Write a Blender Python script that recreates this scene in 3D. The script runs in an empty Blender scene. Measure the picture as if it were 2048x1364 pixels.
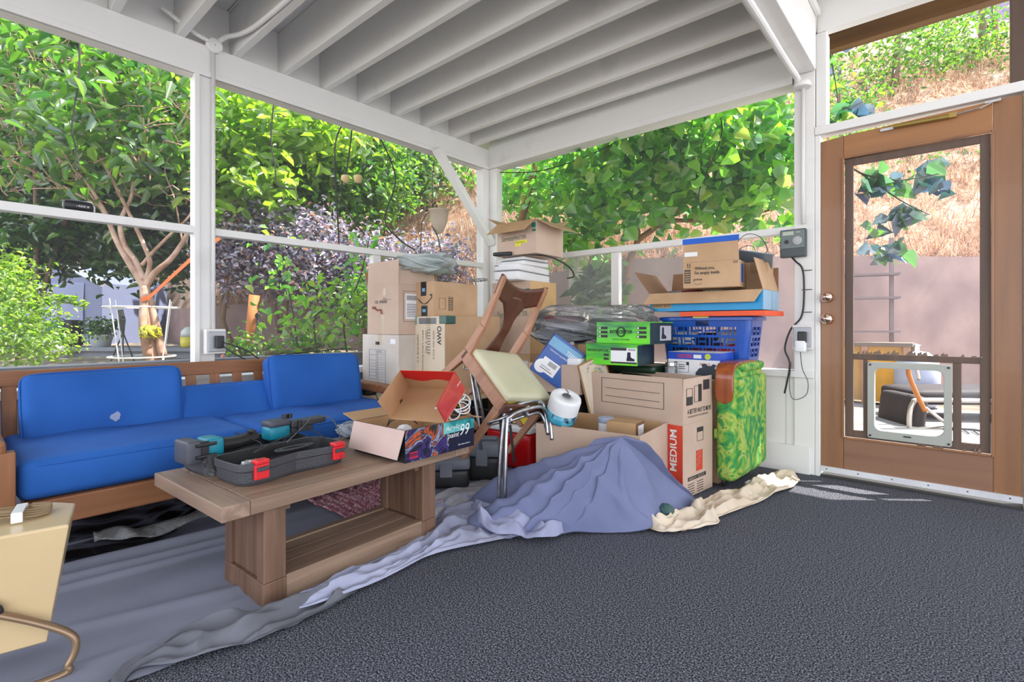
import bpy, bmesh, math, random
import numpy as np
from mathutils import Vector, Matrix, Euler, noise as mnoise
random.seed(7); rng = np.random.default_rng(7)
PI = math.pi
S = bpy.context.scene
COL = S.collection

# ---------------------------------------------------------------- camera, sky, sun, exposure
FOC = 1017.0; CX = 1024.0; HY = 650.0; CAMZ = 0.93
AZ = math.radians(41.4)
cam_d = bpy.data.cameras.new('camera'); cam = bpy.data.objects.new('camera', cam_d); COL.objects.link(cam)
cam.location = (0, 0, CAMZ); cam.rotation_euler = (PI/2, 0, AZ)
cam_d.sensor_width = 36; cam_d.lens = FOC/2048*36
cam_d.shift_y = (HY-682)/2048; cam_d.clip_start = 0.05; cam_d.clip_end = 300
S.camera = cam
W = bpy.data.worlds.new('sky'); S.world = W; W.use_nodes = True
wn = W.node_tree.nodes; wl = W.node_tree.links
bg = wn['Background']; tc = wn.new('ShaderNodeTexCoord'); sx = wn.new('ShaderNodeSeparateXYZ'); rp = wn.new('ShaderNodeValToRGB')
wl.new(tc.outputs['Generated'], sx.inputs[0]); wl.new(sx.outputs['Z'], rp.inputs[0]); wl.new(rp.outputs[0], bg.inputs[0])
rp.color_ramp.elements[0].position = 0.0; rp.color_ramp.elements[0].color = (0.95, 0.96, 1.0, 1)
rp.color_ramp.elements[1].position = 0.9; rp.color_ramp.elements[1].color = (0.62, 0.76, 1.0, 1)
bg.inputs[1].default_value = 1.9
sun_d = bpy.data.lights.new('sun', 'SUN'); sun = bpy.data.objects.new('sun', sun_d); COL.objects.link(sun)
sun_d.energy = 7.0; sun_d.angle = math.radians(0.6); sun_d.color = (1.0, 0.95, 0.86)
sun.rotation_euler = Vector((-0.42, -0.34, -0.84)).to_track_quat('-Z', 'Y').to_euler()
S.view_settings.view_transform = 'Standard'; S.view_settings.look = 'None'
S.view_settings.exposure = 0.92; S.view_settings.gamma = 1.0
S.view_settings.use_curve_mapping = False

# ---------------------------------------------------------------- measuring helpers: photo column + distance -> place on the ground
FWD = Vector((-math.sin(AZ), math.cos(AZ), 0)); RGT = Vector((math.cos(AZ), math.sin(AZ), 0))
def at(px, d, z=0.0):
    p = RGT*((px-CX)/FOC*d) + FWD*d; return Vector((p.x, p.y, z))
def atp(px, py, d):
    return at(px, d, CAMZ-(py-HY)/FOC*d)
def onz(px, py, z=0.0):
    return at(px, (CAMZ-z)*FOC/(py-HY), z)

# ---------------------------------------------------------------- materials
def newmat(name):
    m = bpy.data.materials.new(name); m.use_nodes = True
    n = m.node_tree.nodes; l = m.node_tree.links
    return m, n, l, n['Principled BSDF']
def c4(c): return (c[0], c[1], c[2], 1)
def srgb(r, g, b):
    f = lambda v: (v/255/12.92) if v <= 10 else ((v/255+0.055)/1.055)**2.4
    return (f(r), f(g), f(b))
_mc = {}
def plain(name, col, rough=0.6, metal=0.0, var=0.12, vscale=6, bump=0.0, bscale=60, spec=0.5, coat=0.0, col2=None):
    if name in _mc: return _mc[name]
    m, n, l, b = newmat(name)
    co = n.new('ShaderNodeTexCoord')
    no = n.new('ShaderNodeTexNoise'); no.inputs['Scale'].default_value = vscale; no.inputs['Detail'].default_value = 4
    l.new(co.outputs['Object'], no.inputs['Vector'])
    r = n.new('ShaderNodeValToRGB'); l.new(no.outputs[0], r.inputs[0]); l.new(r.outputs[0], b.inputs['Base Color'])
    a = col2 if col2 else tuple(v*(1-var) for v in col)
    bb = col if col2 else tuple(min(1, v*(1+var*0.6)) for v in col)
    r.color_ramp.elements[0].color = c4(a); r.color_ramp.elements[0].position = 0.32
    r.color_ramp.elements[1].color = c4(bb); r.color_ramp.elements[1].position = 0.68
    b.inputs['Roughness'].default_value = rough; b.inputs['Metallic'].default_value = metal
    b.inputs['Specular IOR Level'].default_value = spec
    b.inputs['Coat Weight'].default_value = coat
    if bump:
        n2 = n.new('ShaderNodeTexNoise'); n2.inputs['Scale'].default_value = bscale; n2.inputs['Detail'].default_value = 3
        l.new(co.outputs['Object'], n2.inputs['Vector'])
        bp = n.new('ShaderNodeBump'); bp.inputs['Strength'].default_value = bump; bp.inputs['Distance'].default_value = 0.01
        l.new(n2.outputs[0], bp.inputs['Height']); l.new(bp.outputs[0], b.inputs['Normal'])
    _mc[name] = m; return m
def wood(name, c1, c2, axis='y', scale=14, rough=0.55, coat=0.0, bump=0.15, plank=None):
    if name in _mc: return _mc[name]
    m, n, l, b = newmat(name)
    co = n.new('ShaderNodeTexCoord'); mp = n.new('ShaderNodeMapping')
    st = {'x': (0.07, 1, 1), 'y': (1, 0.07, 1), 'z': (1, 1, 0.07)}[axis]
    mp.inputs['Scale'].default_value = st
    l.new(co.outputs['Object'], mp.inputs[0])
    no = n.new('ShaderNodeTexNoise'); no.inputs['Scale'].default_value = scale*3; no.inputs['Detail'].default_value = 6; no.inputs['Distortion'].default_value = 0.6
    l.new(mp.outputs[0], no.inputs['Vector'])
    r = n.new('ShaderNodeValToRGB'); l.new(no.outputs[0], r.inputs[0])
    r.color_ramp.elements[0].color = c4(c1); r.color_ramp.elements[0].position = 0.3
    r.color_ramp.elements[1].color = c4(c2); r.color_ramp.elements[1].position = 0.72
    out = r.outputs[0]
    if plank:
        ax, w, dark = plank
        sp = n.new('ShaderNodeSeparateXYZ'); l.new(co.outputs['Object'], sp.inputs[0])
        d = n.new('ShaderNodeMath'); d.operation = 'DIVIDE'; l.new(sp.outputs[ax], d.inputs[0]); d.inputs[1].default_value = w
        fr = n.new('ShaderNodeMath'); fr.operation = 'FRACT'; l.new(d.outputs[0], fr.inputs[0])
        lt = n.new('ShaderNodeMath'); lt.operation = 'LESS_THAN'; l.new(fr.outputs[0], lt.inputs[0]); lt.inputs[1].default_value = 0.004/w
        mx = n.new('ShaderNodeMix'); mx.data_type = 'RGBA'; l.new(lt.outputs[0], mx.inputs['Factor']); l.new(out, mx.inputs[6]); mx.inputs[7].default_value = c4(dark)
        out = mx.outputs[2]
    l.new(out, b.inputs['Base Color']); b.inputs['Roughness'].default_value = rough; b.inputs['Coat Weight'].default_value = coat
    bp = n.new('ShaderNodeBump'); bp.inputs['Strength'].default_value = bump; bp.inputs['Distance'].default_value = 0.004
    l.new(no.outputs[0], bp.inputs['Height']); l.new(bp.outputs[0], b.inputs['Normal'])
    _mc[name] = m; return m
def leafmat(name, cols, trans=0.45, rough=0.35, dark=0.5):
    m = bpy.data.materials.new(name); m.use_nodes = True; n = m.node_tree.nodes; l = m.node_tree.links; n.clear()
    o = n.new('ShaderNodeOutputMaterial'); g = n.new('ShaderNodeNewGeometry'); r = n.new('ShaderNodeValToRGB')
    l.new(g.outputs['Random Per Island'], r.inputs[0])
    els = r.color_ramp.elements
    for i, c in enumerate(cols):
        p = i/(len(cols)-1) if len(cols) > 1 else 0
        if i < 2: els[i].position = p; els[i].color = c4(c)
        else: e = els.new(p); e.color = c4(c)
    if len(cols) > 1: els[len(cols)-1].position = 1.0
    b = n.new('ShaderNodeBsdfPrincipled'); b.inputs['Roughness'].default_value = rough
    b.inputs['Specular IOR Level'].default_value = 1.0; b.inputs['IOR'].default_value = 1.6; hb = n.new('ShaderNodeHueSaturation'); hb.inputs['Value'].default_value = dark; l.new(r.outputs[0], hb.inputs['Color']); l.new(hb.outputs[0], b.inputs['Base Color'])
    t = n.new('ShaderNodeBsdfTranslucent')
    hs = n.new('ShaderNodeHueSaturation'); hs.inputs['Saturation'].default_value = 1.1; hs.inputs['Value'].default_value = 2.3; hs.inputs['Hue'].default_value = 0.5
    l.new(r.outputs[0], hs.inputs['Color']); l.new(hs.outputs[0], t.inputs[0])
    mx = n.new('ShaderNodeMixShader'); mx.inputs[0].default_value = trans
    l.new(b.outputs[0], mx.inputs[1]); l.new(t.outputs[0], mx.inputs[2]); l.new(mx.outputs[0], o.inputs[0])
    return m
def film(name, tint=(1, 1, 1), haze=0.08, gloss=0.12, rough=0.12, bump=0.0, bs=18):
    m = bpy.data.materials.new(name); m.use_nodes = True; n = m.node_tree.nodes; l = m.node_tree.links; n.clear()
    o = n.new('ShaderNodeOutputMaterial'); t = n.new('ShaderNodeBsdfTransparent'); t.inputs[0].default_value = c4(tint)
    d = n.new('ShaderNodeBsdfDiffuse'); d.inputs[0].default_value = c4((0.85, 0.86, 0.88)); g = n.new('ShaderNodeBsdfGlossy'); g.inputs['Roughness'].default_value = rough
    m1 = n.new('ShaderNodeMixShader'); m1.inputs[0].default_value = haze
    m2 = n.new('ShaderNodeMixShader')
    fr = n.new('ShaderNodeFresnel'); fr.inputs[0].default_value = 1.45
    ml = n.new('ShaderNodeMath'); ml.operation = 'MULTIPLY'; ml.inputs[1].default_value = gloss*8; ml.use_clamp = True
    l.new(fr.outputs[0], ml.inputs[0]); l.new(ml.outputs[0], m2.inputs[0])
    l.new(t.outputs[0], m1.inputs[1]); l.new(d.outputs[0], m1.inputs[2]); l.new(m1.outputs[0], m2.inputs[1]); l.new(g.outputs[0], m2.inputs[2])
    if bump:
        co = n.new('ShaderNodeTexCoord'); no = n.new('ShaderNodeTexNoise'); no.inputs['Scale'].default_value = bs; no.inputs['Detail'].default_value = 3
        l.new(co.outputs['Object'], no.inputs['Vector']); bp = n.new('ShaderNodeBump'); bp.inputs['Strength'].default_value = bump; bp.inputs['Distance'].default_value = 0.03
        l.new(no.outputs[0], bp.inputs['Height']); l.new(bp.outputs[0], g.inputs['Normal']); l.new(bp.outputs[0], fr.inputs['Normal'])
    l.new(m2.outputs[0], o.inputs[0]); return m
def ramped(name, stops, scale=8, detail=4, dist=0.0, rough=0.6, bump=0.0, stretch=(1, 1, 1), kind='noise', coat=0):
    m, n, l, b = newmat(name)
    co = n.new('ShaderNodeTexCoord'); mp = n.new('ShaderNodeMapping'); mp.inputs['Scale'].default_value = stretch
    l.new(co.outputs['Object'], mp.inputs[0])
    if kind == 'noise':
        no = n.new('ShaderNodeTexNoise'); no.inputs['Detail'].default_value = detail; no.inputs['Distortion'].default_value = dist
        out = no.outputs[0]
    else:
        no = n.new('ShaderNodeTexVoronoi'); out = no.outputs['Distance']
    no.inputs['Scale'].default_value = scale; l.new(mp.outputs[0], no.inputs['Vector'])
    r = n.new('ShaderNodeValToRGB'); l.new(out, r.inputs[0]); els = r.color_ramp.elements
    for i, (p, c) in enumerate(stops):
        if i < 2: els[i].position = p; els[i].color = c4(c)
        else: e = els.new(p); e.color = c4(c)
    l.new(r.outputs[0], b.inputs['Base Color']); b.inputs['Roughness'].default_value = rough; b.inputs['Coat Weight'].default_value = coat
    if bump:
        bp = n.new('ShaderNodeBump'); bp.inputs['Strength'].default_value = bump; bp.inputs['Distance'].default_value = 0.02
        l.new(out, bp.inputs['Height']); l.new(bp.outputs[0], b.inputs['Normal'])
    return m

WHITE = ramped('white_painted_wood', [(0.0, (0.76, 0.75, 0.725)), (0.62, (0.79, 0.78, 0.755)), (0.78, (0.68, 0.67, 0.64))], scale=3.0, detail=6, rough=0.5, bump=0.08, stretch=(1, 1, 1))
DECK = wood('white_roof_boards', (0.78, 0.77, 0.74), (0.86, 0.85, 0.83), 'x', 9, 0.7, plank=(1, 0.62, (0.12, 0.11, 0.10)))
GREYW = ramped('grey_siding', [(0.3, srgb(118, 122, 140)), (0.7, srgb(140, 144, 160))], scale=4, rough=0.6)
DOORW = wood('brown_door_wood', srgb(128, 88, 58), srgb(156, 108, 70), 'z', 3, 0.42, 0.15, 0.05)
DOORD = wood('dark_brown_trim_wood', srgb(84, 66, 56), srgb(104, 82, 68), 'z', 6, 0.55)
EAVE = wood('brown_eave_wood', srgb(92, 62, 34), srgb(128, 92, 52), 'x', 6, 0.5)
METAL = plain('brushed_metal', (0.62, 0.62, 0.62), 0.28, 1.0, 0.1)
CHROME = plain('chrome', (0.75, 0.75, 0.76), 0.16, 1.0, 0.05)
BLACK = plain('black_plastic', (0.018, 0.018, 0.02), 0.45)
DGREY = plain('dark_grey_plastic', (0.10, 0.10, 0.11), 0.5)
CARD = ramped('brown_cardboard', [(0.3, srgb(184, 148, 112)), (0.7, srgb(200, 166, 130))], scale=5, rough=0.75)
CARDL = ramped('pinkish_cardboard', [(0.3, srgb(188, 162, 142)), (0.7, srgb(203, 178, 160))], scale=4, rough=0.8)
CARDW = ramped('pale_cardboard', [(0.3, srgb(196, 186, 176)), (0.7, srgb(214, 205, 196))], scale=4, rough=0.8)
CARDI = ramped('inside_cardboard', [(0.3, srgb(172, 136, 98)), (0.7, srgb(196, 158, 116))], scale=4, rough=0.8)
INK = plain('black_ink', (0.03, 0.03, 0.03), 0.6, var=0.05)
INKB = plain('blue_ink', srgb(90, 130, 165), 0.6, var=0.05)
PAPER = plain('white_paper', (0.82, 0.82, 0.83), 0.6, var=0.03)
TAPE = film('clear_packing_tape', (0.95, 0.92, 0.86), 0.06, 0.04, 0.25)
CLEAR = film('clear_plastic_bag', (0.96, 0.97, 0.98), 0.16, 0.16, 0.10, 1.0, 16)
SCREEN = film('insect_screen', (0.95, 0.95, 0.95), 0.045, 0.0, 0.5)

# ---------------------------------------------------------------- mesh builder
class MB:
    def __init__(s): s.v = []; s.f = []; s.mi = []
    def add(s, vs, fs, mi=0):
        o = len(s.v); s.v += [tuple(v) for v in vs]; s.f += [tuple(i+o for i in f) for f in fs]; s.mi += [mi]*len(fs); return s
    def box(s, x0, x1, y0, y1, z0, z1, mi=0, M=None):
        vs = [Vector(p) for p in ((x0,y0,z0),(x1,y0,z0),(x1,y1,z0),(x0,y1,z0),(x0,y0,z1),(x1,y0,z1),(x1,y1,z1),(x0,y1,z1))]
        if M: vs = [M @ v for v in vs]
        return s.add(vs, [(0,3,2,1),(4,5,6,7),(0,1,5,4),(1,2,6,5),(2,3,7,6),(3,0,4,7)], mi)
    def beam(s, a, b, w, h, mi=0, up=(0,0,1)):
        a = Vector(a); b = Vector(b); d = (b-a).normalized(); u = Vector(up); r = d.cross(u).normalized(); u = r.cross(d)
        vs = [p + r*sx_*w/2 + u*sy_*h/2 for p in (a, b) for sx_, sy_ in ((-1,-1),(1,-1),(1,1),(-1,1))]
        return s.add(vs, [(0,3,2,1),(4,5,6,7),(0,1,5,4),(1,2,6,5),(2,3,7,6),(3,0,4,7)], mi)
    def tube(s, pts, r, n=8, mi=0, cap=True, flat=1.0):
        pts = [Vector(p) for p in pts]; k = len(pts); rs = r if isinstance(r, (list, tuple)) else [r]*k
        t = (pts[1]-pts[0]).normalized(); up = Vector((0,0,1)) if abs(t.z) < 0.9 else Vector((1,0,0))
        nrm = t.cross(up).normalized(); vs = []
        for i, p in enumerate(pts):
            if i == 0: t = (pts[1]-p)
            elif i == k-1: t = (p-pts[i-1])
            else: t = (pts[i+1]-pts[i-1])
            if t.length < 1e-9: t = Vector((0,0,1))
            t.normalize(); nrm = (nrm - t*nrm.dot(t)); nrm = nrm.normalized() if nrm.length > 1e-6 else t.orthogonal().normalized()
            bn = t.cross(nrm)
            for j in range(n):
                a = 2*PI*j/n; vs.append(p + (nrm*math.cos(a) + bn*math.sin(a)*flat)*rs[i])
        fs = [(i*n+j, i*n+(j+1)%n, (i+1)*n+(j+1)%n, (i+1)*n+j) for i in range(k-1) for j in range(n)]
        if cap: fs += [tuple(range(n-1, -1, -1)), tuple((k-1)*n+j for j in range(n))]
        return s.add(vs, fs, mi)
    def lathe(s, prof, n=24, mi=0, M=None):
        vs = []; k = len(prof)
        for r, z in prof:
            for j in range(n):
                a = 2*PI*j/n; v = Vector((r*math.cos(a), r*math.sin(a), z)); vs.append(M @ v if M else v)
        fs = [(i*n+j, i*n+(j+1)%n, (i+1)*n+(j+1)%n, (i+1)*n+j) for i in range(k-1) for j in range(n)]
        if prof[0][0] > 1e-5: fs.append(tuple(range(n-1, -1, -1)))
        if prof[-1][0] > 1e-5: fs.append(tuple((k-1)*n+j for j in range(n)))
        return s.add(vs, fs, mi)
    def prism(s, poly, a0, a1, ax='y', mi=0):
        def mk(p, t):
            return {'x': (t, p[0], p[1]), 'y': (p[0], t, p[1]), 'z': (p[0], p[1], t)}[ax]
        n = len(poly); vs = [mk(p, a0) for p in poly] + [mk(p, a1) for p in poly]
        return s.add(vs, [tuple(range(n)), tuple(range(2*n-1, n-1, -1))] + [(i, (i+1) % n, n+(i+1) % n, n+i) for i in range(n)], mi)
    def rbox(s, w, d, h, r, n=8, puff=(0, 0, 0), M=None, mi=0, fn=None):
        hw, hd, hh = w/2, d/2, h/2; key = {}; vs = []; fs = []
        def vert(p):
            k = tuple(round(c, 5) for c in p)
            if k in key: return key[k]
            q = Vector((p[0]*hw, p[1]*hd, p[2]*hh)); rr = min(r, hw, hd, hh)
            inn = Vector((max(-hw+rr, min(hw-rr, q.x)), max(-hd+rr, min(hd-rr, q.y)), max(-hh+rr, min(hh-rr, q.z))))
            dd = q-inn; q = inn + (dd.normalized()*rr if dd.length > 1e-7 else dd)
            a, b, c = p
            q.x *= 1+puff[0]*(1-b*b)*(1-c*c); q.y *= 1+puff[1]*(1-a*a)*(1-c*c); q.z *= 1+puff[2]*(1-a*a)*(1-b*b)
            if fn: q = fn(q, p)
            if M: q = M @ q
            key[k] = len(vs); vs.append(q); return key[k]
        # denser parameter near the borders keeps the rounding smooth
        g = [math.sin(PI/2*(-1+2*i/n)) for i in range(n+1)]
        for ax in range(3):
            for sg in (-1, 1):
                for i in range(n):
                    for j in range(n):
                        q = []
                        for (u, v) in ((g[i], g[j]), (g[i+1], g[j]), (g[i+1], g[j+1]), (g[i], g[j+1])):
                            p = [0, 0, 0]; p[ax] = sg; p[(ax+1) % 3] = u; p[(ax+2) % 3] = v; q.append(vert(p))
                        fs.append(tuple(q if sg > 0 else q[::-1]))
        return s.add(vs, fs, mi)
    def grid(s, nx, ny, fn, mi=0):
        vs = [fn(i/nx, j/ny) for j in range(ny+1) for i in range(nx+1)]
        return s.add(vs, [(j*(nx+1)+i, j*(nx+1)+i+1, (j+1)*(nx+1)+i+1, (j+1)*(nx+1)+i) for j in range(ny) for i in range(nx)], mi)
    def build(s, name, mats, parent=None, smooth=False, bevel=0, solid=0, label=None):
        me = bpy.data.meshes.new(name); me.from_pydata(s.v, [], s.f); me.update()
        mats = mats if isinstance(mats, (list, tuple)) else [mats]
        for m in mats: me.materials.append(m)
        if any(s.mi): me.polygons.foreach_set('material_index', s.mi)
        o = bpy.data.objects.new(name, me); COL.objects.link(o)
        if parent: o.parent = parent
        if smooth: me.polygons.foreach_set('use_smooth', [True]*len(me.polygons))
        if solid:
            q = o.modifiers.new('solid', 'SOLIDIFY'); q.thickness = solid; q.offset = 0
        if bevel:
            q = o.modifiers.new('bevel', 'BEVEL'); q.width = bevel; q.segments = 2; q.limit_method = 'ANGLE'; q.angle_limit = math.radians(40)
        if label: o['label'] = label
        return o
def tag(o, label, cat, group=None, kind=None):
    o['label'] = label; o['category'] = cat
    if group: o['group'] = group
    if kind: o['kind'] = kind
    return o
def thing(name, label, cat, loc=(0,0,0), rz=0, group=None, M=None):
    o = bpy.data.objects.new(name, None); COL.objects.link(o); o.empty_display_size = 0.05
    if M is not None: o.matrix_world = M; o.location = M.translation; o.rotation_euler = M.to_euler()
    else: o.location = loc; o.rotation_euler = (0, 0, rz)
    return tag(o, label, cat, group)
def struct(name, mb, mats, parent=None, label=None, **k):
    o = mb.build(name, mats, parent, **k)
    if not parent: o['kind'] = 'structure'
    if label: o['label'] = label
    return o
def copy_tree(o, parent=None):
    c = o.copy(); COL.objects.link(c); c.parent = parent
    for ch in o.children: copy_tree(ch, c)
    return c
def text(s, parent, mat, origin, right, up, height=None, width=None, name='lettering', align='LEFT', shear=0, thick=0, off=0.0):
    cu = bpy.data.curves.new('txt', 'FONT'); cu.body = s; cu.align_x = align; cu.size = 1; cu.shear = shear; cu.fill_mode = 'FRONT'; cu.resolution_u = 3; cu.offset = off
    to = bpy.data.objects.new('txt', cu); COL.objects.link(to)
    bpy.context.view_layer.update()
    me = bpy.data.meshes.new_from_object(to.evaluated_get(bpy.context.evaluated_depsgraph_get()))
    bpy.data.objects.remove(to)
    if not len(me.vertices): return None
    xs = [v.co.x for v in me.vertices]; ys = [v.co.y for v in me.vertices]
    w = max(xs)-min(xs); h = max(ys)-min(ys)
    sxx = (width/w) if width else None; syy = (height/h) if height else None
    if sxx is None: sxx = syy
    if syy is None: syy = sxx
    r = Vector(right).normalized(); u = Vector(up).normalized(); nn = r.cross(u)
    ox = {'LEFT': min(xs), 'CENTER': (min(xs)+max(xs))/2, 'RIGHT': max(xs)}[align]
    M = Matrix((r, u, nn)).transposed()
    for v in me.vertices:
        p = Vector(((v.co.x-ox)*sxx, (v.co.y-min(ys))*syy, 0)); v.co = M @ p + Vector(origin)
    me.materials.clear(); me.materials.append(mat); me.name = name
    o = bpy.data.objects.new(name, me); COL.objects.link(o); o.parent = parent
    return o
def basis(x, y, z, o):
    M = Matrix.Identity(4)
    for i, a in enumerate((x, y, z)):
        for j in range(3): M[j][i] = a[j]
    for j in range(3): M[j][3] = o[j]
    return M
def arc(c, r, a0, a1, n, ux, uy):
    c = Vector(c); ux = Vector(ux); uy = Vector(uy)
    return [c + ux*r*math.cos(a0+(a1-a0)*i/n) + uy*r*math.sin(a0+(a1-a0)*i/n) for i in range(n+1)]
def smooth_path(pts, sub=6):
    pts = [Vector(p) for p in pts]; out = []
    for i in range(len(pts)-1):
        p0 = pts[max(i-1, 0)]; p1 = pts[i]; p2 = pts[i+1]; p3 = pts[min(i+2, len(pts)-1)]
        for k in range(sub):
            t = k/sub; out.append(0.5*((2*p1)+(p2-p0)*t+(2*p0-5*p1+4*p2-p3)*t*t+(3*p1-p0-3*p2+p3)*t*t*t))
    out.append(pts[-1]); return out
# ================================================================ THE ROOM
XL = -3.476; YB = 3.625
ZB0, ZB1, ZJ = 2.455, 2.64, 2.79
CARPET = None
def carpet_mat():
    m, n, l, b = newmat('grey_speckled_carpet')
    co = n.new('ShaderNodeTexCoord')
    a = n.new('ShaderNodeTexNoise'); a.inputs['Scale'].default_value = 190; a.inputs['Detail'].default_value = 2; a.inputs['Roughness'].default_value = 0.8
    l.new(co.outputs['Object'], a.inputs['Vector'])
    r = n.new('ShaderNodeValToRGB'); l.new(a.outputs[0], r.inputs[0]); e = r.color_ramp.elements
    e[0].position = 0.40; e[0].color = c4((0.012, 0.0125, 0.016)); e[1].position = 0.68; e[1].color = c4((0.38, 0.385, 0.44))
    q = e.new(0.51); q.color = c4((0.085, 0.088, 0.108))
    l.new(r.outputs[0], b.inputs['Base Color']); b.inputs['Roughness'].default_value = 0.95; b.inputs['Specular IOR Level'].default_value = 0.1
    bp = n.new('ShaderNodeBump'); bp.inputs['Strength'].default_value = 0.5; bp.inputs['Distance'].default_value = 0.006
    l.new(a.outputs[0], bp.inputs['Height']); l.new(bp.outputs[0], b.inputs['Normal']); return m
m = MB(); m.box(XL-0.05, 3.0, -3.0, YB+0.06, -0.06, 0.0); struct('floor', m, carpet_mat(), label='dark grey speckled carpet floor')
# ceiling: boards on joists
ceil = MB(); ceil.box(-4.1, 3.0, -3.0, 4.35, ZJ+0.16, ZJ+0.19)
ceil_o = struct('ceiling', ceil, DECK, label='white painted board roof deck over joists')
jy = [-0.95, -0.64, -0.33, -0.02, 0.30, 0.63, 0.945, 1.255, 1.565, 1.869, 2.177, 2.491, 2.80, 3.126, 3.40]
XR = -0.78
for y in jy:
    b = MB(); b.box(XL-0.12, XR+0.02, y, y+0.045, ZB1+0.01, ZJ+0.155)
    struct('joist', b, WHITE, ceil_o, bevel=0.003)
b = MB()
for y0, y1 in zip(jy[:-1], jy[1:]): b.box(XL-0.09, XL-0.06, y0+0.046, y1-0.001, ZB1, ZJ+0.158)
struct('blocking', b, WHITE, ceil_o)
# left beam and back beam
m = MB(); m.box(XL-0.10, XL, -3.0, YB+0.02, ZB0, ZB1+0.01); m.box(XL-0.012, XL+0.012, -3.0, YB-0.02, ZB0, ZB0+0.035)
struct('trim_1', m, WHITE, label='white painted left roof beam', bevel=0.004)
m = MB(); m.box(XL+0.001, -0.80, YB-0.03, YB+0.10, ZB0, ZB1+0.2); m.box(XL+0.002, -0.80, YB-0.045, YB-0.0305, ZB0-0.0, ZB0+0.045)
struct('trim_2', m, WHITE, label='white painted back roof beam above the screened opening', bevel=0.003)
# cross beam towards the back post
m = MB(); m.box(-0.80, -0.665, -3.0, YB-0.046, 2.50, 2.945); m.box(-0.664, -0.64, -3.0, YB-0.05, 2.82, 2.86)
struct('trim_3', m, WHITE, label='white painted cross beam carrying the joist ends', bevel=0.004)
# bay right of the beam
b = MB(); b.box(-0.64, 3.0, 2.9, 2.96, 2.84, 2.945); b.box(-0.64, 3.0, 1.6, 1.66, 2.84, 2.945)
struct('rafter', b, WHITE, ceil_o)
m = MB(); m.box(-0.664, 3.0, YB-0.02, YB+0.05, 2.735, 2.949); struct('trim_4', m, WHITE, label='white board above the transom opening', bevel=0.003)
m = MB(); m.box(-0.95, 3.0, 4.02, 4.10, 2.80, 2.945); m.box(-0.95, 3.0, 4.1005, 4.14, 2.86, 2.945); m.box(-4.1, -0.951, 4.26, 4.30, 2.83, 2.945)
struct('trim_5', m, EAVE, label='brown wooden eave board outside the transom', bevel=0.004)
# posts
def post(name, x0, x1, y0, y1, z0, z1, lab, mat=WHITE):
    m = MB(); m.box(x0, x1, y0, y1, z0, z1); return struct(name, m, mat, label=lab, bevel=0.004)
post('trim_6', XL-0.09, XL, 1.04, 1.15, 0.61, ZB0-0.001, 'white post in the middle of the left opening')
m = MB(); m.box(XL-0.02, XL+0.018, 1.035, 1.06, 0.63, ZB0-0.001); struct('trim_7', m, WHITE, label='thin white stop strip on the left post')
post('trim_8', XL-0.10, XL, YB-0.10, YB+0.02, 0.61, ZB0-0.001, 'white corner post behind the stacked cartons')
post('trim_9', XL+0.001, XL+0.10, YB-0.02, YB+0.06, 0.64, ZB0-0.001, 'white corner stud on the back wall')
post('trim_10', -0.79, -0.675, YB-0.03, YB+0.10, 0.0, 2.735, 'white post between back opening and door')
post('trim_11', -0.672, -0.615, YB-0.012, YB+0.09, 2.155, 2.735, 'white stud left of the transom opening')
post('trim_12', -0.674, -0.645, YB-0.03, YB+0.07, 0.0, 2.098, 'white door jamb on the latch side')
post('trim_13', 0.238, 0.36, YB-0.03, YB+0.07, 0.0, 2.098, 'white door jamb on the hinge side')
post('trim_14', -0.674, 3.0, YB-0.035, YB+0.06, 2.10, 2.152, 'white header rail over the door')
post('trim_15', 0.195, 0.30, YB+0.061, YB+0.13, 2.152, 2.80, 'brown post at the right of the transom', DOORD)
# mid rails and mullions
m = MB(); m.box(XL-0.07, XL, -3.0, 1.039, 1.487, 1.532); m.box(XL-0.07, XL, 1.151, YB-0.101, 1.487, 1.532)
struct('trim_16', m, WHITE, label='white horizontal mid rail of the left opening', bevel=0.003)
m = MB(); m.box(XL+0.101, -0.791, YB-0.02, YB+0.04, 1.515, 1.56); struct('trim_17', m, WHITE, label='white horizontal mid rail of the back opening', bevel=0.003)
m = MB(); m.box(XL-0.06, XL-0.005, 2.29, 2.36, 0.61, 1.486); struct('trim_18', m, WHITE, label='short white stud under the left mid rail', bevel=0.003)
m = MB(); m.box(-2.12, -2.05, YB-0.01, YB+0.04, 0.64, 1.514); struct('trim_19', m, WHITE, label='short white stud under the back mid rail', bevel=0.003)
m = MB(); m.beam((XL+0.035, 2.90, ZB0+0.02), (XL+0.035, YB-0.02, 1.72), 0.05, 0.085, up=(1, 0, 0)); struct('trim_20', m, WHITE, label='diagonal white knee brace at the corner post', bevel=0.003)
# knee walls
m = MB(); m.box(XL-0.09, XL, -3.0, YB+0.05, 0.0, 0.565)
for k in range(33): m.box(XL-0.002, XL+0.006, -3.0+0.2*k, -3.0+0.2*k+0.185, 0.0, 0.56)
struct('wall_left', m, GREYW, label='low grey board wall behind the sofa')
m = MB(); m.box(XL-0.12, XL+0.03, -3.0, YB+0.05, 0.566, 0.61); struct('trim_21', m, WHITE, label='white sill on the low left wall', bevel=0.003)
m = MB(); m.box(XL+0.031, -0.791, YB-0.01, YB+0.07, 0.0, 0.60)
for k in range(14): m.box(XL+0.04+k*0.2, XL+0.04+k*0.2+0.194, YB-0.018, YB-0.0101, 0.16, 0.60)
struct('wall_back', m, WHITE, label='low white panelled wall under the back opening')
m = MB(); m.box(XL+0.031, -0.676, YB-0.05, YB+0.09, 0.601, 0.64); struct('trim_22', m, WHITE, label='white sill on the low back wall', bevel=0.003)
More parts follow.
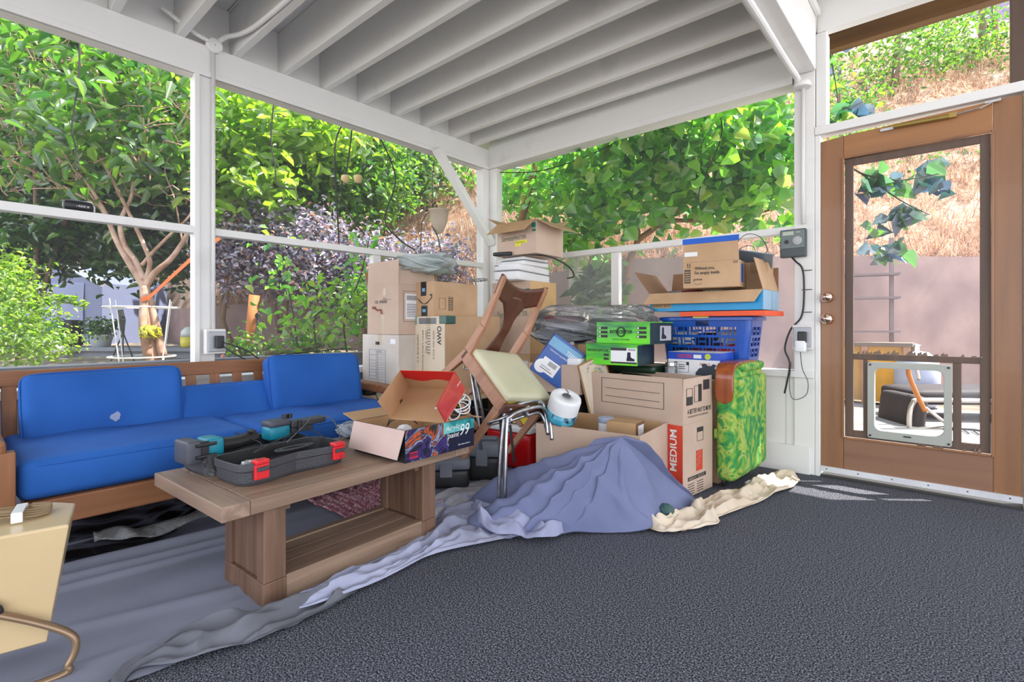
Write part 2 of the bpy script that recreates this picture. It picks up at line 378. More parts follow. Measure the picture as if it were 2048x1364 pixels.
m = MB(); m.box(XL+0.01, -0.70, YB-0.045, YB-0.0185, 0.0, 0.17); struct('baseboard_back', m, WHITE, label='tall white baseboard by the door', bevel=0.003)
m = MB(); m.box(0.361, 3.0, YB-0.01, YB+0.07, 0.0, 2.099); struct('wall_right', m, WHITE, label='white wall right of the door')
# screens
def screen(name, pts, lab, mat=SCREEN):
    m = MB(); m.add(pts, [(0, 1, 2, 3)]); return struct(name, m, mat, label=lab)
xs = XL-0.04; ys_ = YB+0.02
screen('window_1', [(xs, -3, 0.61), (xs, 1.04, 0.61), (xs, 1.04, ZB0), (xs, -3, ZB0)], 'fine insect screen in the left opening')
screen('window_2', [(xs, 1.15, 0.61), (xs, YB-0.1, 0.61), (xs, YB-0.1, ZB0), (xs, 1.15, ZB0)], 'fine insect screen beside the corner post')
SCR2 = film('glare_hazed_insect_screen', (0.93, 0.93, 0.93), 0.22, 0.0, 0.5)  # whitish haze mixed into the screen colour stands in for glare
screen('window_3', [(XL+0.1, ys_, 0.64), (-0.79, ys_, 0.64), (-0.79, ys_, 1.56), (XL+0.1, ys_, 1.56)], 'insect screen whitened with glare haze in the lower back opening', SCR2)
screen('window_4', [(XL+0.1, ys_, 1.56), (-0.79, ys_, 1.56), (-0.79, ys_, ZB0), (XL+0.1, ys_, ZB0)], 'insect screen in the upper back opening')
# ---------------- door
door = bpy.data.objects.new('door_1', None); COL.objects.link(door); door.location = (-0.645, YB, 0); door['kind'] = 'structure'; door['label'] = 'brown wooden screen door with a pet flap frame'
def dx(x): return x+0.645
m = MB(); T0, T1 = -0.02, 0.025
zt = lambda x: 2.072-0.0*x
m.add([(0,T0,.05),(.118,T0,.05),(.118,T0,2.065),(0,T0,2.055),(0,T1,.05),(.118,T1,.05),(.118,T1,2.065),(0,T1,2.055)], [(0,1,2,3),(7,6,5,4),(0,4,5,1),(1,5,6,2),(2,6,7,3),(3,7,4,0)])
struct('stile', m, DOORW, door, bevel=0.003)
m = MB(); m.box(.772, .880, T0, T1, .05, 2.088); struct('stile', m, DOORW, door, bevel=0.003)
DOORH = wood('brown_door_wood_across', srgb(140, 96, 58), srgb(168, 114, 66), 'x', 3, 0.42, 0.15, 0.05)
DOORHL = wood('brown_door_wood_low', srgb(128, 92, 70), srgb(148, 108, 82), 'x', 3, 0.5, 0.1, 0.05)
m = MB(); m.add([(.119,T0,1.925),(.77,T0,1.935),(.77,T0,2.085),(.119,T0,2.065),(.119,T1,1.925),(.77,T1,1.935),(.77,T1,2.085),(.119,T1,2.065)], [(0,1,2,3),(7,6,5,4),(0,4,5,1),(1,5,6,2),(2,6,7,3),(3,7,4,0)])
struct('top_rail', m, DOORH, door, bevel=0.003)
m = MB(); m.box(.119, .771, T0, T1, .05, .255); struct('bottom_rail', m, DOORHL, door, bevel=0.003)
def ring(m, x0, x1, z0, z1, w, y0, y1, mi=0):
    m.box(x0, x0+w, y0, y1, z0, z1, mi); m.box(x1-w, x1, y0, y1, z0, z1, mi); m.box(x0+w, x1-w, y0, y1, z0, z0+w, mi); m.box(x0+w, x1-w, y0, y1, z1-w, z1, mi)
m = MB(); ring(m, .112, .776, .25, 1.935, .012, T0-0.012, T0-0.0005); struct('moulding', m, DOORW, door, bevel=0.003)
m = MB(); ring(m, .125, .764, .262, 1.924, .042, -0.012, 0.012); m.box(.167, .722, -0.012, 0.012, .725, .76); m.box(.216, .236, -0.012, 0.012, .30, .725); m.box(.615, .650, -0.012, 0.012, .30, .725)
struct('inner_frame', m, DOORD, door, bevel=0.002)
GLASS = film('door_glass', (0.93, 0.93, 0.93), 0.025, 0.08, 0.02)
m = MB(); m.add([(.167, 0, .76), (.722, 0, .76), (.722, 0, 1.882), (.167, 0, 1.882)], [(0,1,2,3)]); struct('glass_pane', m, GLASS, door)
m = MB()
for x0, x1, z0, z1 in ((.167, .216, .304, .724), (.65, .722, .304, .724)): m.add([(x0, 0, z0), (x1, 0, z0), (x1, 0, z1), (x0, 0, z1)], [(0,1,2,3)])
struct('torn_screen', m, film('torn_door_screen', (.9,.9,.9), .12, 0.02, .5), door)
# torn screen scraps along the bars
m = MB()
for k in range(46):
    x = random.uniform(.17, .72); z = .762 if random.random() < .6 else random.choice([.30, .262]); w = random.uniform(.008, .03); h = random.uniform(.004, .028)
    m.add([(x, -.0135, z-.004), (x+w, -.0135, z-.004), (x+w*.8, -.016, z+h), (x+w*.3, -.02, z+h*.6)], [(0,1,2,3)])
struct('torn_screen_edge', m, [plain('torn_mesh', srgb(140, 120, 105), .8)], door)
PETW = plain('cream_plastic', srgb(168, 170, 162), 0.4, var=0.05)
m = MB()
def rring(m, x0, x1, z0, z1, w, ro, y0, y1, ri):
    def rr(x0, x1, z0, z1, r, n=6):
        out = []
        for cx, cz, a in ((x1-r, z1-r, 0), (x0+r, z1-r, PI/2), (x0+r, z0+r, PI), (x1-r, z0+r, 1.5*PI)):
            for i in range(n+1): out.append((cx+r*math.cos(a+PI/2*i/n), cz+r*math.sin(a+PI/2*i/n)))
        return out
    O = rr(x0, x1, z0, z1, ro); I = rr(x0+w, x1-w, z0+w*1.4, z1-w, ri); n = len(O)
    vs = [(p[0], y0, p[1]) for p in O]+[(p[0], y0, p[1]) for p in I]+[(p[0], y1, p[1]) for p in O]+[(p[0], y1, p[1]) for p in I]
    fs = []
    for i in range(n):
        j = (i+1) % n; fs += [(i, j, n+j, n+i), (2*n+j, 2*n+i, 3*n+i, 3*n+j), (j, i, 2*n+i, 2*n+j), (n+i, n+j, 3*n+j, 3*n+i)]
    m.add(vs, fs)
rring(m, .238, .612, .275, .715, .034, .012, -.032, .02, .035)
pf = struct('pet_flap_frame', m, PETW, door, bevel=0.003)
m = MB()
for x, z in ((.252, .29), (.598, .29), (.252, .70), (.598, .70)):
    m.lathe([(0, 0), (.006, 0), (.006, .003), (0, .003)], 10, M=Matrix.Translation((x, -.033, z)) @ Matrix.Rotation(PI/2, 4, 'X'))
m.box(.405, .44, -.034, -.031, .30, .307); struct('screw', m, BLACK, pf)
m = MB(); m.box(.0, .880, T0-.012, T0-.001, .035, .068); 
sw = struct('threshold_sweep', m, plain('white_aluminium', (.8,.8,.82), .35, .3), door)
m = MB()
for k in range(6): m.box(.03+k*.16, .037+k*.16, T0-.0135, T0-.0125, .05, .056)
struct('screw', m, BLACK, sw)
for z, nm in ((1.099, 'deadbolt'), (0.967, 'door_knob')):
    m = MB(); m.lathe([(.030, 0), (.030, .006), (.013, .010), (.015, .02), (.027, .026), (.032, .036), (.030, .046), (.020, .054), (0, .057)], 20, M=Matrix.Translation((.036, T0-.001, z)) @ Matrix.Rotation(PI/2, 4, 'X'))
    struct(nm, m, plain('copper_chrome', (.86, .62, .50), .12, 1.0), door, smooth=True)
m = MB(); m.tube([(.60, -.045, 2.045), (.36, -.045, 2.052)], .012, 10)
m.box(.60, .63, -.05, -.03, 2.035, 2.06); cl = struct('door_closer', m, plain('brass', srgb(176, 152, 88), .3, .9), door, smooth=False)
m = MB(); m.box(.30, .365, -.035, -.022, 2.04, 2.055); m.tube([(.61, -.045, 2.045), (.72, -.05, 2.052), (.80, -.04, 2.085)], .004, 6); m.box(.74, .80, -.05, -.038, 2.07, 2.082)
struct('closer_arm', m, METAL, cl)
# concealed black gap below the door
m = MB(); m.box(-.645, .238, YB-.03, YB+.06, 0.0, .012); struct('trim_23', m, plain('dark_threshold', (.03, .03, .03), .6), label='dark threshold under the door')
# ---------------- conduit, round junction boxes, outlets on posts
def conduit(name, label, pts, r, ribbed=False, n=12):
    m = MB(); path = smooth_path(pts, 10) if ribbed else pts
    if ribbed:
        L = [0]
        for a, b in zip(path[:-1], path[1:]): L.append(L[-1]+(b-a).length)
        k = int(L[-1]/0.006); out = []; rs = []; j = 0
        for i in range(k+1):
            s_ = L[-1]*i/k
            while j < len(L)-2 and L[j+1] < s_: j += 1
            t = (s_-L[j])/max(1e-6, L[j+1]-L[j]); out.append(path[j].lerp(path[j+1], t)); rs.append(r*(1.08 if i % 2 else 0.9))
        m.tube(out, rs, n)
    else: m.tube(path, r, n)
    o = m.build(name, WHITE, smooth=not ribbed); tag(o, label, 'conduit'); return o
jx = XL+.035; jb = (jx, 1.145, 2.665)
conduit('rigid_conduit', 'thin white conduit running down the left post', [(XL+.02, 1.135, 2.63), (XL+.02, 1.135, 1.60), (XL+.02, 1.135, .905)], .011)
t = thing('junction_box', 'round white junction box on the left beam above the post', 'junction box', (XL+.001, 1.14, 2.655))
m = MB(); m.lathe([(.046, 0), (.046, .028), (.040, .034), (0, .034)], 24, M=Matrix.Rotation(PI/2, 4, 'Y')); m.build('box', WHITE, t, smooth=False)
m = MB(); m.lathe([(.003, 0.0345), (.003, .036), (0, .036)], 8, M=Matrix.Rotation(PI/2, 4, 'Y')); m.build('screw', DGREY, t)
conduit('flexible_conduit', 'ribbed white flexible conduit from the round box leftwards along the beam', [(XL+.035, 1.10, 2.665), (XL+.045, 1.03, 2.675), (XL+.05, .96, 2.70), (XL+.04, .90, 2.735), (XL+.02, .865, 2.76)], .012, True)
conduit('flexible_conduit', 'ribbed white flexible conduit from the round box up across the joists', [(XL+.035, 1.165, 2.69), (XL+.10, 1.185, 2.70), (XL+.25, 1.22, 2.68), (XL+.5, 1.235, 2.665), (XL+1.0, 1.235, 2.66), (XL+1.35, 1.22, 2.70)], .013, True)
conduit('flexible_conduit', 'long ribbed white conduit under the cross beam', [(-.765, 0.6, 2.48), (-.765, 1.6, 2.48), (-.76, 2.6, 2.48), (-.765, 3.2, 2.475), (-.765, 3.50, 2.475), (-.755, 3.56, 2.45)], .018, True, 10)
t = thing('junction_box', 'round white junction box at the top of the post by the door', 'junction box', (-.735, YB-.031, 2.42))
m = MB(); m.lathe([(.042, -.02), (.05, -.02), (.05, .0), (.042, .012), (0, .012)], 20, M=Matrix.Translation((0, -.04, 0))); m.box(-.03, .03, -.0395, -.001, -.018, .03); m.build('box', WHITE, t, smooth=False)
conduit('rigid_conduit', 'thin white conduit running down the post by the door', [(-.735, YB-.05, 2.40), (-.735, YB-.05, 1.9), (-.735, YB-.05, 1.56)], .012)
def outlet(px, label, loc, rz, cover):
    t = thing('power_outlet', label, 'outlet', loc, rz)
    m = MB(); m.box(-.055, .055, -.045, 0, -.075, .075); m.build('box', WHITE if cover else plain('grey_box', (.45,.45,.47), .5), t, bevel=.004)
    m = MB(); m.box(-.045, .052, -.062, -.046, -.062, .062); pl = m.build('cover', plain('grey_metal_cover', (.35,.36,.38), .4, .4), t, bevel=.003)
    m = MB(); m.box(-.015, .03, -.10, -.0625, -.04, .035); m.build('plug', BLACK, pl, bevel=.006)
    return t
outlet(0, 'weatherproof outlet box on the left post with two black cords plugged in', (XL+.0325, 1.13, .83), PI/2, True)
outlet(0, 'outlet box low on the post by the door with a white adapter', (-.735, YB-.032, .855), 0, True)
t = thing('power_adapter', 'white power adapter plugged in beneath the outlet by the door', 'adapter', (-.735, YB-.112, .80))
m = MB(); m.rbox(.06, .05, .07, .01, 4); m.build('body', PAPER, t, smooth=True)
# sprinkler timer
t = thing('sprinkler_timer', 'dark grey sprinkler timer with a round dial on the post by the door', 'sprinkler timer', (-.79, YB-.032, 1.44))
m = MB(); m.box(-.07, .075, -.045, 0, -.085, .09); m.build('housing', plain('slate_plastic', (.06, .075, .08), .45), t, bevel=.006)
m = MB(); m.box(-.064, .069, -.051, -.0455, -.03, .084); fp = m.build('face_panel', plain('dial_grey', (.16, .19, .19), .5), t, bevel=.002)
m = MB(); m.box(-.052, .01, -.054, -.0515, .052, .075); m.build('display', plain('lcd', (.42, .48, .38), .3), fp)
m = MB(); m.lathe([(.026, 0), (.026, .008), (.012, .010), (.012, .016), (0, .016)], 20, M=Matrix.Translation((.032, -.0515, .015)) @ Matrix.Rotation(PI/2, 4, 'X'))
m.build('dial', plain('dial_light', (.40, .41, .41), .4), fp)
m = MB()
for x in (-.03,): m.lathe([(.013, 0), (.013, .004), (0, .004)], 14, M=Matrix.Translation((x, -.0515, .012)) @ Matrix.Rotation(PI/2, 4, 'X'))
m.build('button', BLACK, fp)
text('RAIN', t, PAPER, (.025, -.0545, .064), (1, 0, 0), (0, 0, 1), height=.007)
def cord(label, pts, r=.003, mat=BLACK, name='cord', sub=8, cat='cord'):
    m = MB(); m.tube(smooth_path(pts, sub), r, 6); o = m.build(name, mat, smooth=True); tag(o, label, cat); return o
cord('bundle of black cables strapped down the post beside the door', [(-.80, YB-.05, 1.36), (-.775, YB-.06, 1.33), (-.735, YB-.055, 1.27), (-.73, YB-.05, 1.1), (-.745, YB-.05, .98), (-.80, YB-.07, .9), (-.83, YB-.08, .78), (-.80, YB-.09, .68), (-.83, YB-.09, .50)], .0055)
t = thing('cable_staples', 'black staples holding the cable bundle on the post by the door', 'staples', (-.70, YB-.033, 1.1))
for z in (.17, .05, -.09): m = MB(); m.tube([(-.045, -.006, z), (.012, -.006, z)], .0025, 6); m.build('staple', BLACK, t)
cord('thin grey cord dangling in a loop below the outlet by the door', [(-.735, YB-.12, .765), (-.73, YB-.09, .66), (-.70, YB-.09, .58), (-.71, YB-.10, .50), (-.78, YB-.10, .47), (-.80, YB-.10, .56), (-.79, YB-.09, .70)], .0025, DGREY)
cord('first black cord looping from the left outlet to the sofa rail', [(XL+.13, 1.14, .83), (XL+.2, 1.25, .78), (XL+.18, 1.38, .70), (XL+.17, 1.5, .735), (XL+.17, 1.8, .755), (XL+.15, 2.0, .76)], .004)
cord('second black cord sagging lower from the left outlet', [(XL+.13, 1.14, .81), (XL+.19, 1.22, .74), (XL+.19, 1.33, .695), (XL+.15, 1.45, .72), (XL+.12, 1.56, .735)], .004)
# pouch on the rail
t = thing('black_pouch', 'small black pouch resting on the left mid rail', 'pouch', (XL-.03, .50, 1.533), PI/2)
m = MB(); m.rbox(.125, .055, .05, .018, 6, (0, 0, .15), M=Matrix.Translation((0, 0, .027))); m.build('pouch_body', BLACK, t, smooth=True)
text('i RIDE III', t, PAPER, (-.01, -.0295, .018), (1, 0, 0), (0, 0, 1), height=.010, name='logo', shear=.2)
m = MB(); m.tube([(.02, 0, .053), (.055, 0, .056), (.068, 0, .03), (.068, 0, .005)], .004, 6); m.build('strap', PAPER, t)
# ================================================================ SOFA
SOFAW = wood('orange_brown_sofa_wood', srgb(122, 76, 44), srgb(150, 98, 60), 'y', 8, 0.5)
SOFAWZ = wood('orange_brown_sofa_slats', srgb(128, 82, 50), srgb(156, 104, 66), 'z', 8, 0.5)
BLUE = ramped('blue_canvas', [(0.3, srgb(20, 80, 158)), (0.7, srgb(34, 98, 180))], scale=2.2, detail=8, rough=0.85, bump=0.12)
t = thing('outdoor_sofa', 'low wooden sofa frame with slatted back along the grey wall', 'sofa', (-2.9, 0.95, 0))
def L(x, y, z): return (x+2.9, y-0.95, z)
SY0, SY1 = 0.15, 1.98
def sb(x0, x1, y0, y1, z0, z1): 
    m = MB(); m.box(x0+2.9, x1+2.9, y0-.95, y1-.95, z0, z1); return m
sb(-2.50, -2.46, SY0, SY1, .205, .30).build('front_rail', SOFAW, t, bevel=.005)
sb(-3.20, -2.501, SY0+.06, SY1-.06, .275, .298).build('seat_deck', SOFAW, t)
m = MB(); m.beam(L(-3.27, SY0-.3, .682), L(-3.27, SY1, .682), .035, .075); m.build('top_rail', SOFAW, t, bevel=.006)
sb(-3.23, -3.19, SY0, SY1, .235, .315).build('back_rail', SOFAW, t, bevel=.004)
for k in range(16):
    y = .10+k*.122
    if y > 1.93: break
    m = MB(); m.beam(L(-3.21, y, .30), L(-3.262, y, .647), .05, .018, up=(1, 0, 0)); m.build('slat', SOFAWZ, t, bevel=.002)
for y in (SY0-.03, SY1-.01):
    m = MB(); m.beam(L(-3.29, y, .52), L(-2.46, y, .50), .085, .055); m.build('arm', SOFAW, t, bevel=.012)
for x in (-3.24, -2.48):
    for y in (SY0, SY1-.03):
        m = MB(); m.box(x+2.9-.03, x+2.9+.03, y-.95-.035, y-.95+.035, .012, .49 if x > -3 else .66); m.build('leg', SOFAWZ, t, bevel=.004)
# solid panel of the arm end at the near end
sb(-3.15, -2.53, SY0-.045, SY0-.02, .21, .47).build('arm_panel', SOFAW, t, bevel=.003)
def wrink(amp, fx, fy, ph):
    def fn(q, p):
        a = amp*(math.sin(fx*q.x+ph)*math.sin(fy*q.y*1.3+ph*2)+.5*math.sin(fx*2.3*q.x+fy*1.7*q.y+ph*3))
        q.z += a*(1-abs(p[0])**6)*(1-abs(p[1])**6)*(1 if p[2] > 0 else .3); return q
    return fn
def cushion(name, label, cat, cx, cy, cz, w, d, h, R, group, ph, amp=.004, r=.035, puff=(.03, .03, .12)):
    M = Matrix.Translation((cx, cy, cz)) @ R
    t = thing(name, label, cat, M=M, group=group)
    m = MB(); m.rbox(w, d, h, r, 22, puff, fn=wrink(amp, 9, 11, ph)); cov = m.build('cover', BLUE, t, smooth=True)
    m = MB(); pts = []
    hw, hd = w/2*1.012, d/2*1.012
    for i in range(49):
        a = 2*PI*i/48; c, s_ = math.cos(a), math.sin(a)
        q = 0.18
        pts.append((hw*math.copysign(abs(c)**q, c), hd*math.copysign(abs(s_)**q, s_), h/2-r*.62))
    m.tube(pts, .0032, 6, cap=False); m.build('piping', BLUE, cov, smooth=True)
    return t
R0 = Matrix.Identity(4)
cushion('seat_cushion', 'long blue seat cushion at the near left end of the sofa', 'cushion', -2.81, .59, .375, .68, .80, .148, R0, 'blue seat cushions', .3)
cushion('seat_cushion', 'blue seat cushion at the far right end of the sofa', 'cushion', -2.83, 1.475, .372, .70, .94, .14, R0, 'blue seat cushions', 1.7, .007)
def back(label, y, L_, zc, xx, H_, tilt, ph, roll=0, amp=.006, th=.12):
    R = Matrix.Rotation(math.radians(-90+tilt), 4, 'Y') @ Matrix.Rotation(roll, 4, 'Z')
    # local x -> up, y -> along the sofa, z -> towards the room
    R = basis(Vector((-math.sin(math.radians(tilt)), 0, math.cos(math.radians(tilt)))), Vector((0, 1, 0)), Vector((-math.cos(math.radians(tilt)), 0, -math.sin(math.radians(tilt))))*-1, (0, 0, 0))
    R = basis(R.col[0].to_3d(), R.col[1].to_3d()*-1, R.col[2].to_3d(), (0, 0, 0)) @ Matrix.Rotation(roll, 4, 'Z')
    return cushion('back_cushion', label, 'cushion', xx, y, zc, H_, L_, th, R, 'blue back cushions', ph, amp, .032, (.035, .02, .10))
back('large blue back cushion with a pale torn patch at the near end of the sofa', .545, .60, .545, -3.06, .33, 14, .5, .015)
bc2 = back('smaller lower blue back cushion in the middle of the sofa', 1.08, .50, .475, -3.06, .25, 30, 2.1, .0)
bc3 = back('blue back cushion standing crooked at the far right end of the sofa', 1.565, .58, .575, -3.02, .33, 14, 1.2, -.02)
# pale torn patch on the first cushion
bc1 = [o for o in bpy.data.objects if o.name.startswith('back_cushion')][0]
m = MB(); pts = []
for i in range(18):
    a = 2*PI*i/18; r = .017+.008*random.random(); pts.append((-.062+r*math.sin(a)*1.0, -.015+.9*r*math.cos(a), .0))
m.add([(p[0], p[1], .0667) for p in pts], [tuple(range(18))]); m.build('torn_patch', plain('pale_lining', srgb(150, 160, 190), .9), bc1)

# ================================================================ COFFEE TABLE
TW = wood('greyish_table_wood', srgb(122, 98, 80), srgb(158, 132, 110), 'y', 10, 0.5)
TWX = wood('greyish_table_wood_across', srgb(126, 102, 86), srgb(164, 138, 118), 'x', 10, 0.5)
TL_ = wood('brown_table_leg_wood', srgb(100, 74, 58), srgb(132, 102, 82), 'z', 10, 0.5)
t = thing('coffee_table', 'wooden coffee table with a planked top and box frame base', 'table', (-2.002, 1.103, 0), math.radians(3))
x0, x1, y0, y1, zt_ = -.295, .295, -.545, .545, .375
for q0 in (y0, y1-.085):
    m = MB(); m.box(x0, x1, q0, q0+.085, zt_-.048, zt_); m.build('breadboard_end', TWX, t, bevel=.003)
m = MB(); m.box(x0, x0+.075, y0+.086, y1-.086, zt_-.048, zt_); m.box(x1-.075, x1, y0+.086, y1-.086, zt_-.048, zt_)
m.build('top_frame', TW, t, bevel=.003)
for k in range(4):
    a = x0+.078+k*.1092; m = MB(); m.box(a, a+.1055, y0+.089, y1-.089, zt_-.040, zt_-.0005); m.build('top_plank', TW, t, bevel=.002)
bx0, bx1, by0, by1 = -.02, .275, -.408, .35
def leg_end(yy0, yy1):
    m = MB(); m.box(bx0, bx0+.05, yy0, yy1, .08, .326); m.box(bx1-.05, bx1, yy0, yy1, .08, .326)
    m.box(bx0+.051, bx0+.125, yy0+.012, yy1-.012, .08, .326); m.box(bx0+.126, bx0+.20, yy0+.012, yy1-.012, .08, .326); m.box(bx0+.201, bx1-.051, yy0+.012, yy1-.012, .08, .326)
    m.box(bx0-.001, bx1+.001, yy0-.001, yy1+.001, .001, .0795); return m.build('leg', TL_, t, bevel=.003)
leg_end(by0, by0+.075); leg_end(by1-.075, by1)
m = MB(); m.box(bx1-.035, bx1, by0+.0765, by1-.0765, .001, .085); m.box(bx0, bx0+.035, by0+.0765, by1-.0765, .001, .085); m.build('stretcher', TW, t, bevel=.003)
for k in range(3):
    a = bx0+.036+k*.0765; m = MB(); m.box(a, a+.0745, by0+.0765, by1-.0765, .045, .079); m.build('shelf_plank', TW, t, bevel=.002)
m = MB(); m.box(bx0+.02, bx1-.02, by0+.0765, by0+.10, .30, .326); m.box(bx0+.02, bx1-.02, by1-.10, by1-.0765, .30, .326); m.build('cleat', TL_, t)

# ================================================================ TOOL CASE on the table
CASE = plain('charcoal_case_plastic', (.052, .054, .062), .42, bump=.25, bscale=160)
CASEI = plain('black_case_inside', (.02, .02, .022), .5)
TEAL = plain('teal_plastic', srgb(18, 128, 150), .4)
REDP = plain('red_plastic', srgb(214, 36, 44), .38)
GREYT = plain('grey_battery', srgb(72, 74, 84), .5)
def case_outline(w, l, waist, n=40):
    out = []
    for i in range(n):
        a = 2*PI*i/n; c, s_ = math.cos(a), math.sin(a); q = .32
        x = w/2*math.copysign(abs(c)**q, c); y = l/2*math.copysign(abs(s_)**q, s_)
        if x > 0: x -= waist*math.exp(-((y-.03)/.06)**2)
        out.append((x, y))
    return out
def shell(o, h, ribs=0):
    m = MB(); n = len(o); lev = [(.90, 0), (.94, .012), (.955, h*.62), (1.0, h*.66), (1.0, h), (.955, h), (.93, h*.35), (.88, .014)]
    vs = []
    for s_, z in lev:
        for i, (x, y) in enumerate(o):
            k = 1
            if ribs and z < h*.63: k = 1-.02*(i % 2)
            vs.append((x*s_*k, y*(1-(1-s_)*.55)*k, z))
    fs = []; mi = []
    for j in range(len(lev)-1):
        for i in range(n): fs.append((j*n+i, j*n+(i+1) % n, (j+1)*n+(i+1) % n, (j+1)*n+i)); mi.append(1 if j >= 5 else 0)
    fs.append(tuple(range(n-1, -1, -1))); mi.append(0); fs.append(tuple((len(lev)-1)*n+i for i in range(n))); mi.append(1)
    m.v = vs; m.f = fs; m.mi = mi; return m
ctz = .3755
tc_ = thing('tool_case', 'open charcoal plastic tool case lying in two halves on the coffee table', 'tool case', (-1.952, .885, ctz), math.radians(7))
nh = shell(case_outline(.23, .44, .035), .078).build('case_lid', [CASE, CASEI], tc_, smooth=False, bevel=.002)
fh = shell([(x-.246, y-.01) for x, y in case_outline(.23, .44, .03)], .074, 1)
fh.v = [(-(.246)+(x+.246*1.0), y, z) for x, y, z in fh.v]; fh = fh.build('case_tray', [CASE, CASEI], tc_, bevel=.002)
m = MB()
for k in range(2): m.tube(arc((-.02+.0*k, .06, .070), .05-.012*k, 0, 2*PI, 20, (.5, 0, 0), (0, 1.6, 0)), .004, 6, cap=False)
m.build('moulded_ridge', CASE, nh, smooth=True)
for yy, zz in ((-.15, .05), (.165, .05)):
    m = MB(); m.box(.106, .121, yy-.026, yy+.026, .02, .072); m.box(.09, .126, yy-.024, yy+.024, .0725, .088)
    lt = m.build('latch', REDP, tc_, bevel=.004)
    m = MB(); m.box(.1215, .130, yy-.02, yy+.02, .05, .064); m.build('hinge_pin', CASE, lt, bevel=.002)
m = MB(); m.box(-.122, -.112, -.19, .19, .066, .077)
m.build('hinge', CASE, tc_, bevel=.002)
# grinder-like tool in the far tray
tl = thing('power_tool', 'teal and black cordless grinder with a square battery in the far case tray', 'power tool', (-2.19, .845, ctz+.048), math.radians(7))
m = MB(); m.rbox(.115, .05, .085, .008, 5, M=Matrix.Translation((.03, -.235, .042))); m.build('battery', GREYT, tl, smooth=True)
m = MB(); m.rbox(.10, .065, .075, .016, 6, M=Matrix.Translation((.03, -.158, .046))); m.build('housing', TEAL, tl, smooth=True)
m = MB()
for z in (.025, .068): m.tube([(.092, -.235, z), (.092, -.165, z)], .007, 8)
m.box(.086, .090, -.215, -.19, .01, .08); m.build('clip', BLACK, tl)
m = MB(); m.tube(smooth_path([(.03, -.13, .045), (.02, -.06, .04), (.0, .03, .042)], 5), [.030, .028, .027, .026, .026, .026, .026, .027, .028, .028, .028], 14); m.box(-.0, .03, -.0, .02, .068, .078); m.build('handle', BLACK, tl, smooth=False, bevel=.002)
tl2 = thing('power_tool', 'second teal and black tool with a flat black blade guard in the far case tray', 'power tool', (-2.235, 1.0, ctz+.055), math.radians(7))
m = MB(); m.rbox(.075, .10, .062, .016, 6, M=Matrix.Translation((0, -.02, .035))); hs2 = m.build('housing', TEAL, tl2, smooth=True)
m = MB(); m.rbox(.078, .098, .028, .010, 5, M=Matrix.Translation((0, -.018, .074))); m.build('cap', GREYT, tl2, smooth=True)
m = MB(); m.box(-.03, .03, .035, .21, .045, .072); m.box(-.02, .02, .04, .15, .02, .0445); m.build('blade_guard', CASE, tl2, bevel=.006)
m = MB(); m.tube([(-.0, .02, .085), (.0, .02, .105)], .012, 8); m.tube([(.0, .045, .085), (.0, .045, .105)], .010, 8); m.tube([(.035, .07, .03), (.035, .07, .075)], .009, 8); m.build('knob', BLACK, hs2)
# crumpled clear bag in the lid half
def crumple(w, d, h, seed, amp=.25, n=12, M=None):
    rr = random.Random(seed); ks = [(rr.uniform(4, 9), rr.uniform(4, 9), rr.uniform(4, 9), rr.uniform(0, 6)) for _ in range(5)]
    def fn(q, p):
        k = 1+amp*sum(math.sin(a*p[0]+b*p[1]+c*p[2]+e) for a, b, c, e in ks)/3
        q.x *= k; q.y *= k; q.z *= 1+(k-1)*.8; return q
    m = MB(); m.rbox(w, d, h, min(w, d, h)*.5, n, M=M, fn=fn); return m
o = crumple(.05, .07, .045, 3, .35, 10, Matrix.Translation((-1.90, .745, ctz+.05))).build('plastic_bag', film('milky_bag', (.95,.96,.97), .35, .2, .1, .8, 60), smooth=True); tag(o, 'small crumpled clear bag inside the near half of the tool case', 'plastic bag')
cord('thin black wire looping over the open tool case', [(-2.2, .80, ctz+.12), (-2.12, .86, ctz+.085), (-2.02, .83, ctz+.085), (-1.95, .78, ctz+.085), (-1.93, .90, ctz+.135), (-1.95, 1.0, ctz+.13), (-1.90, 1.05, ctz+.082), (-1.85, 1.07, ctz+.03)], .0022, sub=10)
cord('grey wire arching from the tool case to the blue bag', [(-2.02, .93, ctz+.085), (-2.08, 1.02, ctz+.12), (-2.15, 1.12, ctz+.15), (-2.12, 1.19, ctz+.12), (-2.06, 1.20, ctz+.01)], .0025, DGREY, sub=10)

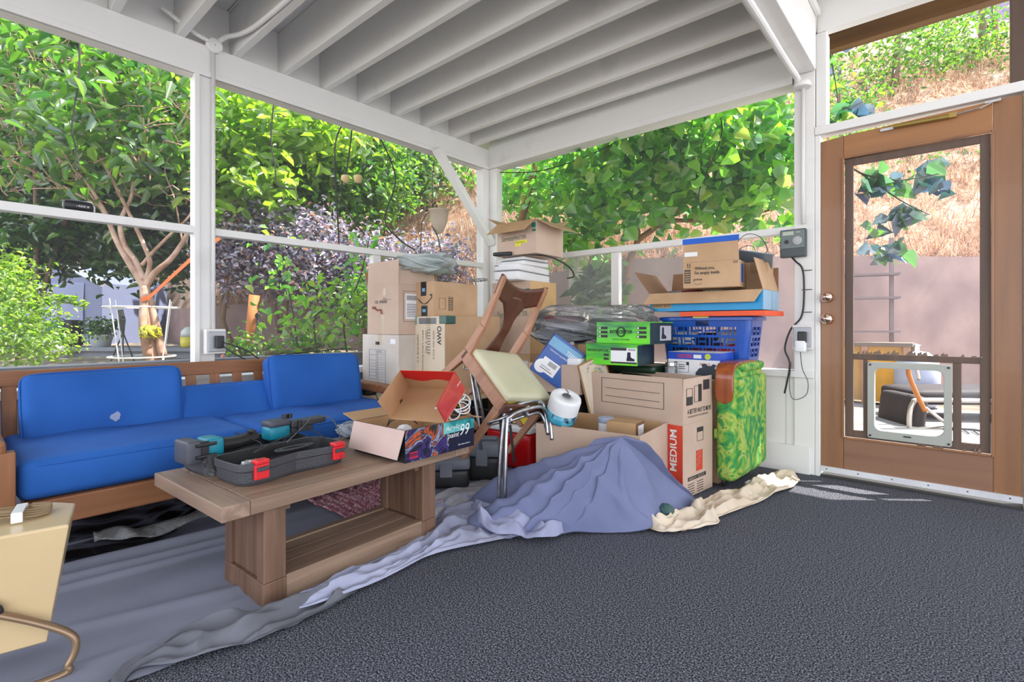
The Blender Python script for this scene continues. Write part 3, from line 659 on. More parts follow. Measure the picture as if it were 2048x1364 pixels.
# ================================================================ CARTONS
def shell_box(m, W_, D_, H_, th, mi_out=0, mi_in=1):
    w, d = W_/2, D_/2
    m.box(-w, w, -d, d, 0, th, mi_out)
    m.box(-w, w, -d, -d+th, th, H_, mi_out); m.box(-w, w, d-th, d, th, H_, mi_out)
    m.box(-w, -w+th, -d+th, d-th, th, H_, mi_out); m.box(w-th, w, -d+th, d-th, th, H_, mi_out)
    # inner liner shows the unprinted inside
    e = .0006
    m.add([(-w+th+e, -d+th+e, H_-e), (w-th-e, -d+th+e, H_-e), (w-th-e, -d+th+e, th), (-w+th+e, -d+th+e, th)], [(3,2,1,0)], mi_in)
    m.add([(-w+th+e, d-th-e, H_-e), (w-th-e, d-th-e, H_-e), (w-th-e, d-th-e, th), (-w+th+e, d-th-e, th)], [(0,1,2,3)], mi_in)
    m.add([(-w+th+e, -d+th, H_-e), (-w+th+e, d-th, H_-e), (-w+th+e, d-th, th), (-w+th+e, -d+th, th)], [(0,1,2,3)], mi_in)
    m.add([(w-th-e, -d+th, H_-e), (w-th-e, d-th, H_-e), (w-th-e, d-th, th), (w-th-e, -d+th, th)], [(3,2,1,0)], mi_in)
    m.add([(-w+th, -d+th, th+e), (w-th, -d+th, th+e), (w-th, d-th, th+e), (-w+th, d-th, th+e)], [(0,1,2,3)], mi_in)
def fit(pxn, d, pxl, pxr, ytop, ybot, yaw=0, dcap=None):
    """size of a box whose near edge stands at column pxn, distance d, spanning the columns pxl..pxr"""
    a = math.radians(yaw); N = at(pxn, d); lv = Vector((-math.cos(a), -math.sin(a), 0)); rv = Vector((-math.sin(a), math.cos(a), 0))
    def run(v, px):
        k = (px-CX)/FOC; u0, d0 = N.dot(RGT), N.dot(FWD); du, dd = v.dot(RGT), v.dot(FWD); return (u0-k*d0)/(k*dd-du)
    Wd = run(lv, pxl); Dp = dcap if dcap else run(rv, pxr)
    z1 = CAMZ-(ytop-HY)/FOC*d; z0 = CAMZ-(ybot-HY)/FOC*d if ybot is not None else None
    c = N+lv*Wd/2+rv*Dp/2
    return (c.x, c.y), Wd, Dp, z0, z1, a
def carton(label, f, mat=CARD, inner=CARDI, z0=None, z1=None, flaps=(), open_=False, th=.004, name='cardboard_box', cat='box', group=None, closed_seam=True):
    (cx, cy), Wd, Dp, a0, a1, yaw = f
    z0 = a0 if z0 is None else z0; z1 = a1 if z1 is None else z1
    t = thing(name, label, cat, (cx, cy, z0), yaw, group); H_ = z1-z0
    m = MB()
    if open_: shell_box(m, Wd, Dp, H_, th)
    else:
        m.box(-Wd/2, Wd/2, -Dp/2, Dp/2, 0, H_)
    m.build('body', [mat, inner], t, bevel=0 if open_ else .003)
    if not open_ and closed_seam:
        m = MB(); m.box(-.025, .025, -Dp/2-.0012, Dp/2+.0012, H_+.0002, H_+.0014); m.box(-.025, .025, -Dp/2-.0016, -Dp/2-.0004, H_-.07, H_); m.build('packing_tape', TAPE, t)
    for fl in flaps:
        side, ang, ln = fl[:3]; skew = fl[3] if len(fl) > 3 else 0; mm = fl[4] if len(fl) > 4 else (mat, inner)
        # ang: 0 = standing straight up, 90 = folded flat outwards, 180 = hanging down outside
        w, d = Wd/2, Dp/2; A = math.radians(ang)
        hinge, out, wid = {'front': ((0, -d, H_), Vector((0, -1, 0)), (Vector((1, 0, 0)), w)), 'back': ((0, d, H_), Vector((0, 1, 0)), (Vector((-1, 0, 0)), w)),
                           'right': ((w, 0, H_), Vector((1, 0, 0)), (Vector((0, 1, 0)), d)), 'left': ((-w, 0, H_), Vector((-1, 0, 0)), (Vector((0, -1, 0)), d))}[side]
        dr = Vector((0, 0, 1))*math.cos(A)+out*math.sin(A); wv, hw = wid; nrm = wv.cross(dr)
        h0 = Vector(hinge)+out*(.0005+th/2 if ang > 20 else 0)
        if ang <= 20: h0 -= out*th/2; h0.z += .0005
        mb = MB()
        c = [h0-wv*hw, h0+wv*hw, h0+wv*(hw-.006+skew*.5)+dr*ln, h0-wv*(hw-.006-skew*.5)+dr*(ln*.985)]
        vs = [p-nrm*th*.45 for p in c]+[p+nrm*th*.45 for p in c]
        # bottom list faces outside (print), top list faces inside
        s_ = 1 if nrm.dot(out) > 0 or (abs(nrm.dot(out)) < 1e-6) else -1
        mb.add(vs, [(0,3,2,1)], 0 if nrm.dot(out*math.cos(A)-Vector((0,0,1))*math.sin(A)) < 0 else 1)
        mb.add(vs, [(4,5,6,7)], 0 if nrm.dot(out*math.cos(A)-Vector((0,0,1))*math.sin(A)) > 0 else 1)
        mb.add(vs, [(0,1,5,4),(1,2,6,5),(2,3,7,6),(3,0,4,7)], 1)
        mb.build('flap', [mm[0], mm[1]], t)
    return t, Wd, Dp, H_
def ftext(t, W_, D_, s, u, v, h=None, w=None, mat=INK, face='front', rot=0, name='lettering', shear=0, align='LEFT', off=0):
    e = .0022
    if face == 'front': O = Vector((-W_/2+u, -D_/2-e, v)); r = Vector((1, 0, 0))
    elif face == 'right': O = Vector((W_/2+e, -D_/2+u, v)); r = Vector((0, 1, 0))
    elif face == 'top': return text(s, t, mat, (u, v, e), (1, 0, 0), (0, 1, 0), h, w, name, align, shear)
    up = Vector((0, 0, 1)); c, s_ = math.cos(math.radians(rot)), math.sin(math.radians(rot))
    return text(s, t, mat, O, r*c+up*s_, up*c-r*s_, h, w, name, align, shear, 0, off)
def frect(t, W_, D_, rects, mat, face='front', name='printed_mark', e=.0016):
    m = MB()
    for u0, u1, v0, v1 in rects:
        if face == 'front': m.box(-W_/2+u0, -W_/2+u1, -D_/2-e, -D_/2-.0002, v0, v1)
        elif face == 'right': m.box(W_/2+.0002, W_/2+e, -D_/2+u0, -D_/2+u1, v0, v1)
    return m.build(name, mat, t)
def outline(u0, u1, v0, v1, w): return [(u0, u1, v0, v0+w), (u0, u1, v1-w, v1), (u0, u0+w, v0, v1), (u1-w, u1, v0, v1)]
TEALP = plain('teal_print', srgb(30, 130, 110), .6)

# --- bench in the corner that carries the left stacks
BZ = .43
t = thing('wooden_bench', 'pale wooden bench top carrying the carton stacks in the corner', 'bench', (-3.0, 2.70, 0))
PALEW = wood('pale_bench_wood', srgb(190, 166, 136), srgb(214, 192, 162), 'y', 8, .6)
m = MB(); m.box(-.43, .43, -.70, .90, BZ-.03, BZ-.001); m.build('bench_top', PALEW, t, bevel=.003)
for x in (-.38, .38):
    for y in (-.55, .85): m = MB(); m.box(x-.03, x+.03, y-.03, y+.03, 0.001, BZ-.0305); m.build('leg', PALEW, t)
t = thing('yellow_bin', 'yellow plastic bin under the bench beside the sofa end', 'bin', (-2.85, 2.35, .001))
m = MB(); m.add([(-.15,-.12,0),(.15,-.12,0),(.15,.12,0),(-.15,.12,0),(-.18,-.15,.34),(.18,-.15,.34),(.18,.15,.34),(-.18,.15,.34)], [(0,3,2,1),(4,5,6,7),(0,1,5,4),(1,2,6,5),(2,3,7,6),(3,0,4,7)]); m.build('tub', plain('yellow_plastic', srgb(206, 168, 30), .4), t, bevel=.01)
m = MB(); m.box(-.19, .19, -.16, .16, .341, .36); m.build('rim', plain('yellow_plastic', srgb(206, 168, 30), .4), t, bevel=.006)
# router / adapter on the bench
t = thing('black_adapter', 'black power brick on the bench beside the white file box', 'adapter', (-3.2, 2.06, BZ))
m = MB(); m.rbox(.11, .09, .05, .012, 5, M=Matrix.Translation((0, 0, .026))); m.build('body', BLACK, t, smooth=True)
cord('thin black cord hanging from the bench edge past the sofa', [(-3.15, 2.05, .46), (-2.98, 1.97, .47), (-2.9, 1.96, .40), (-2.92, 1.98, .33), (-3.0, 2.0, .30), (-3.1, 2.0, .33)], .003)

f = fit(797, 3.57, 725, 835, 670, 800, 0, .34)
t, w, d, h = carton('white printed file box with hand hole at the left bottom of the corner stacks', f, CARDW, CARDI, z0=BZ)
lines = outline(.09, .185, .10, .32, .002)+outline(.20, .30, .04, .32, .002)+[(.09, .185, z, z+.002) for z in (.125, .15, .17, .195, .215, .24, .28)]+[(.20, .285, z, z+.0016) for z in (.07, .10, .12, .14, .155, .175, .19, .21, .225, .245, .26, .28, .295)]
frect(t, w, d, lines, INKB); frect(t, w, d, [(.235-.06, .285-.06, .355, .378)], BLACK, name='hand_hole'); frect(t, w, d, [(.36, .42, .365, .40)], PAPER, name='sticker', e=.002)
ftext(t, w, d, 'NAME', .205, .30, .012, mat=INKB)
f2 = fit(797, 3.57, 735, 828, 573, 667, 0, .34)
z1 = CAMZ+77/FOC*3.57
t, w, d, h = carton('tall brown carton with raised flaps topped by a green plastic bag', f2, CARDL, CARDI, z0=.862, z1=1.22, open_=True, flaps=[('front', 3, .17, .04), ('right', -12, .14), ('left', 25, .12), ('back', 10, .10)])
ftext(t, w, d, '150  090490', .10, .225, .022, .15); ftext(t, w, d, 'UNIVERSAL', .20, .255, .008, .05); frect(t, w, d, [(.195, .30, .25, .252)], INK)
frect(t, w, d, [(.175, .225, .0, .14), (.20, .235, .28, .335)], TAPE, name='packing_tape', e=.0022)
m = MB(); m.tube([(-.09, -d/2-.006, .19), (-.05, -d/2-.012, .175), (-.01, -d/2-.008, .18), (.0, -d/2-.01, .15)], .005, 6); m.rbox(.035, .008, .018, .004, 4, M=Matrix.Translation((-.1, -d/2-.008, .195))); m.build('dry_leaf', plain('dry_leaf_brown', srgb(140, 84, 50), .8), t)
frect(t, w, d, [(.06, .17, .11, .29)], PAPER, 'right', 'shipping_label'); frect(t, w, d, outline(.04, .2, .09, .31, .002), INK, 'right')
frect(t, w, d, [(.07+.008*k, .074+.008*k, .245, .28) for k in range(11)]+[(.07, .16, .13+.012*k, .134+.012*k) for k in range(8)], INK, 'right', 'barcode', .0022)
o = crumple(.36, .26, .12, 11, .36, 22, Matrix.Translation((-2.93, 2.36, 1.375)) @ Matrix.Rotation(.5, 4, 'Z')).build('plastic_bag', film('green_plastic_bag', (.72, .93, .84), .42, .10, .18, 1.0, 20), smooth=True)
tag(o, 'crumpled pale green plastic bag on top of the tall brown carton', 'plastic bag')
# long box standing beside
f = fit(890, 3.47, 826, 1000, 632, 800, 0)
t, w, d, h = carton('long brown carton with a cream end printed sideways lettering on the bench', f, CARD, CARDI, z0=BZ, z1=.992)
CREAM = ramped('cream_carton_end', [(.3, srgb(206, 190, 166)), (.7, srgb(222, 206, 182))], scale=4, rough=.8)
frect(t, w, d, [(0.001, w-.001, 0.001, h-.001)], CREAM, name='cream_end_panel', e=.0012)
ftext(t, w, d, 'AWO', w-.035, h-.20, .045, .13, face='front', rot=90, off=.02)
for k, (u, z, L_, s_) in enumerate(((.05, h-.13, .20, 'GENUINE 2.2'), (.105, h-.10, .36, 'ERSC Ultra Economy Kit'), (.145, h-.10, .16, 'GEN  6  FKS'), (.19, h-.42, .15, 'T T T'), (.225, h-.10, .2, 'VST5 NO: 41213'))):
    ftext(t, w, d, s_, u, z+.0, .018, L_, face='front', rot=-90)
frect(t, w, d, [(.07, w-.09, h-.055, h-.012)], plain('grey_ink', (.2,.21,.22), .6)); frect(t, w, d, outline(.165, .195, h-.27, h-.08, .002)+[(.167, .193, h-.26+.02*k, h-.255+.02*k) for k in range(9)], INK)
m = MB(); m.box(w/2-.06, w/2+.012, -d/2-.004, -d/2+.09, h-.055, h+.003); m.build('corner_tape', plain('dark_tape', (.05, .12, .10), .3), t, bevel=.006)
m = MB(); m.box(-w/2-.003, -w/2+.05, -d/2-.004, -d/2+.03, h-.06, h+.002); m.build('corner_tape', plain('pale_green_tape', srgb(120, 160, 145), .3), t, bevel=.005)
# smile box
f = fit(867, 3.56, 830, 955, 562, 628, 0)
t, w, d, h = carton('brown shipping carton with a printed smile arrow on the long carton', f, CARD, CARDI, z0=.9925, flaps=[('left', 80, .05)])
BLK2 = plain('dark_blue_tape', srgb(38, 44, 52), .4)
frect(t, w, d, [(w*.33, w*.62, h-.10, h-.0), (w*.36, w*.68, 0, .075)], BLK2, name='printed_tape'); frect(t, w, d, [(w*.40, w*.56, h-.07, h-.045), (w*.42, w*.60, .03, .05)], plain('light_blue_print', srgb(120, 170, 205), .5), name='printed_label', e=.0024)
m = MB(); m.tube([Vector((-w/2+.03+.16*k/12*(w/.21), -d/2-.0025, h*.54-.045*math.sin(PI*(k/12)**1.1))) for k in range(13)], [.002+.009*math.sin(PI*k/12) for k in range(13)], 8, flat=.12)
m.add([(w/2-.045, -d/2-.003, h*.62), (w/2-.012, -d/2-.003, h*.64), (w/2-.018, -d/2-.003, h*.47), (w/2-.024, -d/2-.003, h*.58)], [(0,3,2,1)]); m.build('smile_arrow', INK, t)
frect(t, w, d, outline(.14, .18, .04, .14, .003)+[(.14, .18, .05+.015*k, .056+.015*k) for k in range(6)]+outline(.05, .11, .05, .13, .0015), INK, 'right')
m = crumple(.10, .06, .02, 5, .3, 8, Matrix.Translation((-2.60, 2.60, 1.255))); o = m.build('plastic_scrap', CLEAR, smooth=True); tag(o, 'scrap of clear packing plastic on top of the smile arrow carton', 'plastic scrap')
# corner stack: cardboard, tall moving box, printers, top box with drooping flaps
f = fit(1060, 3.94, 985, 1112, 700, 760, 0, .34)
t, w, d, h = carton('brown carton with a white barcode label at the bottom of the corner stack', f, CARD, CARDI, z0=BZ+.0, z1=.70)
frect(t, w, d, [(w-.19, w-.02, .12, .22)], PAPER, name='shipping_label'); frect(t, w, d, [(w-.16, w-.06, .135, .165)], INKB, name='barcode', e=.0022)
f = fit(1060, 3.94, 984, 1112, 562, 700, 0)
t, w, d, h = carton('tall tan moving box with a hand hole under the white printers', f, CARDL, CARDI, z0=.7005, z1=1.275)
frect(t, w, d, [(0.0, d, 0.002, h-.002)], ramped('tan_cardboard', [(.3, srgb(188, 152, 104)), (.7, srgb(204, 168, 118))], scale=4, rough=.8), 'right', 'side_panel', .0012)
frect(t, w, d, [(.12, .21, h-.105, h-.065)], BLACK, 'right', 'hand_hole', .002); frect(t, w, d, [(w-.04, w-.003, h-.10, h-.06), (w-.035, w-.003, h-.14, h-.115)], TEALP, name='printed_mark', e=.002)
frect(t, w, d, [(w*.42, w*.56, h-.09, h-.035)], PAPER, name='sticker', e=.002); ftext(t, w, d, 'Service', .06, h-.29, .055, .16, plain('grey_green_ink', srgb(120, 130, 112), .6), shear=.2); ftext(t, w, d, 'MASTER', .225, h-.275, .04, .16, plain('grey_green_ink', srgb(120, 130, 112), .6))
WHP = plain('white_printer_plastic', (.78, .78, .79), .4, var=.02)
def printer(label, px, d0, pl, pr, z0, z1, yaw):
    f = fit(px, d0, pl, pr, 500, 520, yaw); (cx, cy), w, d, _, _, a = f
    t = thing('printer', label, 'printer', (cx, cy, z0), a); h = z1-z0
    m = MB(); m.rbox(w, d, h*.55, .012, 6, M=Matrix.Translation((0, 0, h*.28))); m.build('base', WHP, t, smooth=True)
    m = MB(); m.rbox(w*.985, d*.985, h*.42, .012, 6, M=Matrix.Translation((0, 0, h*.785))); m.build('scanner_lid', WHP, t, smooth=True)
    m = MB(); m.box(-w/2-.0012, w/2+.0012, -d/2-.0012, d/2+.0012, h*.545, h*.565); m.build('seam', plain('grey_seam', (.25,.25,.26), .6), t)
    m = MB(); m.box(-w*.45, -w*.3, -d/2-.002, -d/2+.001, h*.86, h*.9); m.build('button', DGREY, t)
    return t
printer('white flatbed printer on the tall tan moving box', 1037, 3.86, 987, 1100, 1.2755, 1.405, 12)
printer('second white printer set back on top of the first one', 1048, 3.99, 1000, 1098, 1.4055, 1.475, 2)
cord('black power cord draped over the white printers', [(-2.80, 3.02, 1.485), (-2.68, 3.00, 1.482), (-2.52, 3.05, 1.478), (-2.40, 3.18, 1.46), (-2.36, 3.36, 1.40), (-2.36, 3.44, 1.33), (-2.40, 3.40, 1.31)], .006)
m = MB(); m.rbox(.16, .06, .03, .008, 4, M=Matrix.Translation((-2.72, 2.98, 1.492)) @ Matrix.Rotation(.3, 4, 'Z')); o = m.build('power_brick', BLACK, smooth=True); tag(o, 'black power brick squeezed under the top carton', 'adapter')
f = fit(1072, 3.85, 995, 1126, 447, 522, 2)
t, w, d, h = carton('open tan carton with drooping flaps at the very top of the corner stack', f, CARDL, CARD, z0=1.478, z1=1.735, open_=True, flaps=[('front', 130, .15, -.04, (CARDL, CARDI)), ('right', 118, .16, .02), ('left', 60, .13), ('back', 60, .1)])
ftext(t, w, d, 'Service', .045, .115, .04, .12, plain('dark_green_ink', srgb(70, 92, 66), .6), shear=.2); ftext(t, w, d, 'MASTER', .172, .118, .03, .12, plain('dark_green_ink', srgb(70, 92, 66), .6))
frect(t, w, d, [(.185, .30, .085, .108), (.185, .24, .065, .085)], plain('yellow_print', srgb(222, 214, 50), .6), name='printed_mark'); ftext(t, w, d, 'Restore', .19, .088, .017, .09, plain('green_ink', srgb(60, 120, 40), .6), shear=.2)
frect(t, w, d, [(w-.04, w-.002, .195, .23), (w-.035, w-.002, .165, .182)], TEALP, name='printed_mark', e=.002)
# ================================================================ ACRYLIC PAINT BOX + RED LID on the coffee table
PAINTB = ramped('painted_swirl_print', [(0.0, (.008, .008, .012)), (.40, (.012, .012, .03)), (.46, srgb(70, 48, 120)), (.50, srgb(20, 22, 44)), (.545, srgb(150, 155, 180)), (.57, srgb(24, 26, 48)), (.62, srgb(214, 96, 44)), (.68, srgb(20, 20, 30)), (1, srgb(40, 150, 150))], scale=5.5, detail=3, dist=2.6, rough=.3, coat=.3)
NAVYP = plain('navy_print', srgb(24, 28, 52), .3)
tb = (-1.846, 1.419)
f = (tb, .345, .40, .3755, .507, math.radians(0))
t, w, d, h = carton('open black acrylic paint carton with swirling print on the coffee table', ((-1.846, 1.435), .345, .40, 0, 0, math.radians(2.5)), plain('black_print', (.012, .012, .016), .4), CARDI, z0=.3755, z1=.507, open_=True,
    flaps=[('front', 166, .118, -.015, (BLACK, ramped('pinkish_flap_inside', [(.3, srgb(196, 168, 158)), (.7, srgb(210, 184, 174))], scale=5, rough=.8))), ('left', 78, .10), ('back', 100, .06)])
frect(t, w, d, [(.0, d, 0.001, h-.001)], PAINTB, 'right', 'printed_panel', .0012); frect(t, w, d, [(d*.60, d-.001, .001, h*.62)], NAVYP, 'right', 'printed_panel', .0018)
TURQ = ramped('turquoise_print', [(.35, srgb(24, 40, 70)), (.5, srgb(40, 150, 150)), (.65, srgb(110, 190, 186))], scale=9, dist=1.5, rough=.3)
frect(t, w, d, [(d*.52, d-.001, h*.62, h-.001)], TURQ, 'right', 'printed_panel', .0016)
ftext(t, w, d, 'Acrylic', d*.55, h*.66, .028, .085, PAPER, 'right', shear=.25); ftext(t, w, d, 'paint', d*.58, h*.40, .028, .07, PAPER, 'right', shear=.25); ftext(t, w, d, '99', d*.775, h*.46, .050, .058, PAPER, 'right', shear=.25)
ftext(t, w, d, '24 artist colours', d*.74, h*.14, .007, .075, PAPER, 'right')
frect(t, w, d, [(.02, .065, .014, .018), (.02, .065, .034, .038)], REDP, 'right', 'logo', .002); ftext(t, w, d, 'Vista', .022, .018, .013, .04, REDP, 'right', shear=.2); ftext(t, w, d, 'Smooth soft matt colours', .06, .012, .006, .12, PAPER)
def hexshell(base, rim, th, mats, parent, name, skip=()):
    """open tray from four base corners and four rim corners"""
    base = [Vector(p) for p in base]; rim = [Vector(p) for p in rim]; cen = sum(base, Vector())/4; m = MB()
    def slab(q, out, mi=(0, 1)):
        n = (q[1]-q[0]).cross(q[3]-q[0]).normalized()
        if n.dot(out) < 0: n = -n; q = q[::-1]
        a = [p for p in q]; b = [p-n*th for p in q]
        m.add(a+b, [(0,1,2,3)], mi[0]); m.add(a+b, [(7,6,5,4)], mi[1]); m.add(a+b, [(4,5,1,0),(5,6,2,1),(6,7,3,2),(7,4,0,3)], mi[1])
    up = sum(rim, Vector())/4-cen
    slab(base, -up)
    for i in range(4):
        if i in skip: continue
        j = (i+1) % 4; mid = (base[i]+base[j])/2; slab([base[i], base[j], rim[j], rim[i]], mid-cen, (0, 0) if i == 1 else (0, 1))
    return m.build(name, mats, parent)
RED = plain('glossy_red_card', srgb(196, 16, 28), .3, coat=.3, var=.05)
B = [atp(781, 838, 1.99), atp(892, 846, 1.88), atp(932, 780, 2.14), atp(821, 775, 2.26)]
Rm = [atp(755, 803, 1.90), atp(874, 812, 1.78), atp(910, 743, 2.05), atp(800, 740, 2.18)]
cen = sum(B, Vector())/4
t = thing('red_box_lid', 'red shoe box lid propped open showing its tan inside on the paint carton', 'box lid', cen)
B = [p-cen for p in B]; Rm = [p-cen for p in Rm]
hexshell(B, Rm, .003, [RED, CARDI], t, 'tray', skip=(0,))
v0 = Rm[3]+(B[3]-Rm[3])*.55; v1 = Rm[2]+(B[2]-Rm[2])*.55; off = (Rm[0]-Rm[3]).normalized()*.005
m = MB(); k = 10
for i in range(k):
    a = i/k; b = (i+1)/k; za = .75+.25*math.sin(a*5)**2; zb = .75+.25*math.sin(b*5)**2
    m.add([Rm[3].lerp(Rm[2], a)+off, Rm[3].lerp(Rm[2], b)+off, Rm[3].lerp(Rm[2], b).lerp(v0.lerp(v1, b), zb)+off, Rm[3].lerp(Rm[2], a).lerp(v0.lerp(v1, a), za)+off], [(0,1,2,3)])
m.build('folded_red_edge', RED, t, solid=.002)
pc = (B[0]+B[3])/2; pn = (Rm[0]-B[0]); inn = (B[1]-B[0]).normalized()
m = MB(); m.add([pc+inn*.0045+(B[3]-B[0]).normalized()*.018*math.cos(a)+pn.normalized()*.018*abs(math.sin(a)) for a in [PI*i/12 for i in range(13)]], [tuple(range(13))]); m.build('finger_notch', plain('notch_dark', srgb(96, 62, 24), .8), t)
nb = (B[1]-B[0]).cross(B[3]-B[0]).normalized(); 
if nb.dot(pn) < 0: nb = -nb
cc = B[0]*.18+B[1]*.46+B[2]*.24+B[3]*.12
m = MB(); m.tube(arc(cc+nb*.0045, .006, 0, 2*PI, 14, (B[1]-B[0]).normalized(), (B[3]-B[0]).normalized()), .0016, 6, cap=False); m.build('sticker', PAPER, t)
m = MB(); ro = (B[1]-B[0]).normalized(); a = Rm[2].lerp(B[2], .25); b = a+(Rm[1]-Rm[2]).normalized()*.01
text('VENICE', t, PAPER, Rm[2].lerp(B[2], .45)+(Rm[1]-Rm[2])*.22+ro*.004, (B[2]-B[1]).normalized(), (Rm[2]-B[2]).normalized(), height=.010, width=.05)
o = crumple(.06, .06, .05, 21, .08, 12, Matrix.Translation((-1.80, 1.34, .475))).build('light_bulb', PAPER, smooth=True); tag(o, 'white rounded bulb poking out of the acrylic paint carton', 'light bulb')
m = MB()
for k in range(3): m.tube(smooth_path([(-1.93+.01*k, 1.32, .44), (-1.90, 1.34, .50+.008*k), (-1.87, 1.40+.01*k, .515), (-1.85, 1.45, .48)], 6), .002, 6)
o = m.build('glasses', BLACK, smooth=True); tag(o, 'dark wire glasses lying in the acrylic paint carton', 'glasses')
m = MB(); rr = random.Random(4)
for k in range(5):
    c = Vector((-1.74, 1.60, .535+.012*k)); m.tube(arc(c+Vector((rr.uniform(-.02, .02), rr.uniform(-.02, .02), 0)), .04+.008*rr.random(), 0, 2*PI, 18, Vector((1, rr.uniform(-.3, .3), rr.uniform(-.7, .2))).normalized(), Vector((rr.uniform(-.3, .3), 1, rr.uniform(.2, .9))).normalized()), .003, 6, cap=False)
o = m.build('coiled_cable', PAPER, smooth=True); tag(o, 'coil of white cable at the back of the acrylic paint carton', 'cable')
m = MB()
for k in range(5):
    c = Vector((-1.77, 1.61, .50+.012*k)); m.tube(arc(c+Vector((rr.uniform(-.02, .02), rr.uniform(-.02, .02), 0)), .035+.01*rr.random(), 0, 2*PI, 16, Vector((1, rr.uniform(-.3, .3), rr.uniform(-.5, .5))).normalized(), Vector((rr.uniform(-.3, .3), 1, rr.uniform(-.3, .6))).normalized()), .004, 6, cap=False)
o = m.build('coiled_cable', BLACK, smooth=True); tag(o, 'coil of black cable under the white one in the paint carton', 'cable')
m = crumple(.14, .12, .07, 31, .15, 12, Matrix.Translation((-2.26, 1.37, .412))); o = m.build('blue_bag', film('blue_plastic_film', (.35, .6, .85), .35, .2, .15, .7, 30), smooth=True); tag(o, 'crumpled pale blue plastic wrap behind the tool case', 'plastic wrap')
# ================================================================ CREAM HEATER at the left edge
CRM = plain('cream_enamel', srgb(212, 186, 142), .32, coat=.3, var=.04)
cd = Vector((.8, .6)); wd = (RGT*.8+FWD*.6); dp = (RGT*-.6+FWD*.8)
FR = onz(140, 1050, .39); hx = Matrix.Identity(4)
t = thing('portable_heater', 'cream enamelled portable heater on a bent metal stand at the left edge', 'heater', M=basis(wd, dp, (0, 0, 1), FR-wd*.17+dp*.13-Vector((0, 0, .39))))
m = MB(); vs = []
def trap(z, wtop, y0, y1, ch):
    return [(-wtop, y0, z), (wtop, y0, z), (wtop, y1-ch, z), (wtop-ch, y1, z), (-wtop+ch, y1, z), (-wtop, y1-ch, z)]
lv = [trap(.078, .115, -.10, .08, .03), trap(.085, .122, -.112, .09, .03), trap(.388, .168, -.130, .13, .05), trap(.392, .165, -.127, .127, .05)]
for q in lv: vs += q
fs = [(5,4,3,2,1,0), (18,19,20,21,22,23)]
for j in range(3):
    for i in range(6): fs.append((j*6+i, j*6+(i+1) % 6, (j+1)*6+(i+1) % 6, (j+1)*6+i))
m.add(vs, fs); m.build('cabinet', CRM, t, bevel=.004)
STN = plain('bronze_metal', srgb(150, 124, 98), .35, .5)
for sgn in (-1,):
    yy = -.125
    m = MB(); m.tube(smooth_path([(.03, yy-.01*-sgn*0-.012, .20), (.10, yy-.02, .16), (.165, yy-.03, .115), (.185, yy-.035, .08), (.17, yy-.04, .035), (.13, yy-.045, .010), (-.25, yy-.05, .010)], 8), .0125, 8, flat=.7)
    m.build('stand', STN, t, smooth=True)
m = MB(); m.lathe([(.021, 0), (.024, .006), (.024, .012), (.018, .018), (0, .018)], 20, M=Matrix.Translation((.02, -.130, .205)) @ Matrix.Rotation(PI/2, 4, 'X')); m.build('knob', BLACK, t, smooth=True)
m = MB(); m.box(-.0, .03, -.128, -.123, .205, .235); m.build('bracket', STN, t)
# cord bundle and white clip on the heater
HM = t.matrix_basis.copy()
cb = thing('cord_bundle', 'bundle of beige power cord folded on the cream heater', 'cord', M=HM @ Matrix.Translation((.055, -.03, .394)))
for k in range(9):
    m = MB(); z = .006+.0035*(k % 4); y = .02+.006*k
    m.tube(smooth_path([(-.16, y, z), (-.06, y+.01*math.sin(k), z+.008), (.03, y+.004*k-.01, z), (.062, y+.015, z), (.02, y+.028, z+.004)], 6), .0032, 6); m.build('loop', plain('beige_cord', srgb(150, 126, 92), .5), cb, smooth=True)
m = MB(); m.rbox(.03, .025, .022, .008, 5, M=Matrix.Translation((-.075, .0, .014))); m.build('plug', plain('cream_plug', srgb(206, 186, 130), .4), cb, smooth=True)
m = MB(); m.box(-.012, .012, -.012, .075, .025, .029); m.box(-.012, .012, -.016, -.012, .001, .029); m.box(-.012, .012, .075, .079, .001, .029); m.build('clip', WHP, cb, bevel=.002, label='white plastic clip')

def sstep(a, b, x):
    t = max(0, min(1, (x-a)/(b-a))); return t*t*(3-2*t)
# ================================================================ FLOOR CLOTHS
def cloth_mat(name, c1, c2, sc=3):
    return ramped(name, [(.3, c1), (.7, c2)], scale=sc, detail=8, rough=.9, bump=.06)
GREYC = cloth_mat('grey_tarp', srgb(124, 127, 142), srgb(140, 143, 158))
LAV = cloth_mat('lavender_grey_sheet', srgb(152, 156, 180), srgb(172, 174, 196))
LAV2 = cloth_mat('slate_blue_blanket', srgb(102, 109, 142), srgb(120, 127, 160))
BEI = cloth_mat('beige_drop_cloth', srgb(208, 190, 164), srgb(224, 208, 186))
def nz(x, y, s=0): return math.sin(3.1*x+1.7*y+s)*.5+math.sin(7.3*x-4.2*y+s*2)*.3+math.sin(1.9*x+9.1*y+s)*.2
def crease(x, y, f, s=0):
    return 1-2*abs(mnoise.noise(Vector((x*f+s, y*f, s))))-.6*abs(mnoise.noise(Vector((x*f*2.1, y*f*2.1+s, 3))))
def ridge(v): return 1-abs(2*(v-math.floor(v))-1)
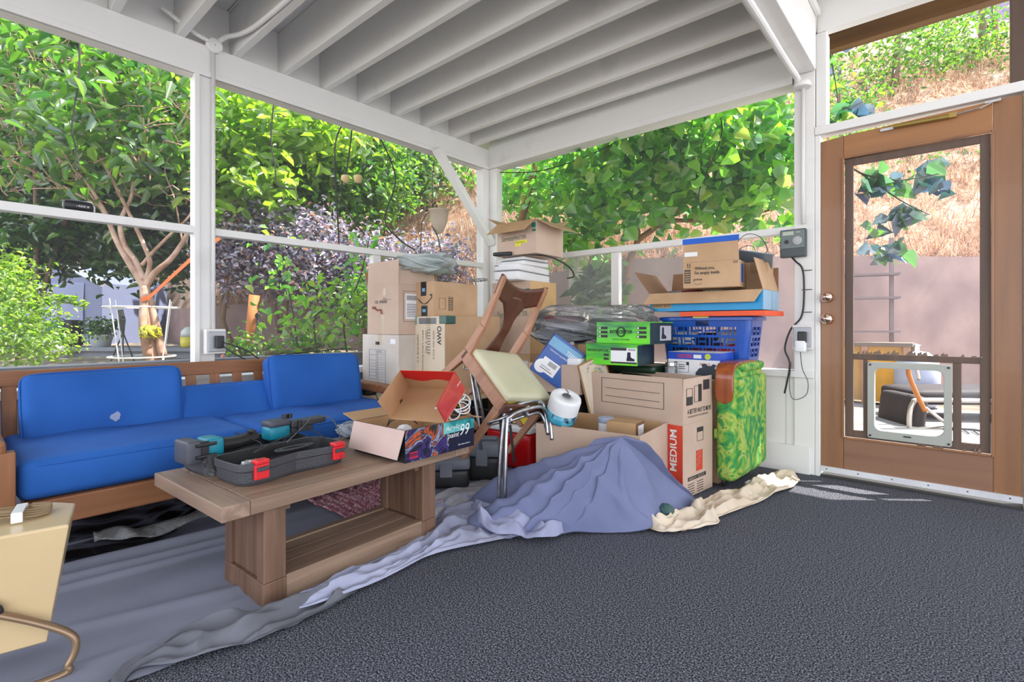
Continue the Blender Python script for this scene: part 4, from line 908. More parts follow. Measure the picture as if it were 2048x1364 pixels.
def gfn(u, v):
    y = -1.1+4.0*v; edge = -1.60-.03*math.sin(3*y)-.02*math.sin(11*y)
    x = -3.44+(edge+3.44)*u
    z = .007+.004*nz(x*2, y*1.4)
    # long soft folds running towards the camera
    for c, a, wd_, sl in ((-2.52, .030, .035, .10), (-2.42, .022, .028, .14), (-2.34, .016, .02, .12), (-2.75, .02, .05, .05), (-1.98, .012, .03, .3)):
        q = x-(c+sl*(y-.4)); z += a*math.exp(-(q/wd_)**2)*(.5+.5*math.exp(-((y-.5)/.6)**2))*(1 if y < .9 else .25)
    z += .004*math.sin(38*x+3*y)*(u > .9); 
    return (x, y, max(z, .004))
m = MB(); m.grid(150, 120, gfn); o = m.build('grey_tarp', GREYC, smooth=True); tag(o, 'smooth grey tarp spread over the floor under sofa and coffee table', 'tarp')
# black plastic sheet under the sofa
def bfn(u, v):
    y = .15+1.0*v; x = -3.3+(.72+.08*math.sin(5*y)+.05*math.sin(13*y))*u
    z = .022+.014*nz(x*5, y*4, 2)+.03*math.exp(-((u-.93)/.06)**2)*(.6+.5*math.sin(9*y))+.012*ridge(4*u+y)
    return (x, y, z)
m = MB(); m.grid(60, 90, bfn); o = m.build('black_plastic_sheet', plain('glossy_black_sheet', (.008, .008, .010), .22, coat=.4), smooth=True); tag(o, 'glossy black plastic sheet pushed under the sofa', 'plastic sheet')
m = MB(); pth = smooth_path([(-2.60, .42, .06), (-2.52, .50, .075), (-2.52, .60, .05), (-2.56, .80, .06), (-2.58, 1.0, .07)], 8)
def cfn(u, v):
    i = min(int(v*(len(pth)-1)), len(pth)-2); p = pth[i].lerp(pth[i+1], v*(len(pth)-1)-i)
    return (p.x-.09*u, p.y+.01*u, p.z+.03*math.sin(PI*u)+.006*math.sin(20*v+6*u))
m.grid(10, 40, cfn); o = m.build('clear_plastic_sleeve', CLEAR, smooth=True, solid=.001); tag(o, 'clear plastic sleeve lying on the black sheet under the sofa', 'plastic sleeve')
# cloth patches between two edge lines on the floor
FL = lambda px, py, z=0: onz(px, py, z)
def patch(name, label, mat, upper, lower, h, fr, nu=50, nv=200, seed=0, cat='sheet', base=.008, p=2.4, hem=.006, lift=None):
    U = smooth_path(upper, 10); Lw = smooth_path(lower, 10)
    def on(P, v):
        k = v*(len(P)-1); i = min(int(k), len(P)-2); return P[i].lerp(P[i+1], k-i)
    def fn(u, v):
        vv = v; a = on(U, vv); b = on(Lw, vv); w = (b-a).length; q = a.lerp(b, u)
        s_ = u+.06*math.sin(7*v+seed)+.035*math.sin(17*v+3*u+seed*2)
        z = 0
        for k, (f_, a_, sl) in enumerate(fr):
            c = .5+.5*math.cos(2*PI*(f_*s_+sl*v+.13*math.sin(9*v+k*2+seed)+k*.37)); z += a_*c**p*(.65+.35*math.sin(11*v*(1+.3*k)+k+seed))
        e = 1-abs(2*u-1)**10; ev = min(1, v*12, (1-v)*12)
        z = base+h*z*(.25+.75*e)*ev*(lift(u, v) if lift else 1)+hem*(u > .965)
        z += h*.55*(crease(q.x, q.y, 8, seed)-.45)*e*ev; z = max(z, base*.7)
        d = (b-a).normalized() if w > 1e-6 else Vector((0, 0, 0))
        q = q+d*(.010*math.sin(9*v+seed)+.004*math.sin(23*v+seed))*(u*2-1)+d*.012*z/max(h, .001)*math.sin(8*v+5*u)
        return (q.x, q.y, max(base*.6, z))
    m = MB(); m.grid(nu, nv, fn); o = m.build(name, mat, smooth=True); tag(o, label, cat); return o
patch('grey_sheet', 'dark grey sheet with crumpled folds along the carpet edge in front of the table', cloth_mat('dark_grey_sheet', srgb(96, 97, 104), srgb(116, 117, 126)),
    [FL(140, 1440), FL(285, 1325), FL(390, 1262), FL(470, 1236), FL(525, 1228), FL(620, 1195), FL(700, 1165)], [FL(215, 1440), FL(268, 1352), FL(360, 1338), FL(470, 1306), FL(520, 1286), FL(620, 1240), FL(716, 1192)],
    .045, [(1.3, .8, .5), (2.1, .55, -1.2), (3.4, .3, 2.3)], seed=1, p=1.8)
patch('lavender_sheet', 'lavender grey sheet spread in long folds from the table foot to the blanket', LAV,
    [FL(548, 1222), FL(640, 1182), FL(740, 1132), FL(846, 1076), FL(866, 1010), FL(955, 978)], [FL(505, 1246), FL(612, 1226), FL(720, 1186), FL(860, 1120), FL(985, 1092), FL(1080, 1078)],
    .040, [(1.4, .8, .6), (2.7, .5, -.8), (5.1, .22, 1.7), (.8, .5, .2)], nu=90, nv=260, seed=3, p=2.6)
patch('pale_sheet', 'pale rumpled sheet on the floor between coffee table and black tool boxes', cloth_mat('pale_sheet_fabric', srgb(168, 165, 172), srgb(188, 185, 188)),
    [FL(835, 1005), FL(880, 990), FL(935, 972), FL(1000, 958), FL(1060, 948)], [FL(835, 1080), FL(880, 1040), FL(935, 1010), FL(1000, 1000), FL(1060, 985)], .018, [(2.2, .8, 1.5), (4.3, .4, -2)], seed=5, base=.014)
# slate blue blanket draped over the bookstore carton
AP = at(1243, 2.33, .418)
outl = [(0, FL(1392, 1003)), (22, FL(1350, 1040)), (48, FL(1290, 1066)), (75, FL(1190, 1072)), (100, FL(1100, 1074)), (125, FL(1015, 1082)), (150, FL(945, 1060)), (172, FL(930, 1020)), (186, FL(945, 990)), (205, atp(1010, 975, 2.72)), (225, atp(1076, 956, 2.55)), (262, atp(1190, 880, 2.40)), (300, atp(1252, 872, 2.36)), (330, atp(1290, 884, 2.36)), (360, FL(1392, 1003))]
outl = [(a, Vector((p.x, p.y, max(.008, p.z)))) for a, p in outl]
outl[9] = (205, Vector((outl[9][1].x, outl[9][1].y, .06))); outl[10] = (225, Vector((outl[10][1].x, outl[10][1].y, .16)))
def ol(a):
    for (a0, p0), (a1, p1) in zip(outl[:-1], outl[1:]):
        if a0 <= a <= a1:
            k = (a-a0)/(a1-a0); return p0.lerp(p1, k)
    return outl[-1][1]
def blfn(u, v):
    a = 360*u; P = ol(a); t_ = v; p = AP.lerp(P, t_)
    front = 1 if a < 200 else 0.25
    side_ = sstep(2, 26, a)*(1-sstep(168, 190, a)); prof = (-.05*math.sin(PI*t_) + .014*math.sin(PI*min(1, t_*3)))*side_
    f = 0
    for c, wd_, am, t0 in ((30, 9, .030, .3), (58, 7, .026, .25), (85, 8, .040, .15), (104, 6, .035, .3), (122, 7, .045, .2), (142, 6, .05, .3), (160, 5, .05, .35), (176, 5, .04, .3), (195, 6, .02, .4)):
        q = a-(c+10*math.sin(3*t_+c)*t_); f += 1.6*am*math.exp(-(q/wd_)**2)*max(0, math.sin(PI*min(1, max(0, (t_-t0*.3)/(1.05-t0*.3)))))**.8
    rid = .020*math.sin(PI*t_)*(ridge(u*31+1.3*t_)-.5)*side_+.006*math.sin(PI*t_)*(ridge(u*71-2.3*t_)-.5)*side_
    out = (P-AP); out.z = 0; out = out.normalized() if out.length > 1e-5 else Vector((0, 0, 0))
    p = p+out*(f*.35)*(front) ; p.z += prof+f*.9*front+rid
    p += Vector((nz(p.x*6, p.y*6)*.012*t_, nz(p.x*5, p.y*7, 4)*.012*t_, 0))
    k_ = math.sin(PI*min(1, t_*1.02))*side_; cr_ = crease(p.x*.8+p.z*.5, p.y+p.z*.6, 5.5, 2); p.z += .034*(cr_-.55)*k_; p += out*(.020*(cr_-.55)*k_)
    p.z = max(p.z, .007); return tuple(p)
m = MB(); m.grid(220, 70, blfn); o = m.build('slate_blue_blanket', LAV2, smooth=True, solid=.004); tag(o, 'slate blue blanket draped in a peak over the front carton and spreading on the floor', 'blanket')
LT = cloth_mat('lavender_towel_fabric', srgb(140, 144, 172), srgb(162, 165, 192))
patch('lavender_towel', 'bunched lavender towel folded over at the left tip of the blanket', LT,
    [FL(938, 1010), FL(965, 1000), FL(1010, 998), FL(1060, 1012), FL(1092, 1035)], [FL(955, 1062), FL(985, 1080), FL(1030, 1088), FL(1075, 1088), FL(1108, 1082)],
    .080, [(.9, .75, .7), (1.7, .55, -1.1)], nu=80, nv=140, seed=7, cat='towel', base=.03, p=1.6, hem=0)
patch('lavender_towel', 'second lavender towel fold bulging between the sheet and the blanket foot', LT,
    [FL(1035, 1040), FL(1070, 1025), FL(1110, 1040), FL(1125, 1062)], [FL(1030, 1086), FL(1060, 1092), FL(1100, 1090), FL(1128, 1082)],
    .05, [(.8, .8, .4), (1.6, .45, -.8)], nu=50, nv=80, seed=8, cat='towel', base=.03, p=1.6, hem=0)
patch('beige_drop_cloth', 'crumpled beige canvas drop cloth under the green patterned case', BEI,
    [FL(1392, 1010), FL(1430, 992), FL(1470, 985), FL(1520, 962), FL(1560, 944), FL(1590, 950)], [FL(1405, 1052), FL(1440, 1040), FL(1500, 1016), FL(1550, 992), FL(1585, 982), FL(1603, 966)],
    .040, [(1.2, .8, .9), (2.6, .5, -1.4), (4.7, .25, 2.6)], nu=70, nv=170, seed=9, cat='drop cloth', p=2.0)
patch('beige_drop_cloth', 'separate small beige cloth bundle beside the dark teal ball', BEI,
    [FL(1290, 1052), FL(1330, 1050), FL(1365, 1030), FL(1400, 1012), FL(1425, 1015)], [FL(1292, 1060), FL(1330, 1070), FL(1375, 1068), FL(1420, 1062), FL(1440, 1045)],
    .05, [(1.2, .8, 1.4), (2.4, .5, -2.2), (4.2, .25, 3)], nu=60, nv=120, seed=12, cat='drop cloth', p=1.7)
o = crumple(.075, .075, .07, 41, .06, 14, Matrix.Translation(FL(1328, 1046)+Vector((0, .02, .05)))).build('green_ball', plain('dark_teal_fabric', srgb(62, 92, 88), .7, bump=.3, bscale=30), smooth=True); tag(o, 'small dark teal fabric ball beside the blanket foot', 'ball')
# pink crocheted rug under the table
def pfn(u, v):
    x = -2.62+.60*u; y = 1.28+.48*v; x += .05*math.sin(5*v+2*u)
    z = .020+.006*nz(x*6, y*6)+.006*math.sin(v*75)
    if u < .15 or u > .93: z += .006*math.sin(v*40)
    return (x, y, z)
m = MB(); m.grid(90, 160, pfn); o = m.build('knitted_throw', ramped('pink_knit', [(.35, srgb(150, 78, 96)), (.5, srgb(200, 136, 150)), (.65, srgb(232, 200, 204))], scale=60, detail=3, rough=.9, bump=.6, stretch=(1, 2.4, 1)), smooth=True); tag(o, 'pink ribbed knitted throw lying on the tarp behind the coffee table', 'throw')
# ================================================================ THE PILE
def cv(x, y, z): return RGT*x+Vector((0, 0, 1))*y+FWD*z
# hidden-most carton under the bag, tote, support cartons
def wbox(label, x0, x1, y0, y1, z0, z1, mat=CARD, yaw=0, **k):
    return carton(label, (((x0+x1)/2, (y0+y1)/2), x1-x0, y1-y0, z0, z1, math.radians(yaw)), mat, **k)
wbox('plain brown carton under the clear bag of clothes', -2.24, -1.76, 2.93, 3.30, .001, .80)
t = thing('storage_tote', 'dark green lidded storage tote beneath the bright green shoe boxes', 'tote', (-1.575, 3.10, .001))
GT = plain('dark_green_plastic', srgb(28, 58, 40), .35)
m = MB(); m.rbox(.30, .30, .62, .03, 6, M=Matrix.Translation((0, 0, .31))); m.build('tub', GT, t, smooth=True)
m = MB(); m.rbox(.32, .33, .05, .015, 5, M=Matrix.Translation((0, 0, .648))); m.build('lid', GT, t, smooth=True)
wbox('plain brown carton holding up the small blue and white box', -1.40, -1.06, 3.03, 3.27, .001, .60)
wbox('plain brown carton under the laundry basket', -1.50, -1.07, 3.30, 3.57, .001, .692)
# --- black crate and carton behind the paper roll
t = thing('black_crate', 'black slatted plastic crate behind the paper towel roll', 'crate', (-1.965, 2.78, .001))
m = MB()
for k in range(10): m.box(-.20, .20, -.148, -.142, .03+.046*k, .06+.046*k); m.box(.194, .20, -.14, .14, .03+.046*k, .06+.046*k)
for x in (-.20, -.02, .18): m.box(x, x+.02, -.15, -.1485, 0.0, .49)
m.box(-.20, .20, -.14, .15, 0, .02); m.box(-.19, .19, -.13, .14, .021, .47); m.build('side_wall', BLACK, t)
m = MB(); m.box(-.205, .205, -.155, .155, .4705, .495); m.build('rim', BLACK, t, bevel=.003)
t, w, d, h = wbox('low open tan carton holding white foam behind the paper towel roll', -2.17, -1.76, 2.63, 2.93, .4975, .68, CARDL, open_=True)
m = MB(); m.rbox(.17, .07, .06, .008, 4, M=Matrix.Translation((-1.86, 2.69, .69))); o = m.build('foam_block', PAPER, smooth=True); tag(o, 'white foam block in the low tan carton behind the paper roll', 'foam')
# blue box leaning in that carton
ex = cv(.80, -.58, .10).normalized(); ez = cv(.56, .80, .10); ez = (ez-ex*ez.dot(ex)).normalized(); ey = ez.cross(ex).normalized()
if ey.dot(FWD) < 0: ex, ey = ex, -ey
O = atp(1060, 738, 3.23)
BL = plain('deep_blue_print', srgb(20, 78, 158), .35, coat=.2)
Mx = Matrix.Identity(4)
tx = cv(.81, -.58, .0); tz = cv(.58, .81, .0)
t = thing('blue_box', 'blue printed carton tilted on its corner beside the green shoe boxes', 'box', M=basis(tx, FWD, tz, O))
m = MB(); m.box(0, .243, 0, .10, 0, .28); m.build('body', BL, t, bevel=.003)
m = MB(); m.box(0.0, .225, -.0015, -.0002, .20, .2618); m.build('light_blue_band', plain('light_blue_print', srgb(70, 150, 205), .35), t)
m = MB(); m.box(.03, .15, -.002, -.0003, .035, .125); m.build('shipping_label', PAPER, t); m = MB(); m.lathe([(.045, 0), (.045, .0012), (0, .0012)], 20, M=Matrix.Translation((.045, -.0003, .06)) @ Matrix.Rotation(PI/2, 4, 'X')); m.build('printed_mark', PAPER, t)
m = MB()
for k in range(10): m.box(.075+.006*k, .078+.006*k, -.0026, -.0021, .085, .115)
m.box(.04, .13, -.0026, -.0021, .05, .054); m.box(.04, .11, -.0026, -.0021, .065, .068); m.build('barcode', INK, t)
text('Uninterruptible', t, PAPER, (.03, -.0022, .172), (1, 0, 0), (0, 0, 1), width=.13, height=.014); text('TERMS', t, PAPER, (.13, -.0022, .205), (1, 0, 0), (0, 0, 1), width=.085, height=.03)
# white and red carton sliver
t = thing('snack_box', 'white box with a red round mark behind the tilted blue box', 'box', (-2.05, 2.90, .684), math.radians(20))
m = MB(); m.box(-.055, .055, -.02, .02, 0, .27); m.build('body', PAPER, t, bevel=.002)
m = MB(); m.lathe([(.045, 0), (.045, .0015), (0, .0015)], 24, M=Matrix.Translation((-.01, -.0202, .15)) @ Matrix.Rotation(PI/2, 4, 'X')); m.box(-.055, .055, -.0215, -.0202, .0, .11); m.build('printed_mark', REDP, t)
text('ZERO', t, PAPER, (-.05, -.0225, .10), (1, 0, 0), (0, 0, 1), width=.085, height=.03)
# clear bag of dark clothes
c0 = Vector((-1.93, 3.02, .0))
t = thing('bag_of_clothes', 'clear plastic bag of folded dark clothes on the carton behind the shoe boxes', 'bag', (-1.93, 3.05, .802), math.radians(30))
NAVYF = plain('dark_navy_fabric', (.015, .018, .035), .85); 
for k, (px_, pz, w_, h_, mt, sd) in enumerate(((-.20, .05, .34, .09, NAVYF, 1), (-.17, .12, .30, .06, plain('white_grey_fabric', (.42,.42,.48), .85), 2), (-.20, .165, .26, .05, plain('maroon_fabric', (.16,.02,.03), .85), 3), (.14, .09, .36, .17, plain('dark_grey_fabric', (.03,.032,.04), .85), 4))):
    o = crumple(w_, .24, h_, sd, .10, 12, Matrix.Translation((px_, 0, pz)))
    o.build('folded_garment', mt, t, smooth=True)
crumple(.80, .34, .27, 14, .18, 30, Matrix.Translation((0, 0, .125))).build('clear_bag', CLEAR, t, smooth=True)
m = MB(); m.tube(smooth_path([(.10, -.18, .02), (.16, -.2, -.05), (.12, -.2, -.10), (.20, -.2, -.06), (.22, -.18, .02)], 6), .008, 6, flat=.3); m.build('strap', BLACK, t)
# green shoe boxes
GRN = ramped('bright_green_print', [(.3, srgb(40, 130, 70)), (.46, srgb(88, 200, 44)), (.7, srgb(116, 226, 40))], scale=4, detail=3, rough=.35, stretch=(.6, 1, 3), coat=.2)
DKG = ramped('dark_green_navy_print', [(.35, srgb(16, 24, 34)), (.7, srgb(34, 60, 64))], scale=9, rough=.35)
def bootbox(label, f, z0, z1, lid):
    t, w, d, h = carton(label, f, GRN, CARD, z0=z0, z1=z1, closed_seam=False, name='shoe_box')
    frect(t, w, d, [(.0, d, .001, h-.001)], DKG, 'right', 'printed_side', .0014)
    m = MB(); m.box(-w/2-.002, w/2+.002, -d/2-.0035, d/2+.002, h-.001, h+.003); m.build('lid_edge', GRN, t)
    return t, w, d, h
def boot(t, O, r, s, m_):
    sh = [(0,0),(.9,0),(1.0,.08),(.98,.22),(.6,.38),(.5,.5),(.5,1),(.1,1),(.06,.4),(0,.2)]
    m = MB(); r = Vector(r); m.add([Vector(O)+r*a*s+Vector((0,0,1))*b*s for a, b in sh], [tuple(range(len(sh)))]); m.build('boot_picture', m_, t)
f = fit(1275, 2.96, 1172, 1308, 694, 733, 4)
t, w, d, h = bootbox('lower bright green boot box with a white product label', f, .689, .812, 0)
frect(t, w, d, [(w*.50, w*.985, .012, h-.018)], PAPER, name='product_label', e=.002); frect(t, w, d, [(w*.50, w*.80, h-.034, h-.018), (w*.50, w*.985, .012, .022)], INK, name='label_band', e=.0026)
frect(t, w, d, [(w*(.83+.014*k), w*(.836+.014*k), h-.034, h-.022) for k in range(10)], INK, name='barcode', e=.0026)
boot(t, (w*.30, -d/2-.0028, .028), (1, 0, 0), .052, NAVYF); ftext(t, w, d, 'INTERCEPTOR', w*.04, h*.64, .016, w*.42, INK, off=.02)
frect(t, w, d, [(w*.36, w*.46, .03+.024*k, .044+.024*k) for k in range(2)], INK)
f = fit(1300, 2.98, 1193, 1345, 643, 688, -3)
t, w, d, h = bootbox('upper bright green boot box with a round crest printed in the middle', f, .8155, .945, 1)
ftext(t, w, d, 'INTERCEPTOR', w*.27, h*.48, .022, w*.42, INK, off=.03); ftext(t, w, d, 'TACTICAL FOOTWEAR', w*.32, h*.16, .010, w*.32, INK)
m = MB(); m.tube(arc((-w/2+w*.48, -d/2-.002, h*.56), .030, 0, 2*PI, 28, (1,0,0), (0,0,1)), .0025, 6, cap=False, flat=1); m.tube(arc((-w/2+w*.48, -d/2-.002, h*.56), .024, 0, 2*PI, 28, (1,0,0), (0,0,1)), .0012, 6, cap=False); m.build('crest', INK, t)
frect(t, w, d, [(u, u+w*.17, h*q, h*(q+.12)) for u in (w*.05, w*.77) for q in (.28, .48, .68)], INK, name='printed_badge'); frect(t, w, d, [(u+.004, u+.014, h*(q+.02), h*(q+.10)) for u in (w*.05, w*.77) for q in (.28, .48, .68)], PAPER, name='printed_badge', e=.0024)
frect(t, w, d, [(d*.42, d*.92, .02, h-.02)], plain('grey_label', (.45,.45,.5), .5), 'right', 'product_label', .0022)
m = MB(); sh = [(0,0),(.9,0),(1.0,.08),(.98,.22),(.6,.38),(.5,.5),(.5,1),(.1,1),(.06,.4),(0,.2)]; m.add([(w/2+.0028, -d/2+d*.48+a*.06, .03+b*.07) for a, b in sh], [tuple(range(len(sh)))]); m.build('boot_picture', NAVYF, t)
# clear jar near them
t = thing('glass_jar', 'small clear plastic jar between the lower boot box and the blue and white box', 'jar', (-1.33, 2.985, .60))
m = MB(); m.lathe([(.036, 0), (.038, .01), (.038, .07), (.032, .08)], 18); m.build('body', CLEAR, t, smooth=True)
m = MB(); m.lathe([(.034, .08), (.036, .082), (.036, .10), (0, .10)], 18); m.build('lid', METAL, t)
# blue and white tool carton
f = fit(1440, 2.97, 1336, 1462, 707, 765, 0, .235)
t, w, d, h = carton('small blue and white carton picturing a black pump behind the moving box', f, PAPER, CARD, z0=.6015, z1=.765, closed_seam=False)
UB = plain('ultramarine_print', srgb(30, 78, 190), .35)
frect(t, w, d, [(0, w, h-.045, h-.001)], UB, name='printed_band'); frect(t, w, d, [(0, d, 0.001, h-.001)], UB, 'right', 'printed_band')
ftext(t, w, d, 'GUATZIN', w*.20, h-.036, .024, w*.28, REDP, off=.02); ftext(t, w, d, 'AKC-110', w*.62, h-.075, .014, w*.2, REDP); frect(t, w, d, [(w*.51, w*.66, h-.036, h-.014)], PAPER, name='sticker', e=.0024)
m = MB(); m.lathe([(.018, 0), (.018, .002), (0, .002)], 20, M=Matrix.Translation((-w/2+w*.78, -d/2-.002, h-.024)) @ Matrix.Rotation(PI/2, 4, 'X')); m.build('round_sticker', plain('lime_print', srgb(190, 210, 60), .4), t)
frect(t, w, d, outline(w*.12, w*.42, .04, h-.06, .0012)+[(w*.14, w*.19, h-.08, h-.06), (w*.37, w*.42, h-.08, h-.06)]+[(w*.22, w*.34, .06+.012*k, .064+.012*k) for k in range(3)], INK, name='printed_mark', e=.0024)
m = MB(); q = [(.55,.01),(.95,.01),(.97,.07),(.90,.09),(.94,.11),(.88,.12),(.84,.105),(.78,.105),(.74,.12),(.66,.115),(.68,.09),(.62,.085),(.55,.05)]
m.add([(-w/2+w*a, -d/2-.0026, b*.82) for a, b in q], [tuple(range(len(q)))]); m.build('pump_picture', plain('dark_pump_print', srgb(44, 54, 66), .5), t)
# --- laundry basket
BSK = plain('royal_blue_plastic', srgb(6, 74, 166), .32, coat=.25, var=.04)
(cx, cy), w, d, _, _, a = fit(1500, 3.08, 1318, 1545, 632, 735, 0)
d = min(d, 3.585-(cy-d/2)); cy = 3.585-d/2
t = thing('laundry_basket', 'royal blue plastic laundry basket with slotted sides full of clothes', 'basket', (cx, cy, .6955), 0)
m = MB(); H = .285; tp = .035; cr = .05
def ringpts(w_, d_, r, n=8):
    o = []
    for sx_, sy_, a0 in ((1, 1, 0), (-1, 1, PI/2), (-1, -1, PI), (1, -1, 1.5*PI)):
        for i in range(n+1): aa = a0+PI/2*i/n; o.append((sx_*(w_/2-r)+r*math.cos(aa), sy_*(d_/2-r)+r*math.sin(aa)))
    return o
def wallpt(side, u, v):   # u 0..1 along side, v 0..1 up
    k = 1-tp*(1-v)*2; W2, D2 = w/2*(1-.09*(1-v)), d/2*(1-.12*(1-v)); z = H*v
    if side == 'f': return Vector((-W2+cr+(2*W2-2*cr)*u, -D2, z))
    if side == 'r': return Vector((W2, -D2+cr+(2*D2-2*cr)*u, z))
    if side == 'b': return Vector((W2-cr-(2*W2-2*cr)*u, D2, z))
    return Vector((-W2, D2-cr-(2*D2-2*cr)*u, z))
nrmv = {'f': Vector((0, -1, 0)), 'r': Vector((1, 0, 0)), 'b': Vector((0, 1, 0)), 'l': Vector((-1, 0, 0))}
def panel(side, cols):
    # slotted wall: fill grid cells except the slots
    us = [0.0]; vs_ = [0, .12, .30, .36, .54, .60, .78, .80, 1.0]
    edges = []; x = .045
    us = [0.0]
    for c in range(cols):
        p = (1-.09)/cols; us += [.045+p*c, .045+p*c+p*.20*0+p*.38, .045+p*c+p*.62, .045+p*c+p*.90]
    us = sorted(set(round(q, 5) for q in us+[1.0]))
    for i in range(len(us)-1):
        for j in range(len(vs_)-1):
            um = (us[i]+us[i+1])/2; row = {1: 0, 3: 1, 5: 2}.get(j)
            if row is not None and .045 < um < .955:
                p = (1-.09)/cols; c = int((um-.045)/p); loc = ((um-.045)/p-c)
                if (c+row) % 2 == 0:
                    if loc < .38 or .62 < loc < .90: continue
                else:
                    if loc < .90:
                        # horizontal slots: two stacked
                        v0, v1 = vs_[j], vs_[j+1]; mid = (v0+v1)/2
                        q = [wallpt(side, us[i], mid-.02), wallpt(side, us[i+1], mid-.02), wallpt(side, us[i+1], mid+.02), wallpt(side, us[i], mid+.02)]
                        o = nrmv[side]*.003; m.add(q+[p_-o for p_ in q], [(0,1,2,3),(7,6,5,4),(0,4,5,1),(1,5,6,2),(2,6,7,3),(3,7,4,0)]); continue
            if side == 'f' and j == 7 and .40 < um < .60: continue
            q = [wallpt(side, us[i], vs_[j]), wallpt(side, us[i+1], vs_[j]), wallpt(side, us[i+1], vs_[j+1]), wallpt(side, us[i], vs_[j+1])]
            o = nrmv[side]*.003; m.add(q+[p_-o for p_ in q], [(0,1,2,3),(7,6,5,4),(0,4,5,1),(1,5,6,2),(2,6,7,3),(3,7,4,0)])
for s_, c_ in (('f', 9), ('r', 5), ('b', 9), ('l', 5)): panel(s_, c_)
# rounded corners
for (sa, sb_) in (('f', 'r'), ('r', 'b'), ('b', 'l'), ('l', 'f')):
    for j in range(6):
        v0, v1 = j/6, (j+1)/6
        for i in range(6):
            def cp(q, v):
                A_ = wallpt(sa, 1, v); B_ = wallpt(sb_, 0, v); c = A_+nrmv[sa]*-cr; aa = PI/2*q
                return c+nrmv[sa]*cr*math.cos(aa)+nrmv[sb_]*cr*math.sin(aa)
            m.add([cp(i/6, v0), cp((i+1)/6, v0), cp((i+1)/6, v1), cp(i/6, v1)], [(0,1,2,3)])
m.build('slotted_body', BSK, t)
m = MB(); O1 = ringpts(w+.035, d+.03, cr+.012); O2 = ringpts(w-.01, d-.01, cr); n = len(O1)
lv = [(O1, H-.022), (O1, H), (O2, H+.004), (O2, H-.018)]
vs = [(x, y, z) for o_, z in lv for x, y in o_]
m.add(vs, [(j*n+i, j*n+(i+1) % n, ((j+1) % 4)*n+(i+1) % n, ((j+1) % 4)*n+i) for j in range(4) for i in range(n)]); rimo = m.build('rim', BSK, t, bevel=.003)
m = MB(); m.box(-w/2+.03, w/2-.03, -d/2+.03, d/2-.03, .002, .006); m.build('bottom', BSK, t)
m = MB(); m.box(-.05, .05, -d/2-.022, -d/2+.0, H-.006, H+.0052); m.build('handle_grip', plain('yellow_green_grip', srgb(190, 190, 90), .4), rimo)
for k, (x, z, mt, sd) in enumerate(((-.17, .13, PAPER, 1), (0, .12, NAVYF, 2), (.15, .14, plain('white_grey_fabric', (.42,.42,.48), .85), 3), (-.05, .05, plain('maroon_fabric', (.16,.02,.03), .85), 4), (.13, .05, REDP, 5), (-.2, .05, NAVYF, 6))):
    o = crumple(.20, .17, .10, 60+sd, .12, 9, Matrix.Translation((cx+x, cy, .6955+z+.012))).build('garment', mt, smooth=True)
    tag(o, ['white garment at the left inside the laundry basket', 'dark navy garment in the middle of the laundry basket', 'pale grey garment at the right inside the laundry basket', 'maroon garment low in the laundry basket', 'bright red garment low at the right of the laundry basket', 'dark garment low at the left of the laundry basket'][k], 'garment')
# --- orange lid and flat blue box
t = thing('orange_folder', 'flat orange folder lying on the laundry basket rim under the blue box', 'folder', (-1.12, 3.39, .986), math.radians(-3))
m = MB(); m.box(-.25, .27, -.17, .17, 0, .012); m.box(-.25, .27, -.175, -.17, .0, .03); m.box(.27, .275, -.175, .17, .0, .03); m.build('cover', plain('orange_card', srgb(236, 84, 34), .45), t, bevel=.001)
CYB = plain('cyan_blue_print', srgb(20, 148, 204), .4, var=.1); PBL = plain('pale_blue_print', srgb(150, 186, 212), .45)
f = fit(1526, 3.0, 1300, 1560, 576, 612, 0, .345)
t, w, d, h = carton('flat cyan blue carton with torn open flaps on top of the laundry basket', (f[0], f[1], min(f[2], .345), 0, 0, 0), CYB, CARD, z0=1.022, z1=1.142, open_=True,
    flaps=[('front', 150, .085, -.06, (CYB, CARD)), ('left', 38, .20, -.02, (CARD, plain('shaded_inside_card', srgb(150, 112, 84), .8))), ('back', 8, .16, 0, (CARD, plain('shaded_inside_card', srgb(150, 112, 84), .8))), ('right', -14, .20, -.03, (CARD, plain('shaded_inside_card', srgb(150, 112, 84), .8)))])  # inside card of the standing flaps is darkened, shade painted into its colour
frect(t, w, d, [(0, d, .001, h-.001)], PBL, 'right', 'printed_side'); frect(t, w, d, [(.02, .15, .02, .05)], CARDI, name='printed_mark'); ftext(t, w, d, 'EUREKA BLUE', .025, .027, .016, .12, INK)
frect(t, w, d, [(d*.5, d*.58, 0, h)], TAPE, 'right', 'packing_tape', .003)
fb = t
o = crumple(.46, .20, .10, 71, .16, 18, Matrix.Translation((fb.location.x-.04, fb.location.y, 1.105))).build('plastic_bag', CLEAR, smooth=True); tag(o, 'clear plastic wrapped items inside the flat blue carton', 'plastic bag')
o = crumple(.14, .12, .07, 72, .2, 10, Matrix.Translation((fb.location.x-.10, fb.location.y-.06, 1.13))).build('wrapped_item', plain('maroon_fabric', (.16,.02,.03), .85), smooth=True); tag(o, 'small maroon wrapped item inside the flat blue carton', 'wrapped item')
o = crumple(.34, .24, .06, 73, .2, 12, Matrix.Translation((fb.location.x-.10, fb.location.y+.02, 1.07))).build('packing_paper', plain('packing_paper_white', (.62,.62,.64), .8), smooth=True); tag(o, 'crumpled white packing paper lining the flat blue carton', 'packing paper')
